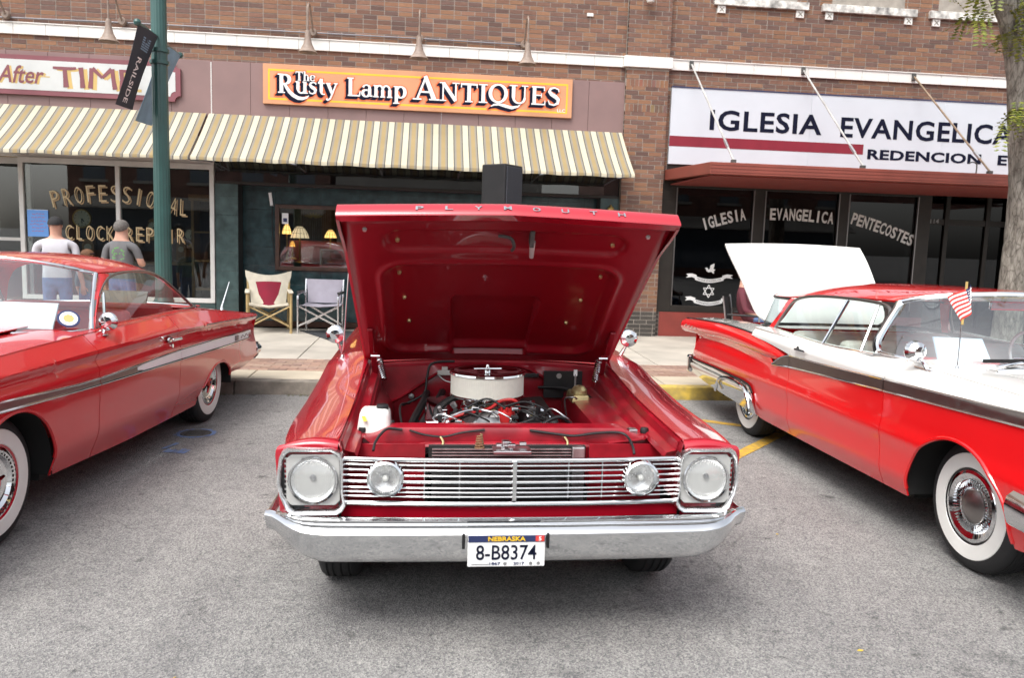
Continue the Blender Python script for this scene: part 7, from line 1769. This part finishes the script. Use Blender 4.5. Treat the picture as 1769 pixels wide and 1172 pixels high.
tag(MB().hexa([(-.36,2.95,1.0),(.06,2.95,1.0),(.06,2.97,1.0),(-.36,2.97,1.0),(-.36,3.02,1.13),(.06,3.02,1.13),(.06,3.04,1.13),(-.36,3.04,1.13)]).xform(lambda p: Vector((-3.05, 4.27, 0))+Matrix.Rotation(R(-5.2), 3, 'Z')@(p+Vector((.30,0,0)))).build('display_board', M['wood_dark'], smooth=0), 'dark brown board lying on the rear shelf of the hardtop', 'board')
# ================================================================ red and white car with raised trunk lid
F = thing('parked_car', 'bright red and white car with its white trunk lid raised', 'car', (3.705, 3.88, 0), R(.3))
red, wt = M['red_bright'], M['white_car']
hwF = pl([(-.88,.945),(-.5,.968),(0,.975),(3.0,.975),(3.8,.965),(4.3,.935)])
zbb = pl([(-.88,.895),(-.47,.884),(.69,.840),(1.95,.782),(2.28,.756)]); zbt = pl([(-.88,.962),(-.46,.947),(.70,.909),(1.5,.880),(1.97,.868),(2.10,.84),(2.28,.757)])
beF = pl([(-.88,.985),(-.3,1.0),(.3,1.010),(.7,1.025),(1.06,1.010),(1.76,.985),(2.3,.992),(2.66,1.0),(3.3,.965),(4.6,.905)])
finT = pl([(1.97,.872),(2.2,.895),(2.59,.925),(3.0,.945),(3.4,.950),(4.0,.930),(4.62,.895)])
finB = pl([(2.2,.772),(2.6,.785),(3.37,.805),(4.0,.785),(4.62,.757)])
def xfF(y, z):
    w_ = hwF(y); x = w_-.010*sstep(.62, .40, z)-.055*sstep(.40, .20, z)
    x -= .10*sstep(.92, 1.06, z)*sstep(2.6, 1.6, y)+.06*sstep(.92, 1.06, z)
    k = sstep(2.15, 3.2, y); x -= .030*k*math.exp(-((z-(finB(y)-.035))/.035)**2)
    x += .010*math.exp(-((z-.60)/.05)**2)
    return x
A1 = archz(.0, .27, .435)
zlF = zlow_fn(pl([(-.88,.38),(-.45,.29),(.45,.265),(2.5,.255),(2.62,.27),(3.6,.31),(4.3,.37)]), [A1]); ar = [(0, .435)]
for s_ in (-1, 1):
    fe = side_panel(F, 'front_fender', red, ystat(-.87, .6865, ar), zlF, zbb, xfF, s_, 24)
    dr = side_panel(F, 'door', red, ystat(.6935, 1.9675), zlF, zbb, xfF, s_, 24)
    q0 = lambda y: .49 if y > 2.63 else zlF(y)
    qhi = lambda y: zbb(y) if y < 2.28 else finB(y)+.03
    qu = side_panel(F, 'rear_quarter', red, ystat(1.9745, 4.28, (), .05), zlF, qhi, xfF, s_, 24)
    def cut(v):
        k = sstep(3.7, 4.28, v.y); v.y += k*pl([(.35,.06),(.55,.0),(.70,-.07),(.82,-.02)])(v.z); return v
    warp(qu, cut)
    for par, ya, yb in ((fe, -.86, .685), (dr, .695, 1.966), (qu, 1.976, 2.27)):
        side_panel(par, 'side_band', M['stainless_dark'], lin(ya, yb, 24), zbb, zbt, xfF, s_, 6, .006, .006)
        for f_ in (zbb, zbt): MB().tube([(s_*(xfF(y, f_(y))+.006), y, f_(y)) for y in lin(ya, yb, 24)], .0055, 6).build('band_moulding', M['chrome'], par)
    side_panel(fe, 'upper_fender', wt, ystat(-.87, .6865), lambda y: zbt(y)+.002, beF, xfF, s_, 8); side_panel(dr, 'upper_door', wt, ystat(.6935, 1.9675), lambda y: zbt(y)+.002, beF, xfF, s_, 8)
    side_panel(qu, 'upper_quarter', wt, ystat(1.9745, 2.75), lambda y: min(zbt(y) if y < 2.0 else finT(y), beF(y)-.012), beF, lambda y, z: xfF(y, z)-.010*sstep(2.0, 2.5, y), s_, 8)
    # fin: a long tapered pod
    rows = []
    for i in range(41):
        y = 2.06+2.56*(i/40)**1.6; k = math.sqrt(max(0, 1-((2.46-min(y, 2.46))/.40)**2)); zc = (finT(y)+finB(max(2.2, y)))/2 if y > 2.3 else (finT(y)+.768+ (y-2.06)*.05)/2; rz_ = max(.003, (finT(y)-finB(max(2.2, y)))/2*k); rx = .012+.050*k+.01*sstep(3, 4.6, y)
        xc = .930-.02*sstep(3.5, 4.6, y)
        rows.append([(s_*(xc+rx*math.cos(2*math.pi*j/20)), y-.03*(1-math.cos(2*math.pi*j/20))*0, zc+rz_*math.sin(2*math.pi*j/20)) for j in range(20)])
    fin = MB().grid(rows, closed=True, flip=(s_ < 0)).build('tail_fin', red, F, smooth=70)
    MB().tube([(s_*(.925-.02*sstep(3.5, 4.6, y)), y, finT(y)+.002) for y in lin(2.08, 4.64, 30)], .010, 6).build('fin_moulding', M['black'], fin)
    MB().lathe([(0,.0),(.05,.004),(.066,-.012)], (s_*.91, 4.62, .826), axis='y', n=20).build('fin_cap', red, fin)
    sc_ = MB().tube(crv([(s_*.985, 4.48-.05*i, .835+(.016 if i % 2 else -.008)) for i in range(9)], 50), .0035, 5); sc_.build('name_script', M['chrome'], fin)
    # chrome rear quarter: bumper wrap and skirt
    ctop = pl([(2.60,.40),(2.63,.475),(2.70,.512),(2.9,.526),(3.4,.526),(4.3,.505)]); cbot = pl([(2.60,.262),(3.1,.298),(3.57,.318),(4.3,.365)])
    bu = side_panel(F, 'rear_bumper_wing', M['chrome'], lin(2.60, 4.36, 40), cbot, ctop, lambda y, z: xfF(min(y, 4.28), z)+.010+.014*math.exp(-((z-.44)/.05)**2), s_, 10, .004, .010, 50)
    MB().tube([(s_*(xfF(y, ctop(y))+.014), y, ctop(y)) for y in lin(2.62, 4.33, 40)], .010, 6).build('bumper_edge', M['black'], bu)
    MB().tube(crv([(s_*.998,3.42,.33),(s_*1.004,3.36,.43),(s_*1.006,3.22,.485),(s_*1.006,2.95,.50),(s_*1.004,2.76,.47),(s_*1.0,2.655,.39),(s_*.995,2.62,.28)], 40), .016, 8).build('skirt_moulding', M['chrome'], bu)
    MB().box(min(s_*.88, s_*.965), max(s_*.88, s_*.965), 4.34, 4.43, .35, .535).build('bumper_guard', M['chrome'], bu, smooth=0, bevel=.025, bseg=3)
    MB().box(min(s_*.90, s_*.955), max(s_*.90, s_*.955), 4.30, 4.34, .40, .52).build('guard_rubber', M['black'], bu, smooth=0)
    hd = MB().lathe([(0,-.01),(.022,-.008),(.026,0)], (0,0,0), axis='x', n=14).xform(lambda p: (s_*.972, 1.86+p.y, .930+p.z)).build('door_handle', M['chrome'], dr); MB().beam((s_*.992,1.87,.932), (s_*.994,1.70,.935), .014, .018).build('handle_bar', M['chrome'], hd, smooth=0, bevel=.005)
    well(F, 0, s_, .45); well(F, 3.02, s_, .40)
    pts = [(s_*(xfF(.435*math.cos(R(a)), .27+.435*math.sin(R(a)))-.003), .435*math.cos(R(a)), .27+.435*math.sin(R(a))) for a in range(6, 175, 4)]; MB().tube(pts, .012, 6).build('arch_lip', red, F)
    wheel(F, s_*.745, .015, s_, 'fin', zr=.347); wheel(F, s_*.745, 3.02, s_, 'fin', zr=.347)
# hood, cowl, tops
hz_ = lambda y, x: beF(y)+.006+.030*(1-(x/.85)**2)+.010*math.exp(-((abs(x)-.30)/.06)**2)
top_panel(F, 'hood', wt, lin(-.87, .30, 16), lambda y: -.60, lambda y: .60, hz_, 18)
for s_ in (-1, 1):
    xo = lambda y: xfF(y, beF(y))
    MB().grid([[(s_*(.606+(xo(y)-.606)*j/8), y, hz_(y, .606)+(beF(y)-hz_(y, .606))*(j/8)+.006*math.sin(math.pi*j/8)) for j in range(9)] for y in lin(-.87, .62, 20)], flip=(s_ > 0)).build('fender_top', wt, F, solid=.006)
    MB().grid([[(s_*(.80+(xo(y)-.80)*j/4), y, beF(y)+.004*(1-j/4)) for j in range(5)] for y in lin(.62, 2.75, 26)], flip=(s_ > 0)).build('door_top', wt, F, solid=.006)
    MB().grid([[(s_*(.64+(.915-.64)*j/6), y, (finT(y)+.002)+(.014-.012*j/6)) for j in range(7)] for y in lin(2.70, 4.55, 24)], flip=(s_ < 0)).build('deck_side', wt, F, solid=.006)
MB().grid([[(x, .305, hz_(.3, x)), (x, .45, 1.03), (x, .75, 1.02)] for x in lin(-.80, .80, 15)]).build('cowl', wt, F, solid=.006)
MB().grid([[(x, .34, 1.046), (x, .42, 1.050)] for x in lin(-.45, .45, 9)]).build('cowl_vent', M['chrome_old'], F, solid=.01)
MB().grid([[(x, 2.75, .995), (x, 3.05, .985), (x, 3.34, .972)] for x in lin(-.64, .64, 11)]).build('rear_deck', wt, F, solid=.006)
MB().box(-.62, .62, 3.36, 4.30, .45, .60).build('trunk_floor', M['under'], F, smooth=0)
MB().grid([[(x, 4.25, .90), (x, 4.28, .70), (x, 4.30, .52), (x, 4.28, .40)] for x in lin(-.92, .92, 13)]).build('tail_panel', red, F, solid=.012)
MB().grid([[(x, 4.30, .53), (x, 4.42, .52), (x, 4.44, .44), (x, 4.40, .36), (x, 4.30, .35)] for x in lin(-.90, .90, 13)], flip=True).build('rear_bumper', M['chrome'], F, solid=.005, smooth=60)
# trunk lid, outer face towards the front
rows = []
Lh = 1.12; TT = math.atan2(.72, .80)
for i in range(21):
    u = i/20; row = []
    w_ = pl([(0,.50),(.06,.60),(.15,.645),(.5,.685),(.95,.72),(1,.72)])(u)
    for j in range(21):
        q = -1+2*j/20; x = q*w_; n = .05*math.sin(math.pi*u*.9)*(1-.4*q*q)+.02*(1-q*q); y = 3.36+u*.80-n*.67; z = .975+u*.725+n*.74; row.append((x, y, z))
    rows.append(row)
tlid = MB().grid(rows).build('trunk_lid', wt, F, solid=.022, smooth=50)
for s_ in (-1, 1): MB().tube([(s_*.5, 3.40, .93), (s_*.5, 3.50, 1.02), (s_*.5, 3.75, 1.26)], .012, 6).build('lid_hinge', M['steel'], tlid)
# front end, mostly outside the frame
front_end(F, wt, .938, lambda x: beF(-.87)+.006+.026*(1-(x/.94)**2), -.875, .83, .50)
bumper_bar(F, 'front_bumper', [(-.985,-.47),(-1.005,-.70),(-.99,-.88),(-.84,-.985),(-.4,-1.03),(0,-1.04),(.4,-1.03),(.84,-.985),(.99,-.88),(1.005,-.70),(.985,-.47)], .17, .05, .50, M['chrome_bumper'])
# greenhouse
wsb = [(-.868,.96,1.040),(-.82,.74,1.032),(-.66,.50,1.035),(-.4,.36,1.045),(0,.30,1.050),(.4,.36,1.045),(.66,.50,1.035),(.82,.74,1.032),(.868,.96,1.040)]
wst = [(-.668,1.09,1.352),(-.60,.99,1.385),(-.42,.90,1.415),(-.2,.85,1.430),(0,.84,1.434),(.2,.85,1.430),(.42,.90,1.415),(.60,.99,1.385),(.668,1.09,1.352)]
a, b = crv(wsb, 48), crv(wst, 48)
def wsp(p, q, k): return p+(q-p)*k+Vector((.02*(1 if p.x > 0 else -1)*min(1, abs(p.x)*2), -.035, .015))*math.sin(math.pi*k)
MB().grid([[wsp(p, q, k/8) for k in range(9)] for p, q in zip(a, b)]).build('windshield', M['glass_car'], F, smooth=60)
lens_curve(F, 'windshield_trim', wst, .017, M['chrome'], 8, 48); lens_curve(F, 'windshield_trim', wsb, .010, M['chrome'], 8, 48)
xe = pl([(.8,.62),(1.09,.675),(2.0,.680),(2.6,.690),(3.15,.66)]); zcR = pl([(.8,1.430),(1.2,1.446),(2.0,1.436),(2.6,1.395),(3.15,1.318)]); dp_ = pl([(.8,.05),(1.09,.085),(2.0,.105),(2.6,.115),(3.15,.06)])
yf = pl([(0,.845),(.6,.895),(.85,.98),(1,1.09)]); yr_ = pl([(0,3.20),(.6,3.16),(1,3.02)])
rows = []
for i in range(33):
    u = i/32; row = []
    for j in range(37):
        q = -1+2*j/36; y = yf(abs(q))+(yr_(abs(q))-yf(abs(q)))*u; row.append((q*xe(y), y, zcR(y)-dp_(y)*abs(q)**3))
    rows.append(row)
MB().grid(rows).build('roof', red, F, smooth=60, solid=.014)
rb2 = [(-.80,2.74,1.0),(-.74,3.05,.995),(-.5,3.25,.99),(0,3.32,.985),(.5,3.25,.99),(.74,3.05,.995),(.80,2.74,1.0)]
rt2 = [(-.685,2.66,1.255),(-.675,3.0,1.255),(-.45,3.13,1.285),(0,3.19,1.302),(.45,3.13,1.285),(.675,3.0,1.255),(.685,2.66,1.255)]
a, b = crv(rb2, 36), crv(rt2, 36)
MB().grid([[p+(q-p)*k/6 for k in range(7)] for p, q in zip(a, b)]).build('rear_window', M['glass_car'], F, smooth=60)
lens_curve(F, 'rear_window_trim', rt2, .012, M['black']); lens_curve(F, 'rear_window_trim', rb2, .010, M['black'])
for s_ in (-1, 1):
    gl = [(1.00,1.045,.865),(1.06,1.15,.795),(1.10,1.26,.728),(1.20,1.318,.700),(1.5,1.332,.690),(2.0,1.322,.690),(2.35,1.295,.694),(2.55,1.245,.700),(2.62,1.15,.735),(2.66,1.01,.800)]
    top = crv([(s_*x, y, z) for y, z, x in gl], 44); bot = [Vector((s_*(.872-.07*max(0, p.y-1.0)/1.66), p.y, beF(p.y)+.006)) for p in top]
    MB().grid([[p+(q-p)*k/4 for k in range(5)] for p, q in zip(bot, top)], flip=(s_ > 0)).build('side_glass', M['glass_rear'], F, smooth=60)
    MB().tube(top, .012, 8).build('window_trim', M['stainless_dark'], F)
    MB().tube([p+Vector((s_*.004,0,0)) for p in bot], .008, 6).build('belt_trim', M['chrome'], F)
    for yb_, yt_, r_ in ((1.74, 1.70, .013), (1.18, 1.30, .010)): MB().tube([(s_*(.872-.07*(yb_-1)/1.66+.002), yb_, beF(yb_)), (s_*.694, yt_, 1.318)], r_, 8).build('window_post', M['chrome'], F)
    A = crv([(s_*.868,.96,1.040),(s_*.84,1.02,1.10),(s_*.765,1.055,1.21),(s_*.70,1.075,1.30),(s_*.668,1.09,1.352)], 20); MB().tube(A, .022, 8).build('windshield_pillar', M['chrome'], F)
    MB().tube([p+Vector((s_*.006,.030,0)) for p in A], .012, 6).build('pillar_gasket', M['black'], F)
    MB().grid([[(s_*.690,2.56,1.262),(s_*.745,2.64,1.12),(s_*.805,2.70,1.0)],[(s_*.686,2.68,1.258),(s_*.742,2.735,1.12),(s_*.800,2.785,1.0)]], flip=(s_ < 0)).build('rear_pillar', red, F, solid=.02)
mi_ = MB().lathe([(0,.06),(.03,.055),(.055,.03),(.062,0),(.058,-.012),(0,-.008)], axis='y', n=28).xform(lambda p: (p.x-.905, -p.y+.53, p.z+1.105)).build('fender_mirror', M['chrome'], F); MB().tube([(-.865,.44,1.0),(-.88,.48,1.05),(-.90,.51,1.10)], [.014,.009,.008], 8).build('mirror_stem', M['chrome'], mi_); MB().beam((-.865,.40,1.006), (-.865,.56,1.010), .03, .008).build('mirror_foot', M['chrome'], mi_, smooth=0, bevel=.003)
wp = MB().tube([(-.55,.30,1.055),(-.40,.32,1.075),(-.05,.36,1.085)], .008, 6).build('wiper', M['chrome'], F); MB().beam((-.62,.33,1.080), (.05,.30,1.095), .008, .02).build('blade', M['black'], wp, smooth=0)
MB().tube(crv([(-.60,.24,1.035),(-.35,.20,1.050),(0,.18,1.055),(.35,.20,1.050),(.60,.24,1.035)], 24), .016, 8).build('hood_rear_trim', M['chrome'], F)
# interior
G = M['vinyl_grey']
MB().box(-.55, .55, -.3, 4.1, .22, .36).box(-.84, .84, .50, 2.55, .235, .355).build('underbody', M['under'], F, smooth=0)
MB().box(-.80, .80, .85, 2.9, .36, .48).build('cabin_floor', M['under'], F, smooth=0)
MB().hexa([(-.72,1.55,.5),(.72,1.55,.5),(.72,1.78,.5),(-.72,1.78,.5),(-.70,1.66,1.02),(.70,1.66,1.02),(.70,1.80,1.02),(-.70,1.80,1.02)]).build('front_seat', G, F, smooth=0, bevel=.05, bseg=3)
MB().hexa([(-.70,2.3,.5),(.70,2.3,.5),(.70,2.6,.5),(-.70,2.6,.5),(-.68,2.46,1.0),(.68,2.46,1.0),(.68,2.62,1.0),(-.68,2.62,1.0)]).build('rear_seat', G, F, smooth=0, bevel=.05, bseg=3)
MB().grid([[(x, .38+.35*(abs(x)/.8)**2, 1.030), (x, .70+.15*(abs(x)/.8)**2, 1.025), (x, .90, .98), (x, .90, .78)] for x in lin(-.79, .79, 17)]).build('dashboard', M['vinyl_red'], F, solid=.01)
sw = MB().tube([(.36+.20*math.cos(R(10*i)), 1.12+.20*math.sin(R(10*i))*.45, .99+.20*math.sin(R(10*i))*.88) for i in range(36)], .011, 8, closed=True).build('steering_wheel', M['white_car'], F); MB().beam((.17,1.12,.99), (.55,1.12,.99), .03, .02).build('spoke', M['chrome'], sw, smooth=0, bevel=.006); MB().cyl((.36,1.12,.99), (.36,.85,.86), .02, n=10).build('column', G, sw)
MB().box(-.12, .12, .98, 1.01, 1.32, 1.38).build('rear_view_mirror', M['chrome'], F, smooth=0, bevel=.01)
inF = lambda p: Vector((3.705, 3.88, 0))+Matrix.Rotation(R(.3), 3, 'Z')@Vector(p)
tag(MB().hexa([(-.70,.60,1.04),(-.42,.53,1.05),(-.42,.545,1.05),(-.70,.615,1.04),(-.68,.70,1.17),(-.41,.64,1.17),(-.41,.655,1.17),(-.68,.715,1.17)]).xform(inF).build('show_card', M['card_blue'], smooth=0), 'pale blue show card behind the windshield of the white-hooded car', 'card')
# little flag on the aerial
fg = thing('flag', 'small American flag on a thin aerial of the white hood', 'flag', inF((-.75, .36, 1.0)))
MB().lathe([(0,.05),(.008,.045),(.014,.015),(.03,0)], n=14).build('aerial_base', M['chrome'], fg); MB().tube([(0,0,.03),(.004,.005,.32)], .0035, 6).build('aerial', M['steel'], fg); MB().tube([(.003,-.002,.28),(.008,.0,.52)], .0065, 8).build('staff', mat('gold_staff', (.50, .36, .12), .4, var=.2), fg)
def fpt(u, v): return (.008-.062*u*(1+.3*v)+.03*math.sin(u*5)*.6+.045*(1-v)*u*1.6, -.012-.03*math.sin(u*4+v)*.8, .505-.135*(1-v)*1.0-.055*u-.02*u*u)
for k in range(13):
    v0, v1 = k/13, (k+1)/13; u0 = .42 if k >= 6 else 0
    MB().grid([[fpt(u0+(1-u0)*i/8, v0), fpt(u0+(1-u0)*i/8, v1)] for i in range(9)]).build('stripe', M['red_ink'] if k % 2 == 0 else M['white_ink'], fg, solid=.0008)
cn = MB().grid([[fpt(.42*i/6, 6/13+(7/13)*j/6) for j in range(7)] for i in range(7)]).build('canton', M['navy'], fg, solid=.001)
str_ = MB()
for i in range(5):
    for j in range(5):
        p = Vector(fpt(.04+.08*i, .50+.10*j)); str_.box(p.x-.0025, p.x+.0025, p.y-.0022, p.y+.0022, p.z-.0025, p.z+.0025)
str_.build('stars', M['white_ink'], cn, smooth=0)
